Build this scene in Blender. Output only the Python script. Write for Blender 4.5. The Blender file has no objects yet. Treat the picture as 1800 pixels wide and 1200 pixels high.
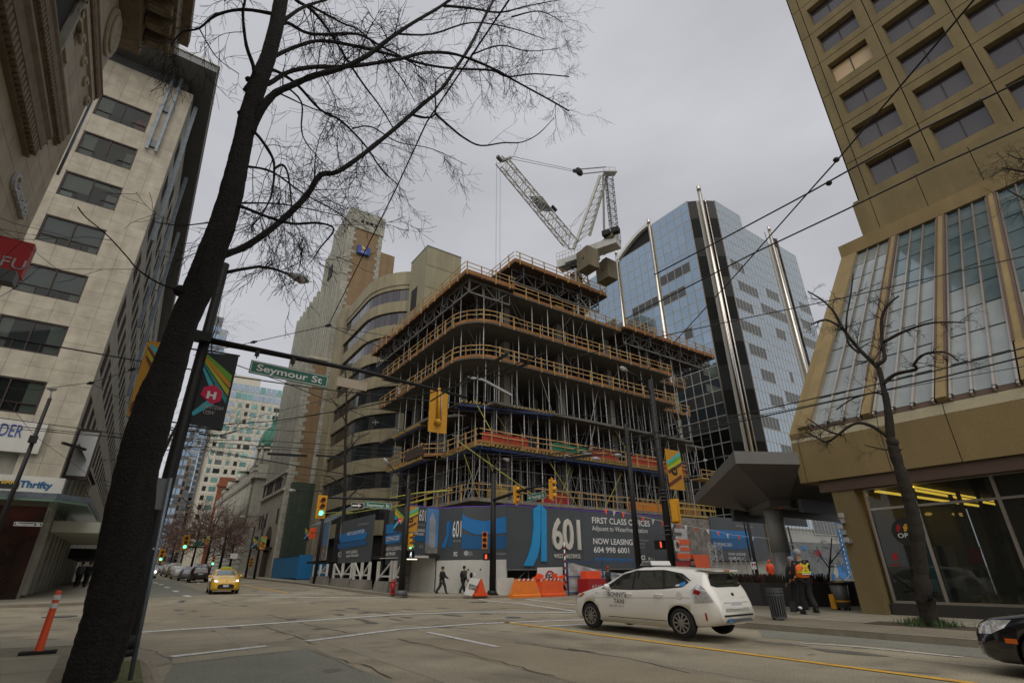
import bpy, bmesh, math, random
from mathutils import Vector as V, Matrix
random.seed(7)
R = math.radians; PI = math.pi
S = bpy.context.scene; COL = S.collection
# ---------------------------------------------------------------- camera, world, sun, exposure
F_PX, PITCH, YAW, ROLL, EYE = 895.325, R(24.3184), R(35.0231), R(-0.46756), 1.62
_h = V((math.sin(YAW), math.cos(YAW), 0)); _r = V((math.cos(YAW), -math.sin(YAW), 0)); _z = V((0, 0, 1))
_f = _h*math.cos(PITCH) + _z*math.sin(PITCH); _u = -_h*math.sin(PITCH) + _z*math.cos(PITCH)
CR = _r*math.cos(ROLL) + _u*math.sin(ROLL); CU = -_r*math.sin(ROLL) + _u*math.cos(ROLL); CF = _f
cam = bpy.data.objects.new('camera', bpy.data.cameras.new('camera')); COL.objects.link(cam)
cam.data.sensor_width = 36; cam.data.lens = F_PX*36/1800; cam.data.clip_start = .05; cam.data.clip_end = 5000
cam.matrix_world = Matrix(((CR.x, CU.x, -CF.x, 0), (CR.y, CU.y, -CF.y, 0), (CR.z, CU.z, -CF.z, EYE), (0, 0, 0, 1)))
S.camera = cam
W = bpy.data.worlds.new("World"); S.world = W; W.use_nodes = True
nt = W.node_tree; nt.nodes.clear(); N = nt.nodes.new; Lk = nt.links.new
wo = N('ShaderNodeOutputWorld'); bg = N('ShaderNodeBackground'); bg2 = N('ShaderNodeBackground'); ad = N('ShaderNodeMixShader')
sk = N('ShaderNodeTexSky'); sk.sky_type = 'NISHITA'; sk.sun_disc = False; sk.sun_elevation = R(52); sk.sun_rotation = R(213); bg.inputs[1].default_value = .06
tc = N('ShaderNodeTexCoord'); mp = N('ShaderNodeMapping'); mp.inputs['Scale'].default_value = (1, 1, 2.4)
nz = N('ShaderNodeTexNoise'); nz.inputs['Scale'].default_value = 1.7; nz.inputs['Detail'].default_value = 7; nz.inputs['Roughness'].default_value = .52
cr = N('ShaderNodeValToRGB'); cr.color_ramp.elements[0].position = .3; cr.color_ramp.elements[0].color = (.48, .485, .515, 1)
cr.color_ramp.elements[1].position = .72; cr.color_ramp.elements[1].color = (.655, .66, .70, 1)
Lk(tc.outputs['Generated'], mp.inputs[0]); Lk(mp.outputs[0], nz.inputs['Vector']); Lk(nz.outputs[0], cr.inputs[0])
Lk(cr.outputs[0], bg2.inputs[0]); bg2.inputs[1].default_value = .735
Lk(sk.outputs[0], bg.inputs[0]); ad.inputs[0].default_value = .94
Lk(bg.outputs[0], ad.inputs[1]); Lk(bg2.outputs[0], ad.inputs[2]); Lk(ad.outputs[0], wo.inputs[0])
sun = bpy.data.lights.new('sun', 'SUN'); sun.energy = 1.5; sun.angle = R(75); sun.color = (1, .94, .84)
so = bpy.data.objects.new('sun', sun); COL.objects.link(so)
_d = V((math.sin(R(213))*math.cos(R(52)), math.cos(R(213))*math.cos(R(52)), math.sin(R(52))))
so.rotation_euler = _d.to_track_quat('Z', 'Y').to_euler()
S.view_settings.view_transform = 'Standard'; S.view_settings.look = 'None'; S.view_settings.exposure = 0.4; S.view_settings.gamma = 1
try: S.view_settings.use_curve_mapping = False
except Exception: pass
S.cycles.max_bounces = 6; S.cycles.transparent_max_bounces = 12

# ---------------------------------------------------------------- ground height and pixel -> place helpers
def hz(y):
    if y < 28: return 0.
    if y < 60: return .02*(y-28)
    if y < 400: return .64 + .0135*(y-60)
    return 5.23
def ray(x, y): return CR*((x-900)/F_PX) + CU*((600-y)/F_PX) + CF
def Pz(x, y, z=0.): d = ray(x, y); return d*((z-EYE)/d.z) + V((0, 0, EYE))
def Px(x, y, X): d = ray(x, y); return d*(X/d.x) + V((0, 0, EYE))
def Py(x, y, Y): d = ray(x, y); return d*(Y/d.y) + V((0, 0, EYE))
def Pd(x, y, dep): return ray(x, y)*dep + V((0, 0, EYE))
def Pg(x, y, dz=0.):
    z = 0.
    for i in range(120): q = Pz(x, y, z+dz); z = z*.7 + .3*hz(q.y)
    return q
def dep(p): return (V(p)-V((0, 0, EYE))).dot(CF)

# ---------------------------------------------------------------- materials
MATS = {}
def mat(name, col, rough=.8, metal=0., var=.12, scale=1.2, bump=0., bscale=30., streak=0., spec=.5, emit=None, estr=1., rnd=0., coat=0., dirt=None, alpha=None, fine=0.):
    m = bpy.data.materials.new(name); m.use_nodes = True; MATS[name] = m
    t = m.node_tree; b = t.nodes['Principled BSDF']; N = t.nodes.new; L = t.links.new
    b.inputs['Roughness'].default_value = rough; b.inputs['Metallic'].default_value = metal; b.inputs['Specular IOR Level'].default_value = spec
    if coat: b.inputs['Coat Weight'].default_value = coat; b.inputs['Coat Roughness'].default_value = .04
    g = N('ShaderNodeNewGeometry'); pos = g.outputs['Position']
    c = N('ShaderNodeRGB'); c.outputs[0].default_value = (*col, 1); last = c.outputs[0]
    def hsv(fac_socket, lo, hi, last):
        mr = N('ShaderNodeMapRange'); mr.inputs['From Min'].default_value = .25; mr.inputs['From Max'].default_value = .75
        mr.inputs['To Min'].default_value = lo; mr.inputs['To Max'].default_value = hi; L(fac_socket, mr.inputs['Value'])
        v = N('ShaderNodeVectorMath'); v.operation = 'SCALE'; L(last, v.inputs[0]); L(mr.outputs[0], v.inputs['Scale']); return v.outputs[0]
    if var:
        n = N('ShaderNodeTexNoise'); n.inputs['Scale'].default_value = scale; n.inputs['Detail'].default_value = 6; n.inputs['Roughness'].default_value = .62; L(pos, n.inputs['Vector'])
        last = hsv(n.outputs[0], 1-var, 1+var, last)
    if fine:
        n = N('ShaderNodeTexNoise'); n.inputs['Scale'].default_value = 30; n.inputs['Detail'].default_value = 5; n.inputs['Roughness'].default_value = .8; L(pos, n.inputs['Vector'])
        last = hsv(n.outputs[0], 1-fine*1.9, 1+fine*1.9, last)
    if streak:
        mpn = N('ShaderNodeMapping'); mpn.inputs['Scale'].default_value = (1.6, 1.6, .13); L(pos, mpn.inputs[0])
        n = N('ShaderNodeTexNoise'); n.inputs['Scale'].default_value = 1.; n.inputs['Detail'].default_value = 5; L(mpn.outputs[0], n.inputs['Vector'])
        last = hsv(n.outputs[0], 1-streak, 1+streak, last)
    if rnd:
        oi = N('ShaderNodeObjectInfo'); mr = N('ShaderNodeMapRange'); mr.inputs['To Min'].default_value = 1-rnd; mr.inputs['To Max'].default_value = 1+rnd; L(oi.outputs['Random'], mr.inputs[0])
        v = N('ShaderNodeVectorMath'); v.operation = 'SCALE'; L(last, v.inputs[0]); L(mr.outputs[0], v.inputs['Scale']); last = v.outputs[0]
    if dirt:
        n = N('ShaderNodeTexNoise'); n.inputs['Scale'].default_value = dirt[1]; n.inputs['Detail'].default_value = 8; L(pos, n.inputs['Vector'])
        rp = N('ShaderNodeMapRange'); rp.inputs['From Min'].default_value = .5; rp.inputs['From Max'].default_value = .72; rp.inputs['To Max'].default_value = dirt[2]; L(n.outputs[0], rp.inputs[0])
        mx = N('ShaderNodeMix'); mx.data_type = 'RGBA'; L(rp.outputs[0], mx.inputs[0]); L(last, mx.inputs[6]); mx.inputs[7].default_value = (*dirt[0], 1); last = mx.outputs[2]
    L(last, b.inputs['Base Color'])
    if bump:
        n = N('ShaderNodeTexNoise'); n.inputs['Scale'].default_value = bscale; n.inputs['Detail'].default_value = 4; L(pos, n.inputs['Vector'])
        bp = N('ShaderNodeBump'); bp.inputs['Strength'].default_value = bump; bp.inputs['Distance'].default_value = .07 if name == 'bark' else .02; L(n.outputs[0], bp.inputs['Height']); L(bp.outputs[0], b.inputs['Normal'])
    if emit: b.inputs['Emission Color'].default_value = (*emit, 1); b.inputs['Emission Strength'].default_value = estr
    if alpha is not None:
        out = t.nodes['Material Output']; tr = N('ShaderNodeBsdfTransparent'); tr.inputs[0].default_value = (.8, .85, .84, 1); ms = N('ShaderNodeMixShader'); ms.inputs[0].default_value = alpha
        L(tr.outputs[0], ms.inputs[1]); L(b.outputs[0], ms.inputs[2]); L(ms.outputs[0], out.inputs[0])
    return m
M = mat
M('asphalt', (.3, .265, .195), .88, var=.3, scale=.3, bump=.5, bscale=90, fine=.42, dirt=((.052, .048, .042), .55, .5), spec=.3)
M('asphalt_patch', (.2, .2, .165), .86, var=.15, scale=.6, bump=.4, bscale=80, fine=.36, spec=.3)
M('asphalt_pale', (.27, .23, .165), .88, var=.18, scale=.5, bump=.4, bscale=80, fine=.28, spec=.3)
M('asphalt_stain', (.13, .118, .098), .75, var=.3, scale=2, fine=.3)
M('asphalt_track', (.265, .235, .175), .85, var=.3, scale=.3, fine=.4)
M('tar', (.1, .09, .072), .75, var=.2)
M('paint_white', (.62, .62, .6), .6, var=.1, scale=3, dirt=((.14, .13, .115), 7., .8))
M('paint_yellow', (.7, .4, .04), .6, var=.1, scale=3, dirt=((.16, .13, .1), 7., .55))
M('pave_concrete', (.27, .245, .185), .85, var=.16, scale=.8, bump=.25, bscale=50, fine=.1)
M('pave_aggregate', (.2, .175, .125), .9, var=.16, scale=.8, bump=.8, bscale=60, fine=.42)
M('kerb', (.24, .21, .16), .85, var=.2, scale=2, bump=.2, fine=.12)
M('moss', (.09, .10, .035), .95, var=.4, scale=7, bump=.5)
M('earth', (.07, .052, .036), .95, var=.3, scale=6, bump=.6)
M('grass', (.05, .085, .025), .8, var=.35, scale=9)
M('limestone', (.40, .365, .29), .75, var=.2, scale=1.4, bump=.08, bscale=14, streak=.12, rnd=.05, dirt=((.28, .24, .17), .9, .45))
M('limestone_grey', (.31, .3, .25), .8, var=.2, scale=1.0, streak=.2, rnd=.05)
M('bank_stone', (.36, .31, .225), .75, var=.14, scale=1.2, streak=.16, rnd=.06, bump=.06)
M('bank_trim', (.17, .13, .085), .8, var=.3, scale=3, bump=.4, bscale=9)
M('quoin_stone', (.3, .29, .24), .85, var=.3, scale=1., streak=.2, rnd=.1, bump=.3, bscale=5)
M('brick_tan', (.2, .133, .07), .85, var=.16, scale=.5, streak=.12, fine=.06)
M('brick_red', (.2, .062, .03), .85, var=.2, scale=.6, fine=.12)
M('brown_stone', (.2, .12, .06), .85, var=.2)
M('cream_panel', (.5, .47, .385), .75, var=.07, streak=.04)
M('concrete', (.2, .185, .155), .85, var=.2, scale=.5, streak=.22, bump=.15, bscale=12)
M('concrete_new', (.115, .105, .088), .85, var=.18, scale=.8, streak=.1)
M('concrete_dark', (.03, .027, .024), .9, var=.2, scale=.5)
M('concrete_tan', (.27, .235, .15), .85, var=.16, scale=.4, streak=.2, bump=.1)
M('concrete_yellow', (.265, .24, .155), .85, var=.12, scale=.4, streak=.14)
M('precast', (.165, .125, .055), .85, var=.14, scale=.6, streak=.16, bump=.25, bscale=40, rnd=.05, fine=.08)
M('aggregate_tan', (.22, .16, .07), .9, var=.12, scale=.6, bump=.8, bscale=45, fine=.28, streak=.1)
M('aggregate_pale', (.34, .3, .2), .9, var=.12, scale=.6, bump=.5, bscale=45, fine=.2)
M('aggregate_red', (.09, .058, .042), .9, var=.14, scale=.6, bump=.4, bscale=45, fine=.2)
M('granite_red', (.02, .010, .009), .15, var=.7, scale=.9, dirt=((.07, .018, .012), .7, .6))
M('granite_dark', (.03, .028, .027), .35, var=.3)
M('wood_form', (.27, .12, .035), .8, var=.25, scale=1.2, rnd=.16, fine=.14)
M('wood_rail', (.4, .25, .095), .8, var=.25, scale=2, rnd=.18)
M('wood_yellow', (.45, .32, .08), .75, var=.2, scale=2, rnd=.14)
M('plywood_dark', (.06, .033, .02), .85, var=.3, scale=.5)
M('joist', (.3, .22, .08), .8, var=.3, rnd=.2)
M('beam_blue', (.02, .045, .16), .5, var=.2)
M('steel_prop', (.42, .42, .41), .45, .4, var=.25, scale=1.5, rnd=.2)
M('steel_dark', (.11, .11, .11), .5, .4, var=.2)
M('steel_truss', (.17, .165, .155), .5, .3, var=.25, scale=2)
M('brace_yellow', (.42, .4, .06), .6, var=.2, rnd=.2)
M('net_green', (.012, .14, .075), .8, var=.25, scale=3)
M('net_red', (.32, .035, .015), .8, var=.3, scale=2)
M('crane_white', (.48, .48, .45), .5, var=.14, scale=1, streak=.1)
M('ballast', (.15, .125, .08), .85, var=.2, scale=.7, streak=.25)
M('glass_blue', (.34, .44, .54), .03, .92, var=.02, rnd=.07)
M('glass_grey', (.42, .49, .54), .03, .9, var=.02, rnd=.06)
M('glass_spandrel', (.075, .078, .08), .12, .25, var=.1, rnd=.16, spec=.7)
M('glass_black', (.006, .007, .006), .45, .0, var=.0, spec=.1, rnd=.3)
M('glass_strip', (.02, .022, .021), .3, .0, var=.1, spec=.18, rnd=.5)
M('glass_dark', (.018, .021, .023), .08, .0, var=.1, spec=.5, rnd=.3)
M('glass_tower', (.085, .078, .08), .08, .25, var=.12, scale=.3, spec=.9, rnd=.12)
M('glass_lit', (.5, .36, .19), .15, .0, var=.1, scale=.4, spec=.8)
M('glass_skylight', (.2, .225, .22), .12, .1, var=.14, scale=.25, streak=.1, spec=.8, rnd=.07)
M('glass_sky_dark', (.11, .16, .18), .08, .3, var=.25, scale=.4, spec=.9, rnd=.1)
M('glass_green', (.2, .38, .36), .1, .4, var=.2, rnd=.25)
M('glass_bay', (.13, .12, .125), .05, .7, var=.05, rnd=.14)
M('glass_clear', (.02, .023, .023), .02, spec=.5, var=0, alpha=.3)
M('glass_shop', (.02, .023, .023), .02, spec=1., var=0, alpha=.4)
M('glass_canopy', (.16, .25, .2), .1, spec=.8, var=.2, alpha=.8)
M('blind', (.42, .41, .35), .8, var=.08, rnd=.1)
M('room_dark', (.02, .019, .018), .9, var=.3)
M('room_brown', (.07, .045, .03), .9, var=.3)
M('pink_room', (.45, .09, .09), .8)
M('bronze', (.028, .013, .009), .6, .0, var=.2)
M('alu', (.42, .42, .41), .35, .7, var=.1)
M('alu_warm', (.40, .36, .32), .3, .8, var=.1)
M('chrome', (.6, .55, .49), .2, 1., var=.1, scale=.4)
M('mullion', (.42, .42, .38), .6, 0., var=.05)
M('steel_galv', (.15, .175, .2), .45, .5, var=.3, scale=4)
M('black_paint', (.009, .009, .01), .4, var=.2, spec=.5)
M('black_matte', (.012, .012, .012), .8, var=.2)
M('pole_black', (.012, .012, .012), .55, var=.3, spec=.35)
M('cast_grey', (.1, .105, .11), .6, .2, var=.2)
M('metal_grey', (.12, .125, .13), .5, .3, var=.12)
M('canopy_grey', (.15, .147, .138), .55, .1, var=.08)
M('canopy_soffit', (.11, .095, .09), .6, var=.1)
M('canopy_red', (.06, .035, .03), .6, var=.2, scale=.2)
M('column_grey', (.42, .43, .44), .4, .2, var=.08)
M('signal_yellow', (.62, .3, .012), .5, var=.12, scale=6)
M('signal_orange', (.6, .2, .01), .5, var=.1)
M('lens_red', (.10, .006, .004), .3); M('lens_amber', (.12, .045, .0), .3); M('lens_dark', (.01, .012, .012), .3)
M('lens_green', (.1, .8, .55), .3, emit=(.12, 1., .62), estr=2.2)
M('walk_white', (.7, .72, .75), .3, emit=(.8, .9, 1.), estr=.9)
M('walk_red', (.5, .06, .03), .3, emit=(1., .12, .05), estr=.7)
M('street_green', (.004, .13, .075), .5, var=.1)
M('sign_white', (.68, .68, .66), .6, var=.04)
M('sign_tan', (.5, .42, .32), .6, var=.1, dirt=((.3, .22, .16), 3, .4))
M('sign_black', (.012, .012, .012), .5)
M('banner_black', (.018, .018, .02), .7, var=.1); M('banner_gold', (.48, .235, .02), .7, var=.08)
M('cyan', (.05, .42, .5), .7); M('teal', (.03, .25, .26), .7); M('lime', (.42, .45, .03), .7); M('leaf', (.13, .35, .03), .7); M('orange_p', (.55, .26, .02), .7)
M('magenta', (.62, .015, .08), .7); M('brown_p', (.13, .035, .02), .7)
M('hoard_grey', (.058, .066, .073), .5, var=.12, scale=.4, streak=.1); M('hoard_dark', (.025, .025, .027), .7, var=.2)
M('hoard_blue', (.008, .155, .42), .5, var=.05); M('hoard_blue_dark', (.006, .09, .24), .5, var=.05); M('hoard_cyan', (.015, .26, .56), .45, var=.04)
M('hoard_white', (.55, .54, .5), .7, var=.1, scale=1, streak=.06); M('letter_white', (.72, .72, .7), .5); M('letter_grey', (.36, .37, .37), .6); M('letter_cream', (.55, .53, .47), .5, var=.05)
M('render_sky', (.09, .24, .5), .6, var=.3, scale=.3); M('render_tower', (.3, .33, .37), .6, var=.3, scale=1.2); M('render_city', (.2, .18, .16), .8, var=.7, scale=2.5)
M('purple', (.13, .05, .5), .5)
M('blue_box', (.01, .17, .4), .6, var=.12, scale=2); M('blue_steel', (.015, .07, .23), .5)
M('tarp', (.42, .42, .42), .6, var=.15, scale=2, bump=.8, bscale=2.5)
M('red_dark', (.35, .012, .014), .5, var=.05)
M('red_sign', (.34, .01, .012), .45, var=.08)
M('orange_plastic', (.72, .19, .02), .55, var=.1, scale=3, fine=.05); M('orange_bright', (.85, .09, .02), .6, var=.1); M('orange_machine', (.7, .1, .02), .5)
M('traffic_red', (.72, .075, .012), .6, var=.06)
M('car_white', (.76, .745, .7), .25, var=.03, coat=.7); M('car_yellow', (.62, .36, .012), .25, var=.03, coat=.8); M('car_black', (.006, .006, .008), .15, coat=1., var=0)
M('car_grey', (.16, .17, .19), .3, coat=.6); M('car_silver', (.3, .31, .32), .3, .3, coat=.6); M('car_pale', (.5, .5, .48), .3, coat=.5); M('car_dkred', (.03, .018, .018), .3, coat=.6); M('car_tan', (.3, .26, .2), .3, coat=.5)
M('car_glass', (.012, .016, .015), .04, spec=1., var=0); M('windscreen', (.14, .18, .19), .05, .2, spec=1.)
M('tyre', (.014, .014, .014), .85, var=.15); M('rim', (.32, .3, .28), .3, .8); M('rim_dark', (.02, .02, .02), .5)
M('lamp_clear', (.62, .62, .62), .12, .4, var=.5, scale=22, spec=1.); M('lamp_lit', (.9, .9, .85), .2, emit=(1, .93, .78), estr=3.); M('lamp_red', (.3, .01, .008), .2, spec=1.); M('lamp_orange', (.6, .12, .01), .2)
M('plate', (.5, .52, .55), .5, var=.3, scale=30); M('sticker_blue', (.02, .2, .5), .5)
M('bark', (.0075, .0065, .005), .95, var=.6, scale=6, bump=1., bscale=22); M('bark_pale', (.022, .0175, .0125), .95, var=.35, scale=8, bump=.8, bscale=30)
M('twig', (.005, .0045, .004), .9, var=0); M('twig_red', (.15, .085, .07), .9, var=.3, scale=.3)
M('wire', (.006, .006, .006), .6, var=0); M('insulator', (.3, .3, .3), .5)
M('skin', (.33, .2, .14), .6, var=.05); M('cloth_black', (.012, .012, .014), .9, var=.2, bump=.3); M('cloth_dark', (.028, .03, .036), .9, var=.2); M('cloth_olive', (.04, .038, .028), .9, var=.3); M('cloth_grey', (.08, .085, .095), .9, var=.2)
M('hivis_orange', (.85, .17, .02), .7, var=.08); M('hivis_yellow', (.55, .62, .04), .6, var=.05); M('hair', (.012, .009, .007), .8); M('hat_grey', (.3, .3, .3), .8)
M('copper_green', (.06, .18, .13), .8, var=.35, scale=.8, streak=.2)
M('gold_lamp', (.9, .6, .1), .3, emit=(1., .62, .08), estr=1.6)
M('gold_dim', (.6, .36, .08), .3, emit=(1., .6, .15), estr=.5)
M('lamp_glow', (.9, .8, .6), .3, emit=(1., .9, .7), estr=1.5)
M('lamp_head', (.33, .33, .32), .5, var=.1)
M('plant_dark', (.035, .045, .02), .8, var=.5, scale=8); M('plant_red', (.12, .05, .045), .8, var=.5, scale=8); M('foliage', (.03, .06, .02), .7, var=.4, scale=5)
M('mural', (.16, .175, .18), .7, var=.3, scale=.9); M('mural_blue', (.03, .13, .3), .7, var=.4, scale=1.2); M('tile_green', (.035, .05, .035), .35, var=.25, streak=.3)
M('rbc_blue', (.012, .05, .22), .5); M('gold', (.55, .32, .03), .5)
M('hydrant', (.38, .012, .012), .45); M('bin_steel', (.085, .09, .095), .45, .3, var=.15)
M('dark_blue_text', (.01, .05, .28), .5); M('thrift_gold', (.6, .35, .02), .5)
M('pale_tower', (.30, .33, .35), .5, var=.1)

# ---------------------------------------------------------------- object helpers
ORG = {}; DIM = {}
def tag(o, label=None, cat=None, group=None, kind=None):
    if label: o['label'] = label
    if cat: o['category'] = cat
    if group: o['group'] = group
    if kind: o['kind'] = kind
    return o
def thing(name, label, cat, loc=(0, 0, 0), rz=0., group=None, local=False):
    o = bpy.data.objects.new(name, None); COL.objects.link(o); o.location = loc; o.rotation_euler = (0, 0, rz); o.empty_display_size = .2
    ORG[o.name] = V((0, 0, 0)) if local else V(loc)
    return tag(o, label, cat, group)
def org(parent): return ORG[parent.name] if parent is not None else V((0, 0, 0))
class MB:
    def __init__(s): s.v = []; s.f = []; s.m = []; s.sm = []
    def add(s, vs, fs, m=0, smooth=False):
        b = len(s.v); s.v.extend([tuple(p) for p in vs])
        for f in fs: s.f.append([b+i for i in f]); s.m.append(m); s.sm.append(smooth)
        return s
    def box(s, a, b, m=0):
        x0, y0, z0 = min(a[0], b[0]), min(a[1], b[1]), min(a[2], b[2]); x1, y1, z1 = max(a[0], b[0]), max(a[1], b[1]), max(a[2], b[2])
        return s.add([(x0, y0, z0), (x1, y0, z0), (x1, y1, z0), (x0, y1, z0), (x0, y0, z1), (x1, y0, z1), (x1, y1, z1), (x0, y1, z1)],
                     [(3, 2, 1, 0), (4, 5, 6, 7), (0, 1, 5, 4), (1, 2, 6, 5), (2, 3, 7, 6), (3, 0, 4, 7)], m)
    def quad(s, a, b, c, d, m=0): return s.add([a, b, c, d], [(0, 1, 2, 3)], m)
    def poly(s, pts, m=0): return s.add(pts, [tuple(range(len(pts)))], m)
    def obox(s, o, u, v, w, m=0):      # box from corner o along vectors u, v, w
        o, u, v, w = V(o), V(u), V(v), V(w); p = [o, o+u, o+u+v, o+v, o+w, o+u+w, o+u+v+w, o+v+w]
        fs = [(3, 2, 1, 0), (4, 5, 6, 7), (0, 1, 5, 4), (1, 2, 6, 5), (2, 3, 7, 6), (3, 0, 4, 7)]
        if u.cross(v).dot(w) < 0: fs = [f[::-1] for f in fs]
        return s.add(p, fs, m)
    def bar(s, a, b, w=.1, h=None, m=0, up=(0, 0, 1)):
        a, b = V(a), V(b); d = b-a
        if d.length < 1e-6: return s
        h = w if h is None else h; side = d.cross(V(up))
        if side.length < 1e-4: side = d.cross(V((0, 1, 0)))
        side.normalize(); n = side.cross(d).normalized()
        return s.obox(a - side*w/2 - n*h/2, side*w, n*h, d, m)
    def tube(s, pts, r, n=8, m=0, cap=True, smooth=True):
        pts = [V(p) for p in pts]; rr = r if isinstance(r, (list, tuple)) else [r]*len(pts)
        d0 = (pts[1]-pts[0]).normalized(); a = V((0, 0, 1)) if abs(d0.z) < .9 else V((1, 0, 0))
        x = d0.cross(a).normalized(); b0 = len(s.v)
        for i, p in enumerate(pts):
            d = (pts[min(i+1, len(pts)-1)] - pts[max(i-1, 0)]).normalized()
            x = (x - d*x.dot(d)).normalized(); y = d.cross(x)
            for k in range(n):
                t = 2*PI*k/n; q = p + (x*math.cos(t) + y*math.sin(t))*rr[i]; s.v.append(tuple(q))
        for i in range(len(pts)-1):
            for k in range(n):
                s.f.append([b0+i*n+k, b0+i*n+(k+1) % n, b0+(i+1)*n+(k+1) % n, b0+(i+1)*n+k]); s.m.append(m); s.sm.append(smooth)
        if cap:
            s.f.append([b0+k for k in range(n)][::-1]); s.m.append(m); s.sm.append(False)
            s.f.append([b0+(len(pts)-1)*n+k for k in range(n)]); s.m.append(m); s.sm.append(False)
        return s
    def prism(s, poly, ax, m=0):       # polygon (3-D points, planar) swept along vector ax
        ax = V(ax); a = [V(p) for p in poly]; n = len(a); b = [p+ax for p in a]
        nrm = V((0, 0, 0))
        for i in range(n): nrm += a[i].cross(a[(i+1) % n])
        fl = nrm.dot(ax) > 0
        fs = [tuple(range(n))[::-1] if fl else tuple(range(n)), tuple(range(n, 2*n)) if fl else tuple(range(n, 2*n))[::-1]]
        for i in range(n):
            j = (i+1) % n; fs.append((i, j, n+j, n+i) if fl else (j, i, n+i, n+j))
        return s.add(a+b, fs, m)
    def cyl(s, c, r, h, n=16, m=0, r2=None, smooth=True): c = V(c); return s.tube([c, c+V((0, 0, h))], [r, r if r2 is None else r2], n, m, True, smooth)
    def disc(s, c, nrm, r, t=.01, n=20, m=0): c = V(c); nrm = V(nrm).normalized(); return s.tube([c, c+nrm*t], r, n, m)
    def sph(s, c, r, n=10, m=0, sc=(1, 1, 1)):
        c = V(c); b = len(s.v); k = n//2
        for i in range(k+1):
            t = PI*i/k
            for j in range(n): u = 2*PI*j/n; s.v.append((c.x+r*sc[0]*math.sin(t)*math.cos(u), c.y+r*sc[1]*math.sin(t)*math.sin(u), c.z+r*sc[2]*math.cos(t)))
        for i in range(k):
            for j in range(n): s.f.append([b+i*n+j, b+(i+1)*n+j, b+(i+1)*n+(j+1) % n, b+i*n+(j+1) % n]); s.m.append(m); s.sm.append(True)
        return s
    def mesh(s, name, mats, off=V((0, 0, 0))):
        me = bpy.data.meshes.new(name); me.from_pydata([(p[0]-off.x, p[1]-off.y, p[2]-off.z) for p in s.v], [], s.f)
        mats = [mats] if isinstance(mats, str) else mats
        for m in mats: me.materials.append(MATS[m])
        if len(mats) > 1: me.polygons.foreach_set('material_index', s.m)
        me.polygons.foreach_set('use_smooth', s.sm); me.update(); return me
    def build(s, name, mats, parent=None, label=None, cat=None, group=None, kind=None, at=None):
        if not s.v: return None
        if parent is None:
            if at is None: at = V((sum(p[0] for p in s.v)/len(s.v), sum(p[1] for p in s.v)/len(s.v), min(p[2] for p in s.v)))
            at = V(at); o = bpy.data.objects.new(name, s.mesh(name, mats, at)); o.location = at; ORG[o.name] = at
        else:
            og = org(parent); o = bpy.data.objects.new(name, s.mesh(name, mats, og)); o.parent = parent; ORG[o.name] = og
        COL.objects.link(o); return tag(o, label, cat, group, kind)
def inst(name, me, parent, loc, rot=None, scale=None):
    o = bpy.data.objects.new(name, me); COL.objects.link(o); o.parent = parent; o.location = V(loc) - org(parent)
    if rot is not None: o.rotation_euler = rot
    if scale is not None: o.scale = scale
    ORG[o.name] = org(parent); return o
def dup(root, loc, rz=None, label=None, scale=None, swap=None):
    def cp(o, par):
        c = o.copy(); COL.objects.link(c); c.parent = par; ORG[c.name] = ORG.get(o.name, V((0, 0, 0)))
        for ch in list(o.children): cp(ch, c)
        if swap and o.name.split('.')[0] in swap and c.data: c.data = c.data.copy(); c.data.materials[0] = MATS[swap[o.name.split('.')[0]]]
        return c
    c = cp(root, None); c.location = loc
    if rz is not None: c.rotation_euler = (0, 0, rz)
    if scale is not None: c.scale = scale
    if label: c['label'] = label
    return c
_tc = {}
def text_mesh(s, bold=0.):
    k = (s, bold)
    if k in _tc: return _tc[k]
    cu = bpy.data.curves.new('t', 'FONT'); cu.body = s; cu.size = 1; cu.offset = bold; cu.resolution_u = 3
    o = bpy.data.objects.new('t', cu); COL.objects.link(o); dg = bpy.context.evaluated_depsgraph_get()
    me = bpy.data.meshes.new_from_object(o.evaluated_get(dg)); vs = [v.co.copy() for v in me.vertices]; fs = [tuple(p.vertices) for p in me.polygons]
    bpy.data.objects.remove(o); bpy.data.meshes.remove(me); _tc[k] = (vs, fs); return _tc[k]
def text(s, O, u, v, height, m, parent, name='lettering', width=None, center=False, bold=.0, depth=.0, lift=.012):
    vs, fs = text_mesh(s, bold)
    if not vs: return None
    x0 = min(p.x for p in vs); x1 = max(p.x for p in vs); O, u, v = V(O), V(u).normalized(), V(v).normalized(); n = u.cross(v)
    k = height/.7; kx = k if width is None else width/(x1-x0)
    sh = -(x0+x1)/2 if center else -x0
    mb = MB(); q = [O + u*((p.x+sh)*kx) + v*(p.y*k) + n*(lift+depth) for p in vs]; mb.add(q, fs)
    if depth:
        from collections import Counter
        ec = Counter(); dr = {}
        for f in fs:
            for i in range(len(f)):
                a, b = f[i], f[(i+1) % len(f)]; e = (min(a, b), max(a, b)); ec[e] += 1; dr[e] = (a, b)
        for e, c in ec.items():
            if c == 1: a, b = dr[e]; mb.add([q[a], q[b], q[b]-n*depth, q[a]-n*depth], [(3, 2, 1, 0)])
    return mb.build(name, m, parent)
UX, UY, UZ = V((1, 0, 0)), V((0, 1, 0)), V((0, 0, 1))
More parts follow.
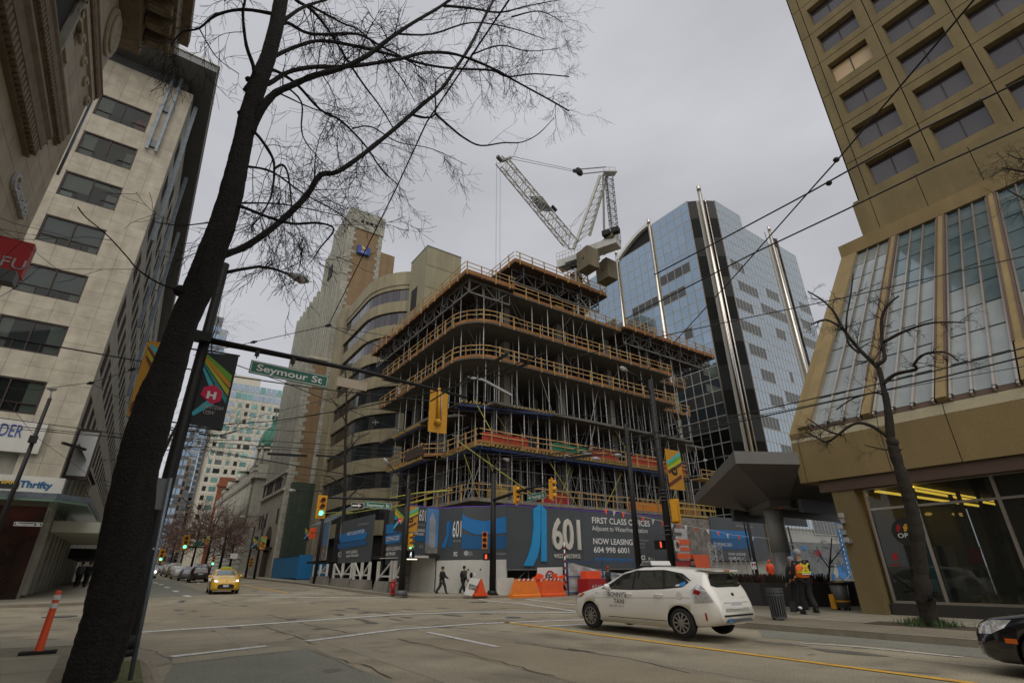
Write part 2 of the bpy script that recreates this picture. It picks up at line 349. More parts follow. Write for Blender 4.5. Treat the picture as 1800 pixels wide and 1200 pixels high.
# ================================================================ GROUND
def terrain_poly(name, pts, m, lift=0., thick=0., parent=None, kind='structure', side=None):
    bm = bmesh.new(); vs = [bm.verts.new((p[0], p[1], 0)) for p in pts]; bm.faces.new(vs)
    for y in (28, 60, 400):
        if min(p[1] for p in pts) < y < max(p[1] for p in pts):
            bmesh.ops.bisect_plane(bm, geom=bm.verts[:]+bm.edges[:]+bm.faces[:], plane_co=(0, y, 0), plane_no=(0, 1, 0))
    bmesh.ops.recalc_face_normals(bm, faces=bm.faces[:])
    if sum(f.normal.z*f.calc_area() for f in bm.faces) < 0: bmesh.ops.reverse_faces(bm, faces=bm.faces[:])
    bm.verts.ensure_lookup_table(); mb = MB(); top = [(v.co.x, v.co.y, hz(v.co.y)+lift) for v in bm.verts]
    mb.v = list(top)
    for f in bm.faces: mb.f.append([v.index for v in f.verts]); mb.m.append(0); mb.sm.append(False)
    if thick:
        n = len(top); mb.v += [(x, y, z-thick) for x, y, z in top]
        for e in bm.edges:
            if len(e.link_faces) == 1:
                l = e.link_loops[0]; a, b = l.vert.index, l.link_loop_next.vert.index
                mb.f.append([b, a, a+n, b+n]); mb.m.append(1 if side else 0); mb.sm.append(False)
    bm.free()
    return mb.build(name, [m, side] if side else m, parent, kind=kind if parent is None else None)
def strip(mb, pts, w, lift=.008, m=0, step=1.5, rag=0., gap=0.):
    P = [V((p[0], p[1], 0)) for p in pts]; q = []
    for a, b in zip(P, P[1:]):
        k = max(1, int((b-a).length/step)); q += [a.lerp(b, i/k) for i in range(k)]
    q.append(P[-1])
    for i in range(len(q)-1):
        if gap and random.random() < gap: continue
        d = (q[i+1]-q[i]).normalized(); n = V((-d.y, d.x, 0))
        d0 = (q[i]-q[i-1]).normalized() if i else d; n0 = ((n+V((-d0.y, d0.x, 0)))/2).normalized()
        d2 = (q[i+2]-q[i+1]).normalized() if i+2 < len(q) else d; n2 = ((n+V((-d2.y, d2.x, 0)))/2).normalized()
        w0 = w/2*(1+random.uniform(-rag, rag)); w2 = w/2*(1+random.uniform(-rag, rag))
        c = [q[i]-n0*w0, q[i]+n0*w0, q[i+1]+n2*w2, q[i+1]-n2*w2]; c = [(p.x, p.y, hz(p.y)+lift) for p in c]
        if (V(c[1])-V(c[0])).cross(V(c[2])-V(c[1])).z < 0: c = c[::-1]
        mb.add(c, [(0, 1, 2, 3)], m)
gxs = [-900, -100, -30, 0, 30, 100, 300, 1500]; gys = [-200, -50, 0, 28, 60, 200, 400, 2500]
mb = MB()
for i in range(len(gxs)-1):
    for j in range(len(gys)-1):
        mb.quad((gxs[i], gys[j], hz(gys[j])-.004), (gxs[i+1], gys[j], hz(gys[j])-.004), (gxs[i+1], gys[j+1], hz(gys[j+1])-.004), (gxs[i], gys[j+1], hz(gys[j+1])-.004))
mb.build('ground', 'asphalt', kind='structure', at=(0, 0, 0))
terrain_poly('road', [(.5, -40), (15.2, -40), (15.2, 400), (.5, 400)], 'asphalt', 0.0)
def gp(l, dz=0.): return [tuple(Pg(x, y, dz).xy) for x, y in l]
terrain_poly('road_patch', gp([(305, 1166), (420, 1152), (540, 1139.5), (640, 1178), (700, 1204), (760, 1240), (285, 1260), (290, 1190)]), 'asphalt_patch', .006)
terrain_poly('road_patch', gp([(240, 1066), (430, 1062), (700, 1057), (1010, 1060), (1018, 1070), (840, 1069), (700, 1072), (540, 1082), (430, 1087), (240, 1090)]), 'asphalt_pale', .005)
terrain_poly('road_patch', gp([(245, 1012), (300, 1020), (372, 1045), (245, 1052)]), 'asphalt_patch', .005)
terrain_poly('road_patch', gp([(700, 1123), (900, 1128), (1100, 1156), (1290, 1200), (1015, 1200)]), 'asphalt_pale', .0045)
terrain_poly('road_patch', gp([(1330, 1101), (1800, 1131), (1800, 1165), (1560, 1137), (1340, 1120)]), 'asphalt_patch', .005)
# kerbed pavements
cornA = [(.75, -30), (.75, 12.6), (.62, 13.7), (.2, 15.2), (-.35, 17.4), (-1.1, 19.1), (-2., 19.6), (-70, 19.6), (-70, -30)]
terrain_poly('pavement', cornA, 'pave_aggregate', .15, .2, side='kerb')
terrain_poly('pavement', [(.7, 400), (.7, 41), (.2, 39), (-1., 37.7), (-3, 37.3), (-70, 37.3), (-70, 400)], 'pave_concrete', .15, .2, side='kerb')
terrain_poly('pavement', [(14.9, 400), (14.9, 40), (15.2, 36), (16.2, 33.4), (18.3, 31.8), (21.5, 31.1), (160, 31.1), (160, 400)], 'pave_concrete', .15, .2, side='kerb')
terrain_poly('pavement', [(16.0, -60), (16.0, 14.), (16.8, 17.3), (19, 19.3), (22, 19.8), (160, 19.8), (160, -60)], 'pave_aggregate', .15, .2, side='kerb')
terrain_poly('path', [(18.6, -60), (18.6, 16.5), (22, 18.5), (160, 18.5), (160, -60)], 'pave_concrete', .156)
terrain_poly('path', gp([(0, 1156), (105, 1152), (93, 1175), (78, 1203), (60, 1250), (0, 1250)], .15), 'pave_concrete', .156)
terrain_poly('path', gp([(0, 1123.5), (138, 1124.5), (138, 1134), (0, 1140)], .15), 'pave_concrete', .157)
terrain_poly('kerb', gp([(256, 1155), (263, 1155), (290, 1215), (280, 1215)], .15), 'kerb', .158)
terrain_poly('path', gp([(228, 1137), (255, 1138), (285, 1149), (305, 1164), (275, 1171), (290, 1215), (232, 1215)]), 'kerb', .007)
terrain_poly('path', gp([(205, 1163), (245, 1160), (252, 1200), (190, 1200)], .15), 'moss', .158)
mb = MB()
for a, b in (((-.1, 30.9), (19.5, 30.9)),): pass
terrain_poly('kerb', [(16.0, -60), (16.16, -60), (16.16, 14.), (16.95, 17.2), (16.8, 17.3), (16.0, 14.)], 'kerb', .157)
terrain_poly('kerb', [(14.9, 400), (14.9, 40), (15.2, 36), (15.36, 36), (15.06, 40), (15.06, 400)], 'kerb', .157)
mb = MB()
for k in range(-3, 12): y = k*1.9+.4; strip(mb, [(18.65, y), (22.1, y)], .03, .1585)
for k in range(-2, 5): strip(mb, [(-4.4, 9+k*1.9), (.7, 9+k*1.9)], .025, .1585)
mb.build('pavement_joint', 'tar', kind='structure')
# painted lines and cracks
mb = MB()
for l, w in (([(247, 1111), (455, 1097), (700, 1079.6), (840, 1075.2), (1018, 1076.2)], .42), ([(300, 1154.2), (470, 1135)], .28), ([(538, 1126.5), (600, 1119), (700, 1106), (840, 1096), (940, 1092), (1030, 1089)], .3),
             ([(751, 1110.7), (876, 1137.2)], .17), ([(952, 1101), (1030, 1097)], .25), ([(842, 1053), (920, 1061), (1018, 1075)], .24), ([(925, 1052.5), (1022, 1064)], .24),
             ([(1405, 1130), (1500, 1136), (1695, 1155.5)], .12), ([(325, 1017), (352, 1025)], .25), ([(420, 1045), (560, 1043)], .4), ([(460, 1049), (690, 1050)], .4)):
    strip(mb, gp(l), w, .012, rag=.06, step=.7)
for a in [(272, 1023, 276, 1024.5), (281, 1026, 285, 1027.4), (291, 1031, 297, 1033), (306, 1037.5, 312, 1040), (325, 1046, 334, 1048.5)]:
    strip(mb, gp([(a[0], a[1]), (a[2], a[3])]), .35, .012)
mb.build('lane_marking', 'paint_white', kind='structure')
mb = MB()
strip(mb, gp([(545, 1140.5), (590, 1158), (636, 1180)]), .07, .013, rag=.3)
mb.build('lane_marking', 'kerb', kind='structure')
mb = MB()
strip(mb, [(11.45, 17.1), (11.25, 8), (11.12, 3.2), (11., -20)], .19, .012, step=.8, rag=.04)
strip(mb, gp([(428, 1028), (505, 1041.5)]), .25, .012)
mb.build('lane_marking', 'paint_yellow', kind='structure')
mb = MB()
random.seed(3)
def crack(l, w=.02):
    q = gp(l); out = []
    for a, b in zip(q, q[1:]):
        a, b = V((*a, 0)), V((*b, 0)); k = max(2, int((b-a).length/.35))
        out += [a.lerp(b, i/k) + V((random.uniform(-.06, .06), random.uniform(-.06, .06), 0)) for i in range(k)]
    strip(mb, out, w, .0095, rag=.6, step=9)
for l in ([(305, 1168), (420, 1154), (545, 1141)], [(548, 1141), (600, 1160), (650, 1172), (700, 1200)], [(460, 1100), (520, 1118), (560, 1136)], [(470, 1112), (560, 1104), (620, 1100)], [(500, 1124), (560, 1112)],
          [(365, 1055), (405, 1066)], [(425, 1057), (460, 1062)], [(700, 1123), (830, 1150), (1000, 1195)], [(900, 1128), (1100, 1156), (1250, 1190)], [(242, 1138), (275, 1145), (305, 1164)], [(1370, 1132), (1410, 1128)], [(1420, 1151), (1440, 1148)],
          [(470, 1080), (560, 1102), (640, 1116)], [(700, 1096), (860, 1107), (1000, 1117)], [(1330, 1150), (1500, 1172), (1700, 1190)]): crack(l, .035)
for l in ([(1410, 1128), (1500, 1137)], [(1500, 1139), (1540, 1141)]): crack(l, .03)
mb.build('road_crack', 'tar', kind='structure')
rs_ = random.Random(6); mb = MB()
for k in range(46):     # oil drips and tyre-dark blotches in the wheel tracks
    if k < 30: cx, cy = rs_.choice((3.3, 5.2, 9.2, 13.2))+rs_.gauss(0, .35), rs_.uniform(5, 60)
    else: cx, cy = rs_.uniform(0, 16), rs_.uniform(20, 30)
    a_, b_ = rs_.uniform(.08, .3), rs_.uniform(.15, .9); n = 9; P_ = [(cx+math.cos(2*PI*i/n)*a_*rs_.uniform(.6, 1.3), cy+math.sin(2*PI*i/n)*b_*rs_.uniform(.6, 1.3)) for i in range(n)]
    mb.poly([(x, y, hz(y)+.0085) for x, y in P_])
mb.build('oil_stain', 'asphalt_stain', kind='structure')
for x0, x1 in ((2.7, 3.3), (4.6, 5.2), (8.7, 9.2), (13.0, 13.5)): terrain_poly('tyre_track', [(x0, -10), (x1, -10), (x1-.1, 20), (x1, 58), (x0, 58), (x0+.1, 20)], 'asphalt_track', .0035)
def cover(x, y, r, name='manhole_cover', label=''):
    p = Pg(x, y); mb = MB(); mb.cyl((p.x, p.y, p.z+.002), r, .012, 24); mb.build(name, 'metal_grey', None, label, 'manhole cover', at=(p.x, p.y, p.z))
cover(840, 1057.5, .55, label='round iron manhole cover in the road in front of the red cone'); cover(902, 1085, .32, label='small iron manhole cover right of the long crosswalk line')
cover(105, 1083, .6, label='iron manhole cover in Seymour street behind the orange delineator post')
cover(60, 1172, .2, label='small iron lid set in the near pavement below the orange delineator') if False else None

# ================================================================ generic piece collector
class Pieces:
    def __init__(s, parent, name, limit=290): s.p = parent; s.n = name; s.l = limit; s.q = []
    def add(s, c, th, m):      # c: 4 corners (seen face), th: thickness vector pointing into the wall
        c = [V(p) for p in c]; ce = sum(c, V((0, 0, 0)))/4; d = (ce-V((0, 0, EYE)))
        nr = (c[1]-c[0]).cross(c[3]-c[0]); cosv = abs(nr.normalized().dot(d.normalized())); s.q.append((nr.length*cosv/d.length_squared, c, V(th), m))
    def flush(s):
        s.q.sort(key=lambda t: -t[0]); rest = {}
        for i, (a, c, th, m) in enumerate(s.q):
            mb = MB() if i < s.l else rest.setdefault(m, MB()); mb.prism(c, th)
            if i < s.l: mb.build(s.n, m, s.p)
        for m, mb in rest.items(): mb.build(s.n, m, s.p, kind='stuff')

# ================================================================ LIMESTONE OFFICE (across Seymour, left)
XL, YL = -4.53, 42.
b = thing('office_building', 'tall pale limestone office building with dark framed windows and an overhanging flat roof at left', 'building', (-15, 70, .4))
mb = MB(); mb.box((-30, 42.34, .2), (-4.9, 135, 40.0)); mb.build('wall', 'limestone_grey', b)
pc = Pieces(b, 'stone_panel', 280)
cols = [(-4.53, -5.62), (-5.62, -6.72), (-6.72, -7.853), (-7.853, -8.987), (-8.987, -10.12), (-10.12, -11.22), (-11.22, -12.35), (-12.35, -13.45), (-13.45, -14.55)]
ztop = [36.37-3.92*k for k in range(8)]
g = .006
def panel(x0, x1, z0, z1): pc.add([(x1+g, 42, z0+g), (x0-g, 42, z0+g), (x0-g, 42, z1-g), (x1+g, 42, z1-g)], (0, .3, 0), 'limestone')
for ci, (xa, xb) in enumerate(cols):
    for z0, z1 in ((36.37, 37.6), (37.6, 38.8), (38.8, 40.0)): panel(xa, xb, z0, z1)
    for zt in ztop:
        if not 2 <= ci <= 4: panel(xa, xb, zt-1.08, zt); panel(xa, xb, zt-2.16, zt-1.08)
        if zt > 10: panel(xa, xb, zt-3.04, zt-2.16); panel(xa, xb, zt-3.92, zt-3.04)
pc.flush()
mb = MB(); mb.box((-15, 42.02, .3), (-10.3, 42.5, 12)); mb.build('wall', 'limestone', b)
random.seed(11)
for k, zt in enumerate(ztop[:-1]+[8.93]):
    x0, x1, z0, z1 = -10.12, -6.72, zt-2.16, zt
    if k == 7: continue
    f = MB()
    for a, c in (((x0, z0), (x1, z0+.1)), ((x0, z1-.1), (x1, z1)), ((x0, z0+.1), (x0+.1, z1-.1)), ((x1-.1, z0+.1), (x1, z1-.1)), (((x0+x1)/2-.035, z0+.07), ((x0+x1)/2+.035, z1-.07))):
        f.box((a[0], 42.05, a[1]), (c[0], 42.2, c[1]))
    f.box((x0+.07, 42.06, z0+.62), (x0+1.0, 42.19, z0+.66)); f.box((x1-1.0, 42.06, z0+.62), (x1-.07, 42.19, z0+.66)); f.box((x0+1.0, 42.06, z0+.07), (x0+1.04, 42.19, z0+.66)); f.box((x1-1.04, 42.06, z0+.07), (x1-1.0, 42.19, z0+.66))
    if k > 2: f.box((x0+1.04, 42.065, z0+.63), (x1-1.04, 42.18, z0+.67))
    w = f.build('window', 'bronze', b)
    mb = MB(); mb.box((x0+.02, 42.22, z0+.02), (x1-.02, 42.32, z1-.02)); mb.build('room', 'pink_room' if False else ('room_brown' if k == 1 else 'room_dark'), w)
    def bl(xa, xb, za, zb, m='blind', yy=42.19): q = MB(); q.box((xa, yy, za), (xb, yy+.02, zb)); q.build('blind', m, w)
    if k == 0: bl(x0+.08, x0+1., z0+.1, z1-.1); bl(x0+1.02, x1-.1, z0+.7, z1-.08, 'cloth_grey'); bl(x1-.75, x1-.08, z0+.1, z1-1., 'pink_room', 42.17)
    elif k == 1: bl(x0+.08, x0+.9, z0+.1, z1-.1); bl(x1-.6, x1-.1, z0+.2, z1-.6)
    elif k == 2: bl(x0+.08, (x0+x1)/2-.04, z0+.75, z1-.08); bl((x0+x1)/2+.04, x1-.08, z1-.5, z1-.08); bl(x1-.75, x1-.08, z0+.1, z1-.9, 'blind'); bl(x0+.1, x0+.8, z0+.1, z0+.55, 'sign_white')
    elif k in (3, 4): bl(x0+.1, x0+.98, z0+.09, z0+.6); bl(x1-.6, x1-.1, z0+.09, z0+.6); bl(x0+.1, (x0+x1)/2-.04, z0+.7, z1-.1, 'car_grey'); bl((x0+x1)/2+.04, x1-.1, z0+.7, z1-.1, 'car_grey')
    else: bl(x1-.85, x1-.09, z0+.1, z1-.09); bl(x0+.1, x0+.7, z0+.1, z1-.09)
    for xa, xb in ((x0+.07, (x0+x1)/2-.035), ((x0+x1)/2+.035, x1-.07)):
        q = MB(); q.box((xa, 42.12, z0+.07), (xb, 42.135, z1-.07)); q.build('pane', 'glass_clear', w)
# roof slab, ladder rails
mb = MB(); mb.box((-30, 39.6, 41.2), (-3.25, 140, 41.9)); mb.box((-30, 42.4, 40.0), (-5.1, 130, 41.2)); mb.build('roof', 'metal_grey', b)
mb = MB(); mb.box((-30, 39.5, 41.9), (-3.15, 39.62, 42.05)); mb.box((-3.25, 39.62, 41.9), (-3.15, 140, 42.05)); mb.build('roof_edge', 'sign_white', b)
for (a, c) in (((306, 133), (257, 261)), ((320, 140), (273, 267))):
    p0, p1 = Py(*a, 41.75), Py(*c, 41.75); mb = MB(); mb.bar(p0, p1, .16, .2); mb.build('rail', 'steel_galv', b)
for c in ((292, 190), (269, 251)):
    p = Py(*c, 41.8); mb = MB(); mb.box((p.x-.28, 41.82, p.z-.35), (p.x+.28, 41.95, p.z+.35)); mb.build('bracket_plate', 'metal_grey', b)
for k in range(3):
    mb = MB(); mb.bar((XL+.35+.25*k, 43+9*k, 39.6-k*1.2), (XL+.35+.25*k, 44.2+9*k, 26-k*4), .3, .25); mb.bar((XL+.1, 44+9*k, 30), (XL+.4+.25*k, 44+9*k, 30), .1); mb.build('rail', 'steel_galv', b)
# Hastings side: piers, spandrels, shared window mesh
mb = MB()
for k in range(26): y = 42.32+3.4*k; mb.box((XL-.35, y, .3), (XL, y+.95, 40))
for zt in ztop+[40.0+0]: mb.box((XL-.34, 42.34, (zt if zt < 39 else 36.37+1.9)), (XL-.02, 132, (zt+1.76 if zt < 39 else 40)))
mb.build('wall', 'limestone_grey', b)
wm = MB(); wm.box((-.14, 0, 0), (-.08, 2.45, 2.16), 0)
for j in range(6): wm.box((-.08, j*.478, 0), (-.04, j*.478+.06, 2.16), 1)
wm.box((-.08, 0, .6), (-.05, 2.45, .66), 1); wm = wm.mesh('window', ['glass_grey', 'bronze'])
for zt in ztop[:7]:
    for k in range(25): inst('window', wm, b, (XL, 43.27+3.4*k, zt-2.16))
# street level
mb = MB(); mb.box((-15, 42.1, .3), (-4.6, 42.35, 6.2)); mb.box((-4.9, 42.4, .3), (-4.6, 60, 6.2)); mb.build('wall', 'granite_red', b)
for k in range(14):
    mb = MB(); y = 43+k*2.6; mb.box((-4.6, y, .6), (-4.35, y+1.1, 5.6)); mb.build('column', 'limestone_grey', b)
    if k < 12: mb = MB(); mb.box((-4.58, y+1.15, .9), (-4.5, y+2.55, 5.2)); mb.build('shop_window', 'glass_dark', b)
p0, p1 = Py(0, 833, 41.6), Py(107, 868, 41.6)
mb = MB(); mb.box((-15, 41.5, p1.z), (p1.x, 42, p0.z)); mb.build('shop_sign', 'hoard_white', b)
a, c = Py(50, 853, 41.5), Py(67, 858, 41.5)
text('BAR', Py(2, 849, 41.5), UX, UZ, .2, 'thrift_gold', b, width=.6, bold=.03, lift=.05)
mb = MB(); q = Py(1, 845, 41.48); mb.box((q.x-.5, 41.47, q.z-.38), (q.x+.85, 41.49, q.z+.0)); mb.build('sign_panel', 'sign_black', b)
text('Thrifty', Py(32, 855, 41.49), UX, UZ, .36, 'hoard_blue_dark', b, width=1.5, bold=.04)
q0, q1 = Py(-60, 738, 41.7), Py(76, 798, 41.7)
mb = MB(); mb.box((q0.x, 41.7, q1.z), (Py(76, 770, 41.7).x, 41.98, Py(70, 745, 41.7).z+.1)); mb.build('sign_panel', 'hoard_white', b)
text('BORDER', Py(-52, 760, 41.68), UX, UZ, .75, 'dark_blue_text', b, width=Py(33, 777, 41.68).x-Py(-52, 760, 41.68).x)
# glass canopy at the corner
mb = MB(); z = 5.3; mb.prism([(-15, 38.2, z), (-4.0, 38.0, z), (-2.6, 39.6, z), (-2.5, 52, z), (-4.4, 52, z), (-4.4, 41.4, z), (-15, 41.4, z)], (0, 0, .12)); cn = mb.build('canopy', 'glass_canopy', b)
mb = MB(); mb.box((-15, 38.2, 5.45), (-4, 38.35, 5.75)); mb.bar((-4, 38.2, 5.6), (-2.6, 39.7, 5.6), .12, .3); mb.bar((-2.6, 39.7, 5.6), (-2.5, 52, 5.6), .12, .3); mb.build('canopy_beam', 'steel_galv', b)
mb = MB(); mb.box((-4.3, 44, 4.1), (-1.9, 62, 4.75)); mb.build('canopy', 'blind', b)
mb = MB(); mb.box((-4.3, 62, 3.0), (-1.8, 78, 3.8)); mb.build('canopy', 'black_matte', b)
q = Px(130, 850, -3.9); mb = MB(); mb.prism([Px(133, 783, -4.5), Px(162, 853, -4.5), Px(168, 850, -3.6), Px(140, 779, -3.6)], (0, .3, 0)); mb.box((-4.5, 43.0, 7.2), (-3.3, 43.35, 10.4)); mb.build('sign_panel', 'bronze', b)
mb = MB(); mb.box((-4.38, 42.97, 7.4), (-3.4, 43.0, 10.2)); mb.build('sign_panel', 'letter_grey', b)

# ================================================================ BANK BUILDING (near left)
b = thing('bank_building', 'ornate stone bank building with carved cornices at the top left corner of the view', 'building', (-8, 5, .15))
mb = MB(); mb.box((-20, -12, .1), (-4.62, 17.75, 21)); mb.build('wall', 'bank_stone', b)
pc = Pieces(b, 'stone_block', 270); random.seed(5)
z = 5.2; row = 0
while z < 20.2:
    h = .62; y = 17.8
    while y > 6.8:
        L = 1.45 if (row % 2 == 0 or y < 17.7) else .75
        y0 = y-L
        if not (y0 < 13.95 and y > 10.9 and z+h > 13.9 and z < 16.0):
            pc.add([(-4.5, y0+.008, z+.008), (-4.5, y-.008, z+.008), (-4.5, y-.008, z+h-.008), (-4.5, y0+.008, z+h-.008)], (-.1, 0, 0), 'bank_stone')
        y = y0
    z += h; row += 1
pc.flush()
mb = MB(); mb.box((-4.61, 10.9, 13.9), (-4.5, 13.95, 14.0)); mb.box((-4.612, 10.9, 14), (-4.6, 13.95, 16)); mb.build('window', 'room_dark', b)
mb = MB(); mb.box((-4.56, 10.9, 13.86), (-4.42, 14.03, 13.95)); mb.box((-4.56, 13.95, 13.95), (-4.42, 14.05, 16.1)); mb.build('window_frame', 'quoin_stone', b)
def cornice(zb, zt, yend, proj, m, name='cornice', teeth=.18):
    mb = MB(); pts = []
    prof = [(0, zb), (proj*.35, zb), (proj*.4, zb+(zt-zb)*.3), (proj*.75, zb+(zt-zb)*.4), (proj*.8, zb+(zt-zb)*.75), (proj, zt-(zt-zb)*.12), (proj, zt), (0, zt)]
    mb.prism([(-4.5+p[0], -12, p[1]) for p in prof], (0, yend+12, 0)); o = mb.build(name, m, b)
    if teeth:
        tm = MB(); y = yend-.1; n = 0
        while y > 4 and n < 70: tm.box((-4.5+proj*.38, y-teeth*.55, zb+(zt-zb)*.05), (-4.5+proj*.72, y, zb+(zt-zb)*.36)); y -= teeth; n += 1
        tm.build('dentil', m, o, kind='stuff')
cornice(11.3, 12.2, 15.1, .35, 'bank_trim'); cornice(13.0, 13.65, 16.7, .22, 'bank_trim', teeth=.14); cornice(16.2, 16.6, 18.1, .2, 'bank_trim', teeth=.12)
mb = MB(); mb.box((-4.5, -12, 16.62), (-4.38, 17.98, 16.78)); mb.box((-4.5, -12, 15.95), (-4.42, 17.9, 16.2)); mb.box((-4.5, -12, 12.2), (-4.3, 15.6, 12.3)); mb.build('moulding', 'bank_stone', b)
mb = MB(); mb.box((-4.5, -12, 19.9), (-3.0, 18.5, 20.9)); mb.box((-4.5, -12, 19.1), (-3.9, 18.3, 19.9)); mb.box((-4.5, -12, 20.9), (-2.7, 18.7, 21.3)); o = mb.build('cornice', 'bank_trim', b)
mb = MB()
for k in range(20): y = 18.1-k*.8; mb.box((-3.85, y-.4, 19.55), (-3.1, y, 19.9)); mb.box((-3.75, y-.34, 19.45), (-3.3, y-.06, 19.55))
mb.build('bracket', 'bank_trim', o, kind='stuff')
for k in range(9):
    mb = MB(); y = 17.5-k*.85; mb.tube([(-4.5, y, 15.6), (-4.42, y, 15.6)], .17, 10); mb.tube([(-4.42, y, 15.6), (-4.38, y, 15.6)], .07, 8); mb.build('rosette', 'bank_stone', b)
mb = MB(); mb.tube([(-4.5, 16.9, 18.2), (-4.4, 16.9, 18.2)], .8, 28); mb.tube([(-4.4, 16.9, 18.2), (-4.33, 16.9, 18.2)], .62, 28); mb.sph((-4.36, 16.9, 18.3), .3, 10, sc=(.3, 1, 1.2)); mb.sph((-4.36, 16.6, 18.0), .24, 8, sc=(.3, 1, 1)); mb.sph((-4.36, 17.2, 17.95), .24, 8, sc=(.3, 1, 1)); mb.build('medallion', 'bank_stone', b)
mb = MB(); mb.tube([(-4.44, 17.84, 12.8), (-4.44, 17.84, 15.9)], .04, 8); mb.build('drain_pipe', 'steel_galv', b)
text('Canada', (-4.5, 15.05, 10.42), UY, UZ, .42, 'letter_grey', b, width=1.75, depth=.09, bold=.02)
s = thing('projecting_sign', 'red box sign with white letters projecting from the bank building at left', 'sign', (-3.6, 13.6, 7.4))
q0, q1 = Py(62, 429, 13.4), Py(38, 487, 13.4)
mb = MB(); mb.box((-4.5, 13.4, q1.z+.02), (q0.x, 13.66, q0.z)); mb.build('sign_box', 'red_sign', s)
text('SFU', (Py(-22, 462, 13.4).x, 13.4, Py(15, 462, 13.4).z-.1), UX, UZ, .24, 'letter_grey', s, width=Py(41, 475, 13.4).x-Py(-22, 462, 13.4).x)
mb = MB(); mb.box((-4.4, 13.1, q1.z-.28), (Py(33, 490, 13.4).x, 13.4, q1.z-.02)); mb.build('floodlight', 'bin_steel', s)

# ================================================================ 571-style curved office and concrete block and tall brick bank
XR = 21.
b = thing('bank_tower', 'tall tan brick bank tower with pale quoins and a stepped top behind the curved office', 'building', (27, 95, 1.2))
def bxp(n, m, a, c, par): mb = MB(); mb.box(a, c); return mb.build(n, m, par)
bxp('wall', 'brick_tan', (21.35, 86.0, 1.2), (31, 101, 60.8), b); bxp('wall', 'brick_tan', (21.3, 86.02, 60.8), (28.0, 97, 66.0), b); bxp('parapet', 'quoin_stone', (20.9, 85.8, 64.5), (28.2, 97.2, 68.9), b)
bxp('wall', 'limestone_grey', (21., 86.3, 1.2), (21.34, 101, 64), b); bxp('wall', 'limestone_grey', (21.4, 101, 1.2), (33, 120.5, 57), b); bxp('wall', 'brick_tan', (21.4, 86.3, 1.3), (33, 101, 50), b)
mb = MB()
for k in range(14):
    y = 101.4+k*1.42; mb.box((20.7, y, 1), (21.4, y+.62, 56.6+(k % 2)*.8))
for k in range(9): y = 86.6+k*1.6; mb.box((20.7, y, 1), (21.0, y+.7, 64))
mb.build('pier', 'limestone_grey', b)
pc = Pieces(b, 'quoin', 150); random.seed(2)
for k in range(88):
    z = 1.6+k*.72; w = (1.2, 1.9)[k % 2]*random.uniform(.8, 1.1); pc.add([(20.95, 85.93, z), (20.95+w, 85.93, z), (20.95+w, 85.93, z+.68), (20.95, 85.93, z+.68)], (0, .2, 0), 'quoin_stone')
    if z > 50: pc.add([(28.03-w*.6, 85.94, z), (28.03, 85.94, z), (28.03, 85.94, z+.68), (28.03-w*.6, 85.94, z+.68)], (0, .2, 0), 'quoin_stone')
pc.flush()
for k in range(4):
    bxp('window', 'room_dark', (23.2+k*.95, 85.77, 66.0), (23.8+k*.95, 85.9, 66.7), b)
for k in range(16): bxp('window', 'glass_dark', (20.95, 89.6, 12+k*3.3), (20.99, 90.4, 13.9+k*3.3), b)
for j in range(4):
    for k in range(13): bxp('window', 'glass_dark', (21.36, 102.2+j*2.84+3*1.42*(j > 2), 14+k*3.2), (21.39, 103.1+j*2.84+3*1.42*(j > 2), 15.9+k*3.2), b)
bxp('wall', 'brick_tan', (17.95, 86.45, 1.), (24.5, 104, 35.5), b); bxp('coping', 'limestone', (17.8, 86.3, 35.5), (24.6, 104.2, 36.0), b)
for k in range(12):
    bxp('pier', 'limestone_grey', (17.55, 86.4+k*1.47, 1), (17.95, 87.3+k*1.47, 35.2), b)
    for j in range(5): bxp('window', 'glass_dark', (17.9, 87.35+k*1.47, 17+j*3.7), (17.94, 87.8+k*1.47, 19.4+j*3.7), b)
for k in range(46): bxp('quoin', 'quoin_stone', (17.6, 86.38, 2+k*.72), (18.6+.5*(k % 2), 86.46, 2.68+k*.72), b)
for z in (13.3, 16.0): bxp('cornice', 'limestone', (17.2, 86.2, z), (17.6, 104, z+.45), b)
for j in range(10):
    for z in (15.2,): bxp('window', 'room_dark', (17.42, 88+j*1.6, 13.9), (17.5, 88.7+j*1.6, 15.8), b) if j % 4 else None
bxp('wall', 'limestone', (17.5, 86.35, 1.0), (17.7, 104, 13.3), b)
for y in (90,): 
    mb = MB(); mb.box((17.4, y, 1.2), (17.5, y+4, 6.5)); mb.tube([(17.4, y+2, 6.5), (17.5, y+2, 6.5)], 2., 20); mb.build('doorway', 'room_brown', b)
bxp('canopy', 'black_matte', (15.8, 88, 4.9), (17.5, 91, 5.3), b)
for y in (87.5, 96, 99, 101):
    bxp('window', 'room_dark', (17.42, y, 8.6), (17.5, y+.8, 10.8), b)
bxp('wall', 'tile_green', (18.3, 84.9, 1.), (24.6, 86.3, 14.5), b)
s = thing('rooftop_sign', 'small square blue bank sign with a gold emblem high on the brick tower', 'sign', (23, 85.5, 58))
c0 = Py(630, 431, 85.6); c1 = Py(645, 448, 85.6)
bxp('sign_box', 'rbc_blue', (c0.x-.1, 85.4, c1.z-.2), (c1.x+.5, 85.9, c0.z+.1), s)
mb = MB(); cx = (c0.x+c1.x)/2+.2; cz = (c0.z+c1.z)/2+.2; mb.sph((cx, 85.4, cz+.15), .42, 8, sc=(1, .15, .7)); mb.sph((cx-.3, 85.4, cz+.4), .22, 8, sc=(1, .15, 1)); mb.bar((cx-.2, 85.38, cz), (cx-.35, 85.38, cz-.35), .1); mb.build('emblem', 'gold', s)
text('RBC', (cx-.5, 85.39, cz-.85), UX, UZ, .35, 'letter_white', s, width=1.0)
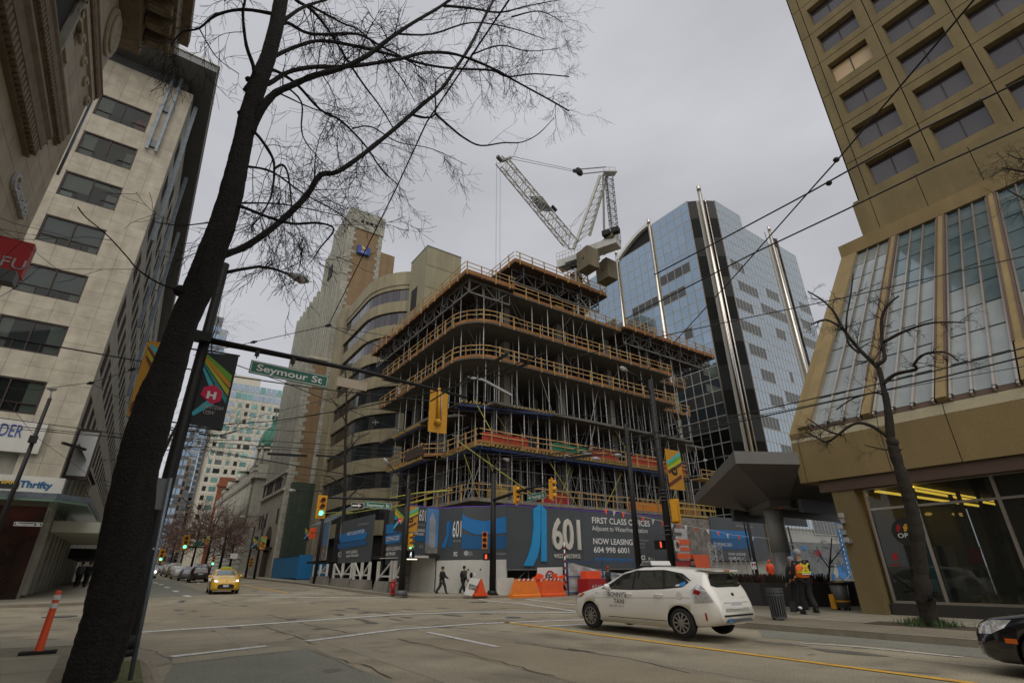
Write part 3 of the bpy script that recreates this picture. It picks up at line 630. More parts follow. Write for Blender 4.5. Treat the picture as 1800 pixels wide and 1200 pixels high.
mb = MB(); mb.prism([(20.5, 92.5, 56.0), (20.5, 95, 56.0), (20.5, 95, 58.8), (20.5, 92.5, 58.8)], (.15, 0, 0)); tag(mb.build('building_sign', 'hoard_dark', None, 'dark square sign fixed flat on the stone front of the brick tower', 'sign'))

# curved office: stacked concrete bands and window bands
b = thing('curved_office_building', 'tan concrete office building with rounded corner and bands of tinted windows', 'building', (28, 66, 1))
def path(off, n=14):
    P = [V((22+off, 82, 0)), V((22+off, 72, 0))]; cx, cy, r = 31.5, 72., 9.5-off
    for i in range(1, n+1): t = PI + (PI/2)*i/n; P.append(V((cx+r*math.cos(t), cy+r*math.sin(t), 0)))
    P.append(V((37, cy-r, 0))); return P
def band(mb, z0, z1, off):
    P = path(off)
    for a, c in zip(P, P[1:]): mb.quad((c.x, c.y, z0), (a.x, a.y, z0), (a.x, a.y, z1), (c.x, c.y, z1))
    top = [(p.x, p.y, z1) for p in P]+[(37, 82, z1)]; bot = [(p.x, p.y, z0) for p in P]+[(37, 82, z0)]
    mb.poly(top[::-1]); mb.poly(bot)
fl = 3.92; z = 44.2
mb = MB(); band(mb, 41.9, 44.2, 0); mb.build('parapet', 'concrete_tan', b)
mb = MB(); band(mb, 41.2, 41.9, .12); mb.build('band', 'concrete_tan', b)
k = 0; z = 41.2
pcp = Pieces(b, 'pane', 260)
while z > 8:
    P = path(.3); zt, zb = z, z-2.15
    segs = []
    for a, c in zip(P, P[1:]):
        kk = max(1, round((c-a).length/1.6)); segs += [(a.lerp(c, i/kk), a.lerp(c, (i+1)/kk)) for i in range(kk)]
    for i, (a, c) in enumerate(segs):
        nrm = (c-a).cross(UZ).normalized(); dn = .06; m = 'glass_bay' if (3 < i < 13 and k < 3) else ('glass_bay' if (i*7+k*3) % 5 == 0 else 'glass_dark')
        d = (c-a)*.02; pcp.add([(c-d)[:2]+(zb,), (a+d)[:2]+(zb,), (a+d)[:2]+(zt,), (c-d)[:2]+(zt,)], nrm*-.05 if nrm.dot(V((1, 1, 0))) < 0 else nrm*.05, m)
    mb = MB(); band(mb, z-fl, z-2.15, 0); mb.build('band', 'concrete_tan', b)
    z -= fl; k += 1
pcp.flush()
mb = MB(); band(mb, 1, 41.2, .7); mb.build('core', 'room_dark', b)
bxp('wall', 'concrete_tan', (21.6, 82, 1), (24.5, 85.8, 45), b)
b = thing('stair_tower', 'plain yellowish concrete rooftop stair tower right of the curved office', 'building', (28, 60, 1))
mb = MB(); q = Py(752, 432, 58); q2 = Py(810, 448, 58); mb.box((q.x, 58, 1), (q2.x+.1, 63.6, q.z)); mb.build('wall', 'concrete_yellow', b)
mb = MB(); mb.box((q.x-.05, 57.95, q.z), (q2.x+.15, 63.7, q.z+.12)); mb.build('coping', 'metal_grey', b)
mb = MB()
for z in (q.z-3.2, q.z-6.8): mb.box((q.x-.01, 57.985, z), (q2.x+.11, 58.0, z+.05))
mb.build('joint', 'concrete_dark', b)
mb = MB(); mb.box((q.x-.02, 60.6, q.z-9), (q.x+.0, 62.6, q.z-5.5)); mb.build('opening', 'room_dark', b)

# ================================================================ DOMED STONE BUILDING, RED BRICK, FAR TOWERS
b = thing('domed_building', 'grey classical stone building with columns and a green copper domed corner tower', 'building', (27, 150, 2))
bxp('wall', 'limestone_grey', (20.5, 133.5, 1.6), (38, 196, 22.0), b); bxp('cornice', 'limestone_grey', (19.6, 132.6, 22.0), (38, 196.5, 23.3), b); bxp('cornice', 'limestone_grey', (20., 133., 10.2), (21, 196, 11.0), b)
bxp('attic', 'limestone_grey', (20.8, 134, 23.3), (38, 196, 25.4), b)
mb = MB()
for k in range(30): mb.box((20.3, 136+k*2.0, 25.4), (20.9, 136.9+k*2.0, 26.1))
mb.build('balustrade', 'limestone_grey', b, kind='stuff')
for k in range(24):
    y = 136.5+k*2.5; mb = MB(); mb.tube([(20.1, y, 11), (20.1, y, 21.3)], [.5, .42], 10); mb.box((19.5, y-.6, 21.3), (20.6, y+.6, 22)); mb.build('column', 'limestone_grey', b)
    bxp('window', 'room_dark', (20.4, y+.85, 12.4), (20.49, y+1.7, 19.5), b); bxp('window', 'room_dark', (20.4, y+.85, 4.5), (20.49, y+1.7, 8.4), b)
mb = MB()
for k in range(9): mb.box((20.3, 133.3, 1.8+k*.95), (20.5, 196, 2.6+k*.95))
mb.build('rusticated_course', 'limestone_grey', b)
tx, ty = 22.9, 138.
for k in range(3): mb = MB(); mb.tube([(20.6, 148+k*17, 25.4), (20.6, 148+k*17, 25.41)], 2.2, 12); mb.prism([(20.2, 146+k*17, 25.4), (20.2, 150+k*17, 25.4), (20.2, 148+k*17, 27.6)], (1, 0, 0)); mb.build('pediment', 'limestone_grey', b)
mb = MB(); mb.box((tx-2.6, ty-2.6, 20), (tx+2.6, ty+2.6, 24)); mb.box((tx-3, ty-3, 24), (tx+3, ty+3, 24.7)); mb.cyl((tx, ty, 24.7), 2.3, 4.6, 16); mb.cyl((tx, ty, 29.3), 2.8, .5, 20)
for k in range(8):
    t = k*PI/4; mb.cyl((tx+2.6*math.cos(t), ty+2.6*math.sin(t), 24.7), .32, 4.6, 8)
    mb.sph((tx+2.9*math.cos(t), ty+2.9*math.sin(t), 30.2), .45, 8)
mb.build('tower', 'limestone_grey', b)
mb = MB(); prof = [(2.6, 29.8), (2.65, 30.8), (2.45, 32), (2.0, 33.4), (1.35, 34.6), (.6, 35.4), (.45, 36.6), (.6, 37), (.2, 37.5), (.07, 40)]
mb.tube([(tx, ty, z) for r, z in prof], [r for r, z in prof], 20); d = mb.build('dome', 'copper_green', b)
mb = MB()
for k in range(10):
    t = k*PI/5; mb.tube([(tx+r*1.02*math.cos(t), ty+r*1.02*math.sin(t), z) for r, z in prof[:6]], .09, 4)
mb.build('rib', 'copper_green', d)
b = thing('brick_office', 'red brick office block with an arched top window down the street', 'building', (28, 230, 3))
bxp('wall', 'brick_red', (19.5, 200, 2), (37, 262, 31.5), b); bxp('wall', 'brick_red', (21, 215, 31.5), (36, 255, 37), b); bxp('cornice', 'brick_red', (19.1, 199.5, 28.5), (37.4, 262, 29.3), b)
for z in (6, 10.5, 15, 19.5, 24):
    for k in range(12):
        mb = MB(); mb.box((19.4, 203+k*4.8, z), (19.5, 205.6+k*4.8, z+2.8)); mb.build('window', 'glass_dark', b)
        if k < 3: mb = MB(); mb.box((22+k*4.6, 199.9, z), (24.6+k*4.6, 200, z+2.8)); mb.build('window', 'glass_dark', b)
mb = MB(); mb.tube([(24.5, 199.95, 25.2), (24.5, 199.6, 25.2)], 2.9, 24); a = mb.build('arch', 'brown_stone', b); mb = MB(); mb.tube([(24.5, 199.7, 25.2), (24.5, 199.5, 25.2)], 2.2, 24); mb.build('window', 'glass_lit', a)
bxp('wall', 'brick_red', (21.0, 199.4, 21.5), (28, 199.85, 25.2), b)
# white apartment tower
b = thing('apartment_tower', 'white apartment tower with rows of green tinted windows behind the hanging banner', 'building', (30, 210, 3))
A = Py(378, 842, 200); B2 = Py(392, 662, 200); C2 = Py(497, 690, 200)
x0, x1, zt = 14.5, 37., 65.
bxp('wall', 'cream_panel', (x0, 200.2, 3), (x1, 225, zt-1.5), b); bxp('wall', 'cream_panel', (x0+.2, 205, zt-1.5), (x0+12, 222, zt+4.5), b)
pc = Pieces(b, 'pane', 290); pc2 = Pieces(b, 'facade_panel', 10); random.seed(21)
nf = 18
for f in range(nf):
    z = 12+f*2.95
    x = x0+.5; j = 0
    while x < x1-2:
        if f >= nf-2: w, h, m = 1.75, 2.6, ('glass_green', 'glass_grey')[random.random() < .6]
        else: w, h, m = ((2.0, 1.5) if j % 3 == 1 else (1.1, 1.5))+(('glass_green', 'glass_grey', 'glass_green', 'glass_dark')[(j*5+(random.random() < .25)*random.randint(0, 3)+(f < 7)*(random.random() < .5)*3) % 4],)
        pc.add([(x, 200.12, z), (x+w, 200.12, z), (x+w, 200.12, z+h), (x, 200.12, z+h)], (0, .06, 0), m); x += w+(.15 if f >= nf-2 else (1.3 if j % 3 else .8)); j += 1
pc.flush()
mb = MB()
for f in range(nf): mb.box((x0, 200.1, 11.2+f*2.95), (x1, 200.2, 11.32+f*2.95))
mb.build('band', 'sign_white', b)
# glass towers and brown blocks seen down the street
def far_tower(label, pxl, pxr, pyt, Y, m, gm, depthY=18, fh=3.2, name='glass_tower', pane_w=1.6, base=3, face=None):
    a, c = Py(pxl, 930, Y), Py(pxr, 930, Y); zt = Py((pxl+pxr)/2, pyt, Y).z
    b = thing(name, label, 'building', ((a.x+c.x)/2, Y, base)); bxp('wall', m, (a.x, Y+.15, base), (c.x, Y+depthY, zt), b)
    pc = Pieces(b, 'window', 120); n = max(2, int((c.x-a.x)/pane_w)); w = (c.x-a.x)/n; k = int((zt-8)/fh)
    for i in range(n):
        for j in range(k): pc.add([(a.x+i*w+.15, Y+.1, 7+j*fh), (a.x+(i+1)*w-.15, Y+.1, 7+j*fh), (a.x+(i+1)*w-.15, Y+.1, 7+j*fh+fh*.62), (a.x+i*w+.15, Y+.1, 7+j*fh+fh*.62)], (0, .08, 0), gm if (i*3+j*5) % 7 else 'glass_spandrel')
    if a.x < 21 < c.x or True:
        y = Y+.5; q = 0
        while y < Y+depthY-1.5 and q < 10:
            for j in range(k): pc.add([(a.x-.05, y+w-.3, 7+j*fh), (a.x-.05, y, 7+j*fh), (a.x-.05, y, 7+j*fh+fh*.62), (a.x-.05, y+w-.3, 7+j*fh+fh*.62)], (.08, 0, 0), gm)
            y += w; q += 1
    pc.flush(); return b
far_tower('slim blue glass tower far down the street between trees', 318, 352, 640, 330, 'pale_tower', 'glass_blue', 25)
far_tower('green glass apartment tower standing left of the white tower', 352, 385, 700, 260, 'pale_tower', 'glass_green', 22)
far_tower('tall pale blue glass tower just right of the big tree trunk', 290, 316, 560, 300, 'pale_tower', 'glass_blue', 25)
far_tower('brown stone block with small square windows at the end of the street', 268, 305, 800, 290, 'brown_stone', 'glass_dark', 20, 3.6, 'stone_block_building', 2.6)
far_tower('ochre brick block with lit upper windows beside the brown stone block', 305, 333, 865, 330, 'brown_stone', 'glass_lit', 20, 3.8, 'brick_block_building', 2.8)
far_tower('grey glass office slab beyond the overhanging limestone roof', 283, 300, 535, 210, 'metal_grey', 'glass_blue', 16)
# ================================================================ BLUE GLASS TOWER
b = thing('glass_tower', 'blue mirrored glass office tower with black corner strips and chrome pipes', 'building', (80, 50, 1))
GT = 60.7
pc = Pieces(b, 'pane', 295); random.seed(31)
def gface(P0, P1, z0, z1, n, rh, light, blackbelow=0, seed=0, darkp=.35):
    P0, P1 = V(P0), V(P1); u = (P1-P0)/n; nn = u.cross(UZ).normalized(); ins = -nn*.1
    rows = int((z1-z0)/rh); grid = MB(); ou = nn*.03; uu = u.normalized()
    for i in range(n+1): p = P0+u*i-uu*.05; grid.obox((p.x, p.y, z0), uu*.1, ou, (0, 0, z1-z0))
    for r in range(rows+1): z = z1-r*rh; grid.obox((P0.x, P0.y, z-.055), P1-P0, ou*.8, (0, 0, .11))
    if not blackbelow > 20 or True: grid.build('mullion', 'mullion', b, kind='stuff')
    for r in range(rows):
        zt = z1-r*rh; zb = zt-rh
        run = (random.randint(0, n//2), random.randint(n//2+1, n)) if (r % 2 == 0 and r > 5 and random.random() < .95) else None
        for i in range(n):
            m = light
            if run and run[0] <= i < run[1]: m = 'glass_spandrel'
            if zt < blackbelow: m = 'glass_black' if r % 4 else 'glass_spandrel'  # low panes turned black: a dark reflection put into the glass colour
            a = P0+u*(i+.05); c = P0+u*(i+.95)
            pc.add([(a.x, a.y, zb+.07), (c.x, c.y, zb+.07), (c.x, c.y, zt-.07), (a.x, a.y, zt-.07)], ins, m)
def core(P, z0, z1, m='mullion'):
    mb = MB(); mb.prism([(p[0], p[1], z0) for p in P], (0, 0, z1-z0)); return mb.build('wall', m, b)
core([(66.5, 40.95), (67.7, 39.7), (70.2, 38.1), (77.8, 38.1), (77.8, 49.2), (66.5, 49.2)], 1, GT-.05); core([(66.5, 49.2), (77.8, 49.2), (77.8, 54.9), (96, 54.9), (96, 70), (66.5, 70)], 1, 57.45)
core([(77.8, 38.12), (96.3, 38.12), (96.3, 54.9), (77.8, 54.9)], 1, 58.3)
gface((66.4, 48.8, 0), (66.4, 40.85, 0), 6, GT, 5, 1.93, 'glass_blue', 23)
gface((66.4, 57.4, 0), (66.4, 49.6, 0), 6, GT-3.2, 5, 1.93, 'glass_blue', 23)
gface((66.4, 66.6, 0), (66.4, 58.3, 0), 6, 57.4, 5, 1.93, 'glass_blue', 23)
gface((70.3, 38.0, 0), (77.8, 38.0, 0), 6, GT, 8, 1.93, 'glass_grey', 6)
gface((77.9, 38.0, 0), (85.8, 38.0, 0), 6, 58.2, 8, 1.93, 'glass_grey', 6)
gface((90.2, 38.0, 0), (96.3, 38.0, 0), 6, 59, 6, 1.93, 'glass_grey', 6)
pc.flush()
pb = Pieces(b, 'black_pane', 120)
for (a, c) in (((66.42, 40.78), (67.55, 39.75)), ((68.3, 39.1), (70.15, 38.02)), ((88.2, 38.4), (90.1, 38.0)), ((86.0, 37.98), (86.9, 38.4))):
    A = V((*a, 0)); C = V((*c, 0)); d = (C-A)*.03; n = (C-A).cross(UZ).normalized()
    for r in range(15):
        z = GT-.1-r*3.86; pb.add([(A+d)[:2]+(z-3.8,), (C-d)[:2]+(z-3.8,), (C-d)[:2]+(z,), (A+d)[:2]+(z,)], -n*.1, 'glass_black' if r % 2 else 'glass_strip')
pb.flush()
for (x, y, r, z1) in ((67.75, 39.0, .34, GT+2.6), (68.6, 38.7, .12, GT), (66.1, 49.2, .3, GT+1.2), (66.1, 57.9, .25, GT-.8), (87.3, 37.7, .27, GT+1.4)):
    mb = MB(); mb.cyl((x, y, 1), r, z1-1, 14); mb.cyl((x, y, z1-.9), r*1.12, .9, 14); mb.build('pipe', 'chrome', b)
for (x, y) in ((66.35, 40.82), (70.2, 37.98), (90.1, 37.96)):
    mb = MB(); mb.box((x-.07, y-.07, 1), (x+.07, y+.07, GT)); mb.build('trim', 'alu_warm', b)
mb = MB(); P = [(57.6-.7*i, 57.5+3.2*math.sin(PI*i/24)) for i in range(13)]
for (ya, za), (yb, zb) in zip(P, P[1:]): mb.prism([(66.0, ya, za), (66.0, yb, zb), (66.0, yb, zb+.75), (66.0, ya, za+.75)], (6, 0, 0))
mb.build('curved_roof', 'sign_white', b); mb = MB(); mb.prism([(66.7, 57.6, 57.4)]+[(66.7, y, z) for y, z in P]+[(66.7, 49.2, 57.4)], (4, 0, 0)); mb.build('roof_recess', 'black_matte', b)

# ================================================================ OPUS BUILDING (right)
b = thing('concrete_tower', 'brown precast concrete office tower with sloped skylight podium and glazed shop at right', 'building', (40, 0, .15))
XT = 37.; JY = [9.6, 8.9]+[8.9-3.9*k for k in range(1, 9)]; RZ = [25.45+3.4*k for k in range(14)]
mb = MB(); mb.box((XT+.62, -26, 20.5), (52, 9.5, 74)); mb.build('core', 'room_dark', b)
mb = MB(); mb.box((XT, 9.52, 25.4), (52, 9.6, 74)); mb.build('wall', 'precast', b)
pm = MB()  # one precast panel with splayed opening: local y 0..-3.9 (towards the right), z 0..3.4
W0, H0, g = 3.9, 3.4, .03
o = [(0, -g, g), (0, -W0+g, g), (0, -W0+g, H0-g), (0, -g, H0-g)]; i1 = [(0, -.42, .62), (0, -3.2, .62), (0, -3.2, 2.72), (0, -.42, 2.72)]; i2 = [(.5, -.5, .78), (.5, -3.14, .78), (.5, -3.14, 2.66), (.5, -.5, 2.66)]; ob = [(.35, y, z) for x, y, z in o]
pm.add(o+i1+i2+ob, [(0, 1, 5, 4), (1, 2, 6, 5), (2, 3, 7, 6), (3, 0, 4, 7), (4, 5, 9, 8), (5, 6, 10, 9), (6, 7, 11, 10), (7, 4, 8, 11), (0, 3, 15, 12), (1, 0, 12, 13), (2, 1, 13, 14), (3, 2, 14, 15)])
pme = pm.mesh('precast_panel', 'precast')
wm = MB(); wm.box((.5, -.48, .76), (.56, -3.16, 2.68), 0); wm.box((.44, -1.85, .78), (.5, -1.79, 2.66), 1); wm.box((.44, -.5, 2.5), (.52, -3.14, 2.66), 1); wm.box((.44, -.5, .78), (.5, -3.14, .83), 1)
wms = {m: wm.mesh('window', [m, 'bronze']) for m in ('glass_tower', 'glass_lit')}
for r, z in enumerate(RZ[:13]):
    for k in range(1, 9):
        y = JY[k]; inst('precast_panel', pme, b, (XT, y, z)); inst('window', wms['glass_lit' if (k == 1 and r == 3) else 'glass_tower'], b, (XT, y, z))
    mb = MB(); mb.box((XT, 8.93, z+.03), (XT+.4, 9.6, z+3.37)); mb.build('precast_panel', 'precast', b)
for (k, r) in ((2, 5),):
    for q in (0, 1): mb = MB(); mb.box((XT+.43, JY[k]-.75-q*1.3, RZ[r]+1.55), (XT+.44, JY[k]-1.6-q*1.3, RZ[r]+1.75)); mb.box((XT+.43, JY[k]-.75-q*1.3, RZ[r]+1.2), (XT+.44, JY[k]-1.6-q*1.3, RZ[r]+1.3)); mb.build('ceiling_light', 'gold_dim', b)
y = 9.95
for k, (ya, yb) in enumerate([(9.95, 8.85), (8.85, 6.1), (6.1, 3.3), (3.3, .5), (.5, -2.3), (-2.3, -5.1), (-5.1, -7.9)]):
    mb = MB(); mb.box((XT-.35, yb+.02, 22.3), (XT+.5, ya-.02, 25.25)); mb.build('wall_panel', 'precast', b)
mb = MB(); mb.box((XT-.28, -26, 25.25), (XT+.6, 9.85, 25.42)); mb.build('ledge', 'precast', b)
# podium fascia in panels
fy = [10.85, 10.55, Px(1535, 757, 22).y-.2, Px(1661, 727, 22).y, 3.6-.5, .4, -3., -6.5, -10]
for k in range(len(fy)-1):
    ya, yb = fy[k]-.015, fy[k+1]+.015
    mb = MB(); mb.box((22, yb, 4.84), (22.35, ya, 6.46)); mb.build('fascia_panel', 'aggregate_tan', b)
    mb = MB(); mb.prism([(22.0, ya, 6.47), (22.35, ya, 6.47), (22.35, ya, 6.85), (22.12, ya, 6.85)], (0, yb-ya, 0)); mb.build('ledge', 'aggregate_pale', b)
mb = MB(); mb.prism([(22.12, 10.6, 6.86), (22.9, 10.6, 6.86), (22.9, 10.6, 7.05), (22.2, 10.6, 7.05)], (0, -25, 0)); mb.box((22.1, -14, 4.4), (22.6, 10.2, 4.82)); mb.build('sill', 'aggregate_red', b)
mb = MB(); mb.prism([(22.35, 10.84, 4.84), (22, 10.84, 6.85), (22.3, 10.84, 7.2), (34.6, 10.84, 20.7), (34.6, 10.84, 21.2), (37, 10.84, 21.2), (37, 10.84, 4.84)], (0, -.85, 0)); mb.build('side_wall', 'aggregate_tan', b)
# sloping skylight
B0, T0 = V((22.25, 0, 7.05)), V((34.6, 0, 20.35)); sl = T0-B0
def SP(t, y, off=0.): n = V((-sl.z, 0, sl.x)).normalized(); p = B0+sl*t+n*off; return (p.x, y, p.z)
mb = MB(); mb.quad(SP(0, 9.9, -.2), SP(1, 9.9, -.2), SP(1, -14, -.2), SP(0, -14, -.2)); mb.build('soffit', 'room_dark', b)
mb = MB(); mb.box((34.3, -14, 20.35), (38, 10.84, 21.25)); mb.build('roof_beam', 'aggregate_tan', b)
ed = [(1427, 748), (1512, 729), (1537, 723), (1641, 700), (1671, 693), (1789, 666)]
ys = [Px(x, y, 22.2).y for x, y in ed]; pw = ys[1]-ys[2]; gw = ys[2]-ys[3]
groups = [(ys[0], ys[1]), (ys[2], ys[3]), (ys[4], ys[5])]
y = ys[5]
for k in range(3): groups.append((y-.5, y-.5-2.3)); y = y-2.8
mb_y = []
pc = Pieces(b, 'pane', 280); NR = 9; random.seed(4)
for gi, (ya, yb) in enumerate(groups):
    for i in range(3):
        a = ya+(yb-ya)*i/3-.03; c = ya+(yb-ya)*(i+1)/3+.03
        for r in range(NR):
            t0, t1 = r/NR+.003, (r+1)/NR-.003
            dk = (r - 3.2 - (-.8+gi*-1.55-i*.55)) > 4.4+.0 and gi > 0
            pc.add([SP(t0, a), SP(t0, c), SP(t1, c), SP(t1, a)], (.05, 0, -.05), 'glass_sky_dark' if dk else 'glass_skylight')
    for i in range(4):
        yy = ya+(yb-ya)*i/3; mb = MB(); mb.obox(SP(-.012, yy-.035, .0), V(SP(1, yy, 0))-V(SP(0, yy, 0)), (0, .07, 0), V(SP(0, 0, .14))-V(SP(0, 0, 0))); mb.build('glazing_bar', 'alu_warm', b)
        mb = MB(); mb.box((22.1, yy-.06, 6.98), (22.3, yy+.06, 7.12)); mb.build('foot', 'black_matte', b)
    nx = groups[gi+1][0] if gi+1 < len(groups) else yb-.5
    mb = MB(); mb.obox(SP(-.01, nx+.1, -.1), V(SP(1, 0, 0))-V(SP(0, 0, 0)), (0, yb-nx-.2, 0), V(SP(0, 0, .3))-V(SP(0, 0, 0))); mb.build('pilaster', 'aggregate_tan', b)
    for yy in (nx+.09, yb-.09): mb = MB(); mb.obox(SP(.12, yy-.04, .02), V(SP(.88, 0, 0))-V(SP(0, 0, 0)), (0, .08, 0), V(SP(0, 0, .22))-V(SP(0, 0, 0))); mb.build('trim', 'aggregate_red', b)
pc.flush()
mb = MB(); mb.obox(SP(-.01, 9.93, -.1), V(SP(1, 0, 0))-V(SP(0, 0, 0)), (0, .5, 0), V(SP(0, 0, .32))-V(SP(0, 0, 0))); mb.build('pilaster', 'aggregate_tan', b)
mb = MB(); p0, p1 = Py(1470, 560, 11.4), Py(1487, 492, 11.4); mb.tube([p0-(p1-p0)*.15, p0, p1, p1+(p1-p0)*.12], [.35, .6, .6, .35], 14); mb.build('duct', 'aggregate_tan', b)
# ground floor
XG = 22.6
mb = MB(); mb.box((22.15, 9.0, .15), (23.1, 9.8, 4.5)); mb.build('column', 'precast', b)  # darker brown than the fascia: shade on the column put into its colour
my = [8.82, Px(1668, 1062, XG).y, Px(1830, 1066, XG).y, 2.2, -.4, -3, -6, -9]
mb = MB(); mb.box((XG-.15, -14, .15), (XG+.3, 8.95, .52)); mb.build('plinth', 'concrete_dark', b)
for k in range(len(my)-1):
    for z0, z1 in ((.6, 3.62), (3.7, 4.36)):
        mb = MB(); mb.box((XG, my[k+1]+.05, z0), (XG+.012, my[k]-.05, z1)); mb.build('pane', 'glass_shop', b)
    mb = MB(); mb.box((XG-.05, my[k]-.05, .52), (XG+.1, my[k]+.05, 4.4)); mb.build('mullion', 'alu_warm', b)
for z in (.52, 3.62, 4.36): mb = MB(); mb.box((XG-.04, -14, z), (XG+.08, 8.87, z+.08)); mb.build('transom', 'alu_warm', b)
mb = MB(); mb.box((XG+.3, -14, .3), (36, 8.9, .5)); mb.build('shop_floor', 'concrete', b)
mb = MB(); mb.box((XG+.1, -14, 4.42), (36, 9.2, 4.8)); mb.build('ceiling', 'concrete_dark', b)
mb = MB(); mb.box((34, -14, .5), (34.3, 8.9, 4.4)); mb.box((23.3, 8.96, .5), (34, 9.1, 4.4)); mb.build('wall', 'concrete', b)
for (a, c, w) in (((1541, 863), (1723, 889), .16), ((1590, 858), (1752, 886), .12), ((1598, 854), (1752, 881), .06)):
    p0, p1 = Pz(*a, 4.3), Pz(*c, 4.3); mb = MB(); mb.bar(p0, p1, w, .06); mb.build('ceiling_light', 'gold_lamp', b)
for (x, y) in ((1632, 903), (1680, 903), (1690, 904), (1548, 911)):
    p = Px(x, y, 27); mb = MB(); mb.sph(p, .14, 8, sc=(1, 1, .5)); mb.build('pendant_lamp', 'gold_dim', b)
def flat(m, pts, X, name='poster', th=.01): mb = MB(); mb.prism([Px(x, y, X) for x, y in pts], (th, 0, 0)); return mb.build(name, m, b)
flat('cyan', [(1622, 955), (1630, 957), (1653, 1042), (1643, 1043)], XG+.5, 'hanging_banner'); flat('red_sign', [(1700, 960), (1722, 960), (1730, 990), (1706, 988)], XG+.4); flat('red_sign', [(1568, 972), (1576, 972), (1578, 984), (1570, 984)], XG-.02)
text('Idea', Px(1567, 994, XG-.02), -UY, UZ, .09, 'red_sign', b, width=.28)
for k, x in enumerate((1560, 1592, 1690, 1705, 1740, 1770)):
    p = Px(x, 930, 26); mb = MB(); mb.box((26, p.y-.06, .5), (26.1, p.y+.06, 4.4)); mb.build('post', 'concrete_new', b)
for k, (x, m) in enumerate(((1590, 'brown_stone'), (1655, 'cream_panel'), (1672, 'blind'), (1597, 'concrete_new'))):
    p = Px(x, 1000, 25); mb = MB(); mb.box((25, p.y-.25, .55), (25.1, p.y+.25, 2.4)); mb.build('display_panel', m, b)
c = Px(1594, 934, XG-.03); mb = MB(); mb.disc(c, (-1, 0, 0), .46, .01, 28); mb.build('shop_emblem', 'sign_black', b)
for dy, m in ((.22, 'red_sign'), (0, 'thrift_gold'), (-.22, 'rbc_blue')):
    q = c+V((-.014, dy, .14)); mb = MB(); mb.disc(q, (-1, 0, 0), .075, .006, 9); mb.disc(q+V((0, -.03, .08)), (-1, 0, 0), .05, .006, 7); mb.disc(q+V((0, .03, -.09)), (-1, 0, 0), .045, .006, 7); mb.build('paint_blob', m, b)
text('OPUS', c+V((-.014, .0, -.19)), -UY, UZ, .15, 'letter_white', b, width=.6, center=True)
p = thing('potted_palm', 'dark leafy potted palm standing inside the shop window at far right', 'plant', (25.2, 4.6, .5))
mb = MB(); random.seed(9); c = V((25.2, 5.1, 2.9))
c = Px(1775, 950, 25.2)
for k in range(46):
    a = random.uniform(0, 2*PI); e = random.uniform(-.2, 1.1); L = random.uniform(.45, .8); d = V((math.cos(a)*math.cos(e), math.sin(a)*math.cos(e), math.sin(e)))
    pts = [c, c+d*L*.5+V((0, 0, .05)), c+d*L+V((0, 0, -.22))]; s = d.cross(UZ).normalized()*.05
    mb.add([pts[0], pts[1]-s, pts[1]+s, pts[2]], [(0, 1, 2), (1, 3, 2)])
mb.build('foliage', 'foliage', p); mb = MB(); mb.tube([(c.x, c.y, .5), c], .04, 6); mb.cyl((c.x, c.y, .5), .25, .5, 12); mb.build('stem', 'bark_pale', p)
# corner canopy, column, planter
b = thing('corner_canopy', 'dark grey angular metal canopy on one round column at the plaza corner', 'canopy', (24, 14, .15))
zc = 5.8
Bc, Cc, Dc = Pz(1290, 795, zc), Pz(1220, 873, zc), Pz(1402, 797, zc)
PB = [V((21.9, 10.9, zc)), V((Dc.x, Dc.y, zc)), Bc, Cc, V((34, 19, zc)), V((34, 10.9, zc))]
mb = MB()
mb.prism(PB, (0, 0, .06))
for a, c in zip(PB[1:4], PB[2:5]): mb.quad(a, c, c-V((0, 0, .42)), a-V((0, 0, .42)))
mb.build('fascia', 'canopy_grey', b)
ctr = V((26.5, 14.2, zc-1.35))
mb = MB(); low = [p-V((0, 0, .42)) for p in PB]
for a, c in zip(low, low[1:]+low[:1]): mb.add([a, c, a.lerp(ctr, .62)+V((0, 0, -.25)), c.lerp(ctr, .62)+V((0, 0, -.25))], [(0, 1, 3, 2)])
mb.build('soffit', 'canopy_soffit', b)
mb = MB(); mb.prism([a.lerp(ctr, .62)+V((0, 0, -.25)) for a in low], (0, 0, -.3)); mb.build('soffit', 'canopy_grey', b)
mb = MB()
for k in range(3): mb.box((24.5, 12.2, 4.0+k*.02), (33, 12.4, 4.55)) if k == 0 else mb.box((24.4+k*.6, 11.2+k*2.6, 3.95), (33, 11.35+k*2.6, 4.5))
mb.build('beam', 'metal_grey', b)
cc = Py(1372, 1020, 14); cb = V((25.3, 14.1, .15))
mb = MB(); mb.cyl(cb, .42, 2.2, 26); mb.cyl(cb+V((0, 0, 2.22)), .42, 2.3, 26); mb.cyl(cb+V((0, 0, 2.19)), .405, .04, 26); mb.build('column', 'column_grey', b)
mb = MB(); mb.cyl((22.3, 12.1, 3.98), .12, .03, 12); mb.build('downlight', 'red_sign', b)
b = thing('planter', 'black curved stone planter full of low shrubs under the canopy', 'planter', (25.5, 14.5, .15))
pp = [V((23.9, 18.6, .16)), V((23.7, 16.5, .16)), V((23.8, 14.6, .16)), V((24.3, 13.1, .16)), V((25.3, 12.2, .16)), V((26.8, 11.9, .16)), V((29.5, 11.9, .16)), V((29.5, 18.6, .16))]
mb = MB(); mb.prism(pp, (0, 0, .92)); mb.build('wall', 'granite_dark', b)
mb = MB(); mb.prism([V(p)+(V((26.5, 15.3, .16))-V(p))*.02 + V((0, 0, .921)) for p in pp], (0, 0, .012)); mb.build('soil', 'earth', b)
mb = MB(); random.seed(12)
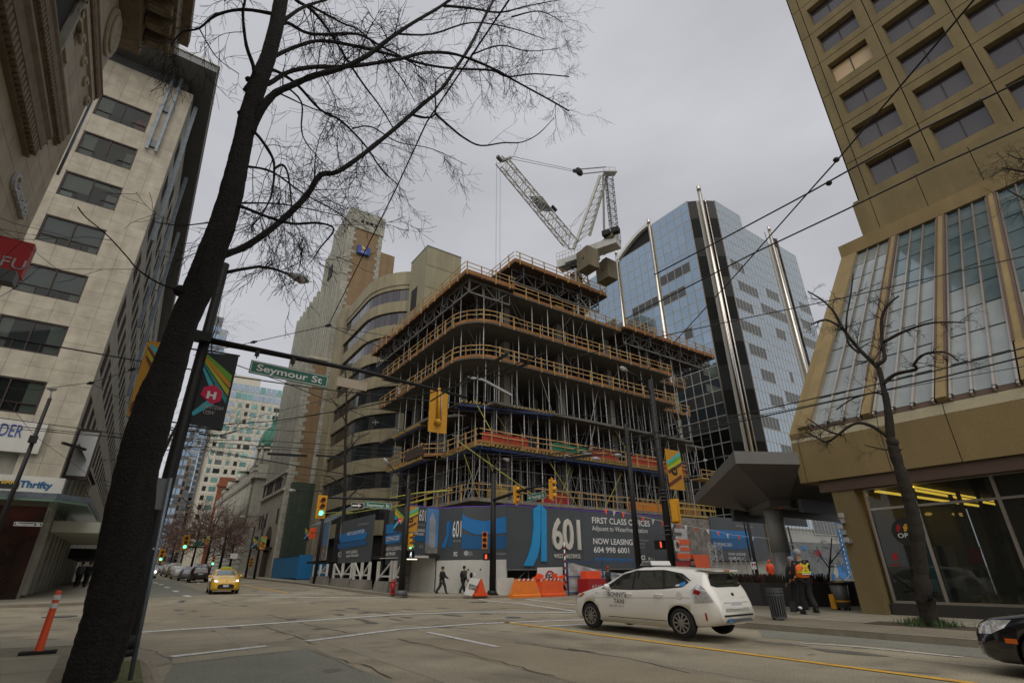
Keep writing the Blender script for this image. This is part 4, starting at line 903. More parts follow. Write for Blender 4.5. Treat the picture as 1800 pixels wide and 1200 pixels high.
for k in range(1500):
    x, y = random.uniform(23.95, 26.8), random.uniform(12.8, 18.3)
    if (x < 24.4 and y < 13.6): continue
    h = random.uniform(.1, .38); a = random.uniform(0, 6.3); t = V((math.cos(a)*.1, math.sin(a)*.1, h)); s = V((-math.sin(a), math.cos(a), 0))*.03; o = V((x, y, 1.09)); mb.add([o-s, o+s, o+t+s*.6, o+t-s*.6], [(0, 1, 2, 3)], k % 2)
mb.build('shrub', ['plant_dark', 'plant_red'], b, kind='stuff')

# ================================================================ 601 CONSTRUCTION
b = thing('construction_building', 'half built concrete office frame with orange timber railings and shoring posts behind blue hoarding', 'building', (36, 47, .3))
CX, CY = 21., 37.
def outline(x0, y0, r, xe, ye, n=8, ext=None):
    P = [V((x0, ye, 0)), V((x0, y0+r, 0))]
    for i in range(1, n): t = PI+PI/2*i/n; P.append(V((x0+r+r*math.cos(t), y0+r+r*math.sin(t), 0)))
    P += [V((x0+r, y0, 0)), V((xe, y0, 0))]
    if ext: P += [V((xe, y0+2.2, 0)), V((ext, y0+2.2, 0)), V((ext, ye, 0))]
    else: P.append(V((xe, ye, 0)))
    return P
def slab(P, zt, th, m, name='slab'): mb = MB(); mb.prism([(p.x, p.y, zt-th) for p in P], (0, 0, th)); return mb.build(name, m, b)
def walk(P, step):
    out = []; acc = 0
    for a, c in zip(P, P[1:]):
        L = (c-a).length; d = (c-a)/L if L else V((1, 0, 0)); t = step-acc if out else 0
        while t <= L: out.append((a+d*t, d)); t += step
        acc = (L-(t-step)) if out else acc+L
    return out
_rp = MB(); _rp.box((-.04, -.06, -.32), (.04, .06, 1.16)); RPOST = _rp.mesh('rail_post', 'wood_rail')
_rp = MB(); _rp.box((-.03, -.055, -.32), (.03, .055, 1.14)); RPOST2 = _rp.mesh('rail_post', 'wood_form')
random.seed(77)
def railing(P, z, board=.26, m='wood_form', rm='wood_rail', step=1.65, par=b, wob=.05, top=1.05, drop=.1):
    rnd = random.Random(int(z*100)); j = 0
    for i, (p, d) in enumerate(walk(P, step)):
        n = d.cross(UZ).normalized(); q = p+n*.07; a = math.atan2(d.y, d.x)
        inst('rail_post', RPOST if i % 4 else RPOST2, par, (q.x, q.y, z), (rnd.uniform(-wob, wob), rnd.uniform(-wob, wob), a), (1, 1, top/1.05*rnd.uniform(.94, 1.06)))
    for a, c in zip(P, P[1:]):
        L = (c-a).length; k = max(1, round(L/2.44)); d = (c-a)/L; n = d.cross(UZ).normalized()
        for i in range(k):
            p, q = a+d*(L*i/k+.008), a+d*(L*(i+1)/k-.008)
            if board: mb = MB(); mb.obox((p.x, p.y, z-drop+rnd.uniform(-.015, .015)), q-p, n*.025, (0, 0, board+rnd.uniform(-.02, .02))); mb.build('edge_board', m, par)
            mb = MB()
            for h in (.56*top, 1.0*top): mb.obox((p.x+n.x*.1, p.y+n.y*.1, z+h-.045+rnd.uniform(-.03, .03)), q-p+V((0, 0, rnd.uniform(-.03, .03))), n*.035, (0, 0, .085))
            mb.build('rail', rm, par)
back = 58
O3 = outline(CX, CY, 3.2, 50, back, ext=55.5)
for z in (19.9, 23.6): slab(O3, z, .24, 'concrete_new'); railing(O3[1:10]if False else O3[:-1], z)
# level 15.8: bare slab with timber joists of a deck pulled in
O2 = outline(CX+.5, CY+.3, 2.6, 50.5, back, ext=56)
slab([V((CX+3, CY+.2, 0)), V((52.5, CY+.2, 0)), V((52.5, CY+1.6, 0)), V((56.5, CY+1.6, 0)), V((56.5, back, 0)), V((CX+.4, back, 0)), V((CX+.4, CY+8, 0)), V((CX+3, CY+5, 0))], 15.75, .24, 'concrete_new')
# level 11.8: formwork deck
O1 = [V((CX-.2, back-5, 0)), V((CX-.2, CY+7.5, 0)), V((CX+1.2, CY+6.2, 0)), V((CX+1.2, CY-.3, 0)), V((45.5, CY-.3, 0)), V((45.5, CY+.9, 0)), V((51.2, CY+.9, 0)), V((51.2, CY+3, 0))]
slab(O1+[V((55, CY+3, 0)), V((55, back, 0))], 11.7, .1, 'plywood_dark', 'deck'); railing(O1, 11.75, board=.25, rm='wood_rail')
for (x0, x1, m) in ((CX+1.5, CX+4.2, 'net_red'), (CX+4.3, CX+6.4, 'net_red'), (30.1, 34.4, 'net_green'), (35.2, 38.8, 'net_red'), (40.0, 45.2, 'net_red'), (46.2, 51, 'net_red')):
    yy = CY-.32 if x1 < 45.4 else CY+.88; mb = MB(); n = 8
    for i in range(n):
        xa, xb = x0+(x1-x0)*i/n, x0+(x1-x0)*(i+1)/n; za, zb = 12.62+.08*math.sin(i*2.2+x0), 12.62+.08*math.sin((i+1)*2.2+x0)
        mb.prism([(xa, yy, 11.85), (xb, yy, 11.85), (xb, yy, zb), (xa, yy, za)], (0, .02, 0))
    mb.build('safety_net', m, b)
mb = MB(); mb.box((CX-.35, CY+7.4, 11.75), (CX+.1, CY+11.5, 12.65)); mb.build('net_box', 'plywood_dark', b)
def joists(P0, P1, z, L=1.2, step=.42, m='joist', ins=.4):
    P0, P1 = V(P0), V(P1); d = (P1-P0).normalized(); n = d.cross(UZ).normalized(); mb = MB(); t = .1
    while t < (P1-P0).length: c = P0+d*t; mb.obox((c.x+n.x*.22, c.y+n.y*.22, z-.2), -n*L, d*.08, (0, 0, .17)); t += step
    o = mb.build('joist', m, b, kind='stuff'); mb = MB()
    mb.obox(P0-n*.25+V((0, 0, z-.42)), P1-P0, -n*.1, (0, 0, .2)); mb.build('form_beam', 'beam_blue', b)
    mb = MB(); mb.obox(P0-n*1.3+V((0, 0, z-.42)), P1-P0, -n*.1, (0, 0, .2)); mb.build('form_beam', 'beam_blue', b)
joists((CX+1.2, CY-.3, 0), (45.5, CY-.3, 0), 11.6); joists((45.5, CY+.9, 0), (51.2, CY+.9, 0), 11.6); joists((CX-.2, back-5, 0), (CX-.2, CY+7.5, 0), 11.6); joists((CX+1.2, CY+6.2, 0), (CX+1.2, CY-.3, 0), 11.6)
joists((CX+.2, CY+1.4, 0), (CX+9.5, CY-.5, 0), 15.65, 2.5); joists((CX+.3, back-4, 0), (CX+.3, CY+10, 0), 15.5)
mb = MB(); mb.box((CX+.4, CY+1.4, 15.5), (CX+9, CY+5, 15.6)); mb.build('deck', 'plywood_dark', b)
# level 7.2
O0 = [V((CX+.8, back-4, 0)), V((CX+.8, CY, 0)), V((54, CY, 0))]
slab(O0+[V((54, back, 0))], 7.2, .3, 'concrete'); railing(O0, 7.25, board=0, step=2.2)
# level 27.8: flying formwork tables; level 31.2 partial top
def P3(*l): return [V((x, y, 0)) for x, y in l]
T5 = P3((CX-.5, 61.5), (CX-.5, CY-.2), (26.2, CY-.2))
slab([V((CX-.5, 61.5, 0)), V((CX-.5, CY-.2, 0)), V((26.2, CY-.2, 0)), V((26.2, 61.5, 0))], 28.0, .22, 'plywood_dark', 'deck'); railing(T5, 28.0, board=.42)
slab(P3((24.0, CY+.3), (42, CY+.3), (42, back), (24, back)), 27.7, .24, 'concrete_new'); railing(P3((26.3, CY+.3), (42, CY+.3)), 27.7)
slab(P3((42, CY-.4), (59.2, CY-.4), (59.2, back), (42, back)), 27.9, .22, 'plywood_dark', 'deck'); railing(P3((42, CY-.4), (59.2, CY-.4), (59.2, CY+6)), 27.9, board=.4)
slab(P3((26.2, CY+1.2), (39.6, CY-.2), (39.6, 50), (24.5, 52)), 31.3, .2, 'plywood_dark', 'deck'); railing(P3((26.2, 46), (26.2, CY-.3), (39.4, CY-.3), (39.4, CY+4)), 31.3, board=.4)
slab(P3((26.2, CY-.3), (39.4, CY-.3), (39.4, CY+6), (26.2, 46)), 31.3, .18, 'plywood_dark', 'deck')
def table(P0, P1, ztop, h, m='steel_truss', name='table_truss', bay=1.5):
    P0, P1 = V(P0), V(P1); L = (P1-P0).length; d = (P1-P0)/L; k = max(2, round(L/bay)); mb = MB()
    t, l = V((0, 0, ztop)), V((0, 0, ztop-h)); mb.bar(P0+t, P1+t, .12, .18); mb.bar(P0+l, P1+l, .12, .16)
    for i in range(k+1):
        a = P0+d*(L*i/k); mb.bar(a+t, a+l, .07)
        if i < k: c = P0+d*(L*(i+1)/k); mb.bar(*((a+t, c+l) if i % 2 else (a+l, c+t)), .08)
    return mb.build(name, m, b)
for y in (CY+.6, CY+4.2): table((42.5, y, 0), (59, y, 0), 27.6, 1.35); table((26.6, y+.3, 0), (39.2, y+.3, 0), 31.0, 1.5)
for x in (CX+.2, CX+3.6): table((x, CY+.3, 0), (x, 61.3, 0), 27.7, 1.4)
table((CX+.2, CY+.5, 0), (26, CY+.5, 0), 27.7, 1.4)
for k in range(5): y = 42+k*4.2; table((CX-.3, y, 0), (CX+5.5, y, 0), 27.65, 1.1, 'steel_dark')
for k in range(6): x = 43.5+k*2.9; table((x, CY-.2, 0), (x, CY+5, 0), 27.6, 1.1, 'steel_dark')
for k in range(5): x = 27.5+k*2.7; table((x, CY, 0), (x, CY+5, 0), 31, 1.1, 'steel_dark')
# core, columns
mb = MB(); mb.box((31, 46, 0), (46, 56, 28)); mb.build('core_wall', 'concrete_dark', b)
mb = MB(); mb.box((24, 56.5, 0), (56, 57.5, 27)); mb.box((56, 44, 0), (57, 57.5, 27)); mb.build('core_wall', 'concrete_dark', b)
for x, y in ((27.3, 40.2), (34.5, 40.2), (42, 40.2), (49.2, 40.2), (24, 47), (24, 54), (34.5, 45), (49, 47)):
    for z0, z1 in ((.3, 6.9), (7.2, 11.5), (11.8, 15.5), (15.75, 19.66), (19.9, 23.36), (23.6, 27.4)): mb = MB(); mb.box((x-.35, y-.35, z0), (x+.35, y+.35, z1)); mb.build('column', 'concrete', b)
# shoring posts
def prop_mesh(h, m, r=.04):
    mb = MB(); mb.tube([(0, 0, 0), (0, 0, h)], r, 6, cap=False); mb.box((-.09, -.09, 0), (.09, .09, .02)); mb.box((-.09, -.09, h-.02), (.09, .09, h)); mb.tube([(0, 0, h*.55), (0, 0, h*.55+.12)], r*1.7, 6); return mb.mesh('shoring_post', m)
PM = {}
def prop(x, y, z0, z1, r=.04, m='steel_prop'):
    k = (round(z1-z0, 1), m, r)
    if k not in PM: PM[k] = prop_mesh(k[0], m, r)
    inst('shoring_post', PM[k], b, (x, y, z0))
rnd = random.Random(5); cnt = 0; st = MB()
for li, (z0, z1) in enumerate(((23.6, 27.36), (19.9, 23.36), (15.75, 19.66), (11.75, 15.4), (7.2, 11.3))):
    for row, yy in enumerate((CY+.9, CY+2.6, CY+4.8, CY+7.2)):
        x = CX+2.2+row*.5
        while x < 54:
            xx = x+rnd.uniform(-.25, .25); y2 = yy+rnd.uniform(-.2, .2)
            if rnd.random() < .93:
                if row == 0 or (row == 1 and rnd.random() < .6): prop(xx, y2, z0, z1, .045 if li < 3 else .05)
                else: st.tube([(xx, y2, z0), (xx, y2, z1)], .042, 4, cap=False)
            x += (2.0 if row < 2 else 1.9)*(1 if li < 3 else .8)
    for row, xx in enumerate((CX+.9, CX+2.8, CX+5)):
        y = CY+3.0
        while y < 56:
            y2 = y+rnd.uniform(-.25, .25); x2 = xx+rnd.uniform(-.2, .2)
            if row == 0: prop(x2, y2, z0, z1, .045)
            else: st.tube([(x2, y2, z0), (x2, y2, z1)], .042, 4, cap=False)
            y += 2.0
st.build('shoring_post', 'steel_prop', b, kind='stuff')
st = MB()
for k in range(60):
    x = rnd.uniform(CX+1.5, 53); y = rnd.choice((CY+1, CY+3, CY+5)); h = rnd.choice((7.2, 7.2, 11.75, .5)); st.tube([(x, y, h), (x, y, h+(4.1 if h > 7 else 6.5))], .05, 4, cap=False)
for k in range(40):
    x = rnd.uniform(CX+1.5, 53); y = rnd.choice((CY-.1, CY+2.6)); st.tube([(x, y, .5), (x, y, 6.9)], .05, 4, cap=False)
st.build('shoring_post', 'steel_dark', b, kind='stuff')
st = MB()
for h in (8.6, 9.9, 13.2, 5.6): 
    for y in (CY+.9, CY+4.8): st.bar((CX+2, y, h), (53, y, h), .045)
    for x in (CX+.9, CX+5): st.bar((x, CY+1, h), (x, 56, h), .045)
st.build('ledger', 'steel_truss', b)
st = MB()
for k in range(120):
    z0, z1 = ((7.2, 11.3), (11.75, 15.4), (7.2, 11.3), (15.75, 19.66))[k % 4]; x = rnd.uniform(CX+1.5, 54); y = CY+rnd.uniform(.5, 6); st.tube([(x, y, z0), (x+rnd.choice((0, 0, 0, 1.5, -1.5)), y, z1)], .035, 4, cap=False)
st.build('shoring_post', 'steel_prop', b, kind='stuff')
for k in range(34):
    z0 = rnd.choice((7.3, 7.3, 11.8, 11.8, 19.9, 23.6)); x = rnd.uniform(CX+2, 50); y = CY+rnd.uniform(.4, 2); dx = rnd.choice((-1, 1))*rnd.uniform(1.4, 3)
    mb = MB(); mb.bar((x, y, z0), (x+dx, y, z0+3.6), .05 if z0 < 15 else .035); mb.build('brace', 'brace_yellow' if (z0 < 15 and k % 2 == 0) else 'steel_dark', b)
mb = MB(); mb.bar(Py(805, 775, CY-.2), Py(935, 868, CY-.2), .07); mb.build('brace', 'brace_yellow', b)
mb = MB(); mb.bar(Py(832, 700, CY-.1), Py(868, 765, CY-.1), .06); mb.build('brace', 'brace_yellow', b)
mb = MB(); mb.bar(Px(818, 690, CX+.2)if False else Py(823, 663, CY-.3), Py(848, 667, CY-.3), .18); mb.bar(Py(848, 667, CY-.3), Py(900, 695, CY-.3), .2); mb.build('pipe', 'steel_prop', b)
# items on decks: plywood stacks, tarps, boxes
for (x, y, z, sx, sy, sz, m) in ((28, 39.5, 31.35, 1.6, 1, .9, 'plywood_dark'), (36, 39, 31.35, 1.2, 1, .8, 'joist'), (24, 39, 28.05, 1.1, 1.4, .8, 'net_green'), (48, 39, 28.0, 2.2, 1, .9, 'hoard_blue'), (53, 39, 28.0, 2., 1, .9, 'joist'), (44, 38.6, 28, 1.4, 1, 1.2, 'wood_form'), (33, 38.5, 27.75, 1.2, .6, 1.1, 'wood_rail'), (22.5, 42, 20., .5, 2, .8, 'wood_yellow'), (30, 38, 7.3, 3.2, .8, .9, 'red_dark'), (41, 37.6, 7.3, 5, .6, .8, 'signal_orange'), (24.2, 37.5, 7.3, 1.5, 1, .9, 'joist'), (50, 38, 7.3, 3, .8, .9, 'wood_form')):
    mb = MB(); mb.box((x, y, z), (x+sx, y+sy, z+sz)); mb.box((x-.04, y-.04, z+sz), (x+sx+.04, y+sy+.04, z+sz+.05)); mb.build('material_stack', m, b)
mb = MB()
for k in range(9): x = 45+k*.9; mb.box((x, CY-1.4, 6.9), (x+.06, CY-1.34, 8.1)); 
mb.box((45, CY-1.45, 7.45), (52.3, CY-1.35, 7.55)); mb.box((45, CY-1.45, 8.), (52.3, CY-1.35, 8.1)); mb.box((44.8, CY-1.5, 6.75), (52.5, CY-.2, 6.9)); mb.build('walkway', 'wood_yellow', b)
for k, (x0, z) in enumerate(((52, 11.2), (52.5, 8.4))):
    mb = MB(); mb.box((x0, CY-.5, z), (x0+4.2, CY+1, z+.12)); mb.box((x0, CY-.55, z+.5), (x0+4.2, CY-.5, z+.58)); mb.box((x0, CY-.55, z+1), (x0+4.2, CY-.5, z+1.08))
    for j in range(5): mb.box((x0+j*1.02, CY-.55, z), (x0+j*1.02+.08, CY-.48, z+1.1))
    mb.build('loading_bay', 'wood_rail', b)
mb = MB()   # yellow rubbish chute / hoses left
for k, l in enumerate(([(560, 902), (600, 900), (640, 893), (690, 874), (735, 866), (795, 861)], [(600, 905), (650, 896), (700, 889), (760, 874)], [(540, 935), (580, 905), (620, 900)])):
    mb.tube([Px(x, y, 17.5) for x, y in l], .05, 6)
tag(mb.build('scaffold_hose', 'brace_yellow', None, 'yellow sagging safety tubes slung in front of the covered walkway', 'hose'))

# ================================================================ CRANE
D = 62.
def C3(x, y, dd=0): return Pd(x, y, D+dd)
b = thing('tower_crane', 'white lattice luffing crane with two concrete counterweight blocks on the unfinished frame', 'crane', tuple(Pd(1020, 470, D)))
def lattice(A, B_, w0, w1, k, up, m='crane_white', name='jib', ch=.09, lc=.045):
    A, B_ = V(A), V(B_); d = (B_-A); L = d.length; d.normalize(); s = d.cross(V(up)).normalized(); n = s.cross(d).normalized(); mb = MB()
    def P(t, i): w = w0+(w1-w0)*t; return A+d*L*t+s*w*(.5, -.5, -.5, .5)[i]+n*w*(.5, .5, -.5, -.5)[i]
    for i in range(4):
        mb.bar(P(0, i), P(1, i), ch)
        for j in range(k):
            t0, t1 = j/k, (j+1)/k; i2 = (i+1) % 4; mb.bar(*((P(t0, i), P(t1, i2)) if j % 2 else (P(t0, i2), P(t1, i))), lc); mb.bar(P(t1, i), P(t1, i2), lc)
    return mb.build(name, m, b)
tip = C3(882, 283, -13); foot = C3(1003, 428, -2)
lattice(tip, foot, 1.0, 1.35, 18, CF)
mb = MB(); p = tip; mb.bar(p, C3(898, 277, -12.5), .2); mb.bar(p, C3(874, 275, -13.4), .3); mb.obox(C3(940, 345, -7.5)+CR*-.6, CR*1.4, CU*-1.6-CR*-1.2, CF*.1); mb.build('jib_head', 'metal_grey', b)
mb = MB(); mb.bar(C3(970, 362, -4), C3(978, 371, -4), .35, .2); mb.build('jib_sheave', 'black_matte', b)
atop = C3(1066, 303, 1)
for (x, y, dd) in ((1008, 438, -2.6), (1036, 414, .4)): mb = MB(); mb.bar(C3(x, y, dd), C3(1055, 309, 0) if dd < 0 else C3(1067, 309, 1.4), .3); mb.build('mast_leg', 'crane_white', b)
mb = MB()
for k in range(9): t = .06+k*.1; a = C3(1008, 438, -2.6).lerp(C3(1055, 309, 0), t); c = C3(1036, 414, .4).lerp(C3(1067, 309, 1.4), t); t2 = t+.1; c2 = C3(1036, 414, .4).lerp(C3(1067, 309, 1.4), t2); mb.bar(a, c, .09); mb.bar(a, c2, .08)
mb.build('lattice', 'crane_white', b)
lattice(C3(1081, 420, 1.5), C3(1070, 312, 1.5), .9, .9, 16, CF, 'metal_grey', 'ladder_tower', .06, .035)
mb = MB(); mb.bar(C3(1062, 412, 2), C3(1060, 310, 1.4), .25); mb.bar(C3(1077, 410, 2), C3(1066, 310, 1.4), .16); mb.build('mast_leg', 'crane_white', b)
mb = MB(); c = C3(1069, 305, 1); mb.obox(c-CR*.6-CF*.8, CR*1.6, CF*1.8, UZ*.12); 
for dx in (-.5, .2, .95): mb.bar(c+CR*dx, c+CR*dx+UZ*1.0, .05)
mb.bar(c-CR*.5+UZ*1, c+CR*.95+UZ*1, .05); mb.bar(c-CR*.5+UZ*.5, c+CR*.95+UZ*.5, .05); mb.build('head_platform', 'crane_white', b)
blk = C3(1018, 302, -5)
mb = MB(); mb.sph(blk, .55, 10, sc=(1, .5, 1)); mb.bar(C3(1008, 300, -5.4), blk, .3); mb.build('pulley_block', 'black_matte', b)
mb = MB()
for o in (-.12, .12): mb.tube([C3(898, 277, -12.5)+UZ*o*1.4, blk+UZ*o], .03, 4, cap=False)
for o in (-.4, -.3, .3, .4): mb.tube([blk+UZ*o, atop+UZ*(.5+o)], .035, 4, cap=False)
mb.build('luffing_cable', 'steel_truss', b)
mb = MB(); h0 = tip+CR*-.5
for o in (0, .35): mb.tube([h0+CR*o, h0+CR*(o)+V((0, 0, -(h0.z-24)))], .018, 4, cap=False)
mb.build('hoist_cable', 'steel_truss', b)
mb = MB(); mb.tube([C3(1000, 428, -2), C3(1003, 400, -2), C3(1012, 385, -1), C3(1026, 372, 0)], .03, 4, cap=False); mb.tube([C3(975, 400, -3), C3(1010, 396, -2), C3(1030, 365, 0)], .02, 4, cap=False); mb.build('cable', 'steel_truss', b)
# slewing deck
zc = C3(1010, 462).z
a0, a1 = Pz(979, 470, zc), Pz(1046, 447, zc); dl = (a1-a0).normalized(); sd = UZ.cross(dl)
if sd.dot(CF) < 0: sd = -sd
mb = MB(); mb.obox(a0, a1-a0, sd*1.5, UZ*1.0); mb.obox(a0+UZ*.1+dl*1.2, dl*3, -sd*.25, UZ*.7); mb.build('deck_beam', 'crane_white', b)
z2 = zc+1.3
R4 = [Pz(x, y, z2) for x, y in ((1045, 436), (1062, 449), (1092, 428), (1077, 414))]
mb = MB(); mb.prism(R4, (0, 0, .35)); mb.build('rear_platform', 'ballast', b)
mb = MB()
for k in range(9): q = a0+dl*(k*.42)+UZ*1.0; mb.bar(q, q+UZ*1.0, .04)
for h in (.5, 1.0): mb.bar(a0+UZ*(1+h), a0+dl*3.4+UZ*(1+h), .04)
for p, q in ((R4[1], R4[2]), (R4[2], R4[3])):
    for k in range(7): w_ = p.lerp(q, k/6)+UZ*.3; mb.bar(w_, w_+UZ*1.05, .04)
    for h in (.55, 1.05): mb.bar(p+UZ*(.3+h), q+UZ*(.3+h), .04)
mb.build('handrail', 'crane_white', b)
mb = MB(); mb.obox(Pz(1036, 442, zc+.5), dl*3.4, sd*1.6, UZ*.9); mb.build('deck_beam', 'crane_white', b)
for (x, y) in ((1058, 414), (1074, 409)): mb = MB(); q = Pz(x, y, z2+.4); mb.obox(q, dl*.9, sd*.7, UZ*.65); mb.build('winch', 'black_matte', b)
for (x, y, hh, dz) in ((1036, 464, 2.5, -5.5), (1070, 485, 2.6, -1.5)):
    c = C3(x, y, dz); mb = MB(); mb.box(c, c+V((1.55, 2.0, hh))); mb.box(c+V((-.12, .7, hh*.5)), c+V((0, 1.0, hh*.5+.35))); mb.box(c+V((.3, .4, hh)), c+V((.9, 1.2, hh+.4))); mb.build('counterweight', 'ballast', b)
mb = MB(); c = C3(1012, 476, 0); c.z -= .5; mb.cyl((c.x, c.y, 28), .75, c.z-28, 6)
mb.build('slew_ring', 'black_matte', b); mb = MB(); mb.obox(Pz(1003, 470, zc-.7), dl*2.6, sd*1.4, UZ*.68); mb.build('slew_frame', 'black_matte', b)
c0 = V((c.x, c.y, 0))
lattice(V((c.x, c.y, 27.5)), V((c.x, c.y, c.z)), 1.9, 1.9, 4, (1, 0, 0), 'crane_white', 'mast', .16, .09)
# ================================================================ HOARDINGS
def tY(s, xl, yb, xr, yt, Y, m, par, yr=None, **k):
    o = Py(xl, yb, Y); w = Py(xr, yb if yr is None else yr, Y).x-o.x; h = Py(xl, yt, Y).z-o.z; return text(s, o, UX, UZ, h, m, par, width=w, **k)
def tX(s, xl, yb, xr, yt, X, m, par, yr=None, **k):
    o = Px(xl, yb, X); w = o.y-Px(xr, yb if yr is None else yr, X).y; h = Px(xl, yt, X).z-o.z; return text(s, o, -UY, UZ, h, m, par, width=w, **k)
def slabY(m, pts, Y, par, name='panel', th=.02, lift=.01): mb = MB(); mb.prism([Py(x, y, Y)-V((0, lift, 0)) for x, y in pts], (0, -th, 0)); return mb.build(name, m, par)
def slabX(m, pts, X, par, name='panel', th=.02, lift=.01): mb = MB(); mb.prism([Px(x, y, X)-V((lift, 0, 0)) for x, y in pts], (-th, 0, 0)); return mb.build(name, m, par)
Y0 = 32.5
b = thing('hoarding', 'long charcoal hoarding with blue emblem and large white 601 facing Seymour street', 'hoarding', (31, Y0, .2), group=None)
xs = [22.13, 25.8, 29.5, 33.2, 36.9, 41.2]
for a, c in zip(xs, xs[1:]): bxp('panel', 'hoard_grey', (a+.006, Y0, 1.86), (c-.006, Y0+.12, 6.14), b)
bxp('edge_strip', 'purple', (22.1, Y0-.02, 6.14), (41.2, Y0+.14, 6.19), b)
Z = lambda l: [(880+x/3.75, 840+y/3.75) for x, y in l]
slabY('hoard_cyan', Z([(258, 172), (211, 207), (213, 330), (200, 440), (178, 515), (150, 578), (207, 578), (235, 520), (252, 450), (258, 330)]), Y0, b, 'emblem', .12)
slabY('hoard_cyan', Z([(263, 172), (263, 548), (300, 550), (298, 215)]), Y0, b, 'emblem', .09)
tY('601', 970.5, 963.5, 1020, 910.7, Y0, 'letter_cream', b, 964.5, depth=.14, bold=.018)
tY('WEST HASTINGS', 973.3, 980.2, 1019.5, 973, Y0, 'letter_cream', b, 979.6, depth=.05, bold=.01)
tY('FIRST CLASS OFFICES', 1040.8, 918.6, 1142, 908, Y0, 'letter_white', b, 921, bold=.012)
tY('Adjacent to Waterfront Station', 1040.8, 931.5, 1138, 923, Y0, 'letter_white', b, 933)
tY('NOW LEASING', 1043, 955.2, 1112, 945, Y0, 'letter_white', b, 955.5, bold=.015)
tY('604 998 6001', 1044, 970.3, 1106, 960.5, Y0, 'letter_white', b, 970, bold=.015)
tY('601WestHastings.com', 1045, 984.5, 1113, 979, Y0, 'hoard_blue', b, 983, bold=.03)
tY('PCI', 1124, 983.3, 1134, 975.5, Y0, 'letter_white', b, bold=.03); tY('JLL', 1144, 984, 1152, 978.8, Y0, 'letter_grey', b)
mb = MB(); mb.disc(Py(1141, 981.5, Y0)-V((0, .02, 0)), (0, -1, 0), .13, .01, 14); mb.build('roundel', 'letter_grey', b)
for k, (s, w) in enumerate((('by the Chambers', 18), ('by the Permit', 12), ('by Larson', 11))): tY(s, 1122, 950+k*6.3, 1122+w, 946.8+k*6.3, Y0, 'letter_grey', b)
mb = MB(); mb.box((22.1, Y0+.02, 1.72), (41.2, Y0+.1, 1.84)); mb.build('rail', 'steel_truss', b)
for x in (22.2, 24.3, 26.4, 28.5): mb = MB(); mb.bar((x, Y0+.35, .2), (x, Y0+.35, 1.8), .06); mb.bar((x, Y0+.35, .3), (x+2, Y0+.35, 1.75), .05); mb.bar((x, Y0+.35, 1.0), (x+2.1, Y0+.35, 1.0), .05); mb.build('scaffold_frame', 'steel_truss', b)
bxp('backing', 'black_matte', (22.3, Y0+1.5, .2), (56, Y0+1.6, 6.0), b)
# picture panel and right-hand panel
b = thing('hoarding_picture', 'dark city picture panel between the big 601 sign and the scaffold', 'hoarding', (42.5, Y0, .2))
bxp('panel', 'render_city', (41.25, Y0+.02, 1.9), (46.4, Y0+.14, 6.2), b)
b = thing('hoarding', 'charcoal hoarding with blue arrow reading COMING 2021 right of the scaffold', 'hoarding', (51, Y0, .2))
for a, c in ((46.45, 50.2), (50.22, 55.9)): bxp('panel', 'hoard_grey', (a, Y0-.02, 2.45), (c, Y0+.1, 6.5), b)
q = lambda l: [(1120+x/6.668, 840+y/6.668) for x, y in l]
slabY('hoard_blue', q([(858, 600), (868, 706), (1385, 712), (1300, 622)]), Y0-.02, b, 'arrow'); slabY('hoard_blue_dark', q([(870, 712), (890, 830), (1305, 828), (1385, 716)]), Y0-.02, b, 'arrow')
Y1 = Y0-.05
tY('COMING 2021', 1257, 958.5, 1287, 953, Y1, 'letter_white', b); tY('NOW LEASING', 1280.5, 975.3, 1311, 970.6, Y1, 'letter_white', b); tY('604 998 6001', 1281, 982.8, 1302, 978.3, Y1, 'letter_white', b); tY('601WestHastings.com', 1294, 925.5, 1323, 921, Y1, 'letter_grey', b)
bxp('wall', 'blind', (46.6, Y0+.4, .2), (55.5, Y0+.5, 2.4), b)
# faceted corner panels
zt = 6.12
F1 = V((22.13, 32.5, 0)); F2 = Pz(854.7, 889.2, zt); F3 = Pz(813.5, 889.8, zt); F4 = Pz(772, 892.8, zt); F5 = V((15.9, 36.0, 0))
for p in (F1, F2, F3, F4, F5): p.z = 0
def facet(A, C, z0, z1, m, par, name='panel', th=.1): d = (C-A); n = d.normalized().cross(UZ); mb = MB(); mb.obox(A+V((0, 0, z0)), d, -n*th, (0, 0, z1-z0)); return mb.build(name, m, par)
class Fr:
    def __init__(s, A, C): s.A = A; s.d = (C-A); s.L = s.d.length; s.u = s.d.normalized(); s.n = s.u.cross(UZ)
    def P(s, t, z, off=.0): return s.A+s.d*t+s.n*off+V((0, 0, z))
    def poly(s, l, m, par, off=.012, name='panel', th=.01): mb = MB(); mb.prism([s.P(t, z, off) for t, z in l], s.n*th); return mb.build(name, m, par)
    def txt(s, st, t0, t1, z, h, m, par, **k): return text(st, s.P(t0, z, .005), s.u, UZ, h, m, par, width=(t1-t0)*s.L, **k)
b = thing('hoarding', 'faceted corner hoarding with small blue emblem, 601 and COMING 2021 above a white wall', 'hoarding', (20, 34.5, .2))
for A, C, nm in ((F4, F3, 0), (F3, F2, 1), (F2, F1, 2)):
    facet(A, C, 2.45, 6.1, 'hoard_grey', b); facet(A, C, .15, 2.43, 'hoard_white', b, 'white_wall', .14); facet(A, C, 6.1, 6.15, 'purple', b, 'edge_strip', .12)
f = Fr(F4, F3)
f.poly([(.46, 5.2), (.36, 5.0), (.38, 4.2), (.18, 3.3), (.34, 3.3), (.46, 4.1)], 'hoard_blue', b, name='emblem'); f.poly([(.48, 5.2), (.48, 3.3), (.6, 3.3), (.6, 5.0)], 'hoard_blue_dark', b, name='emblem')
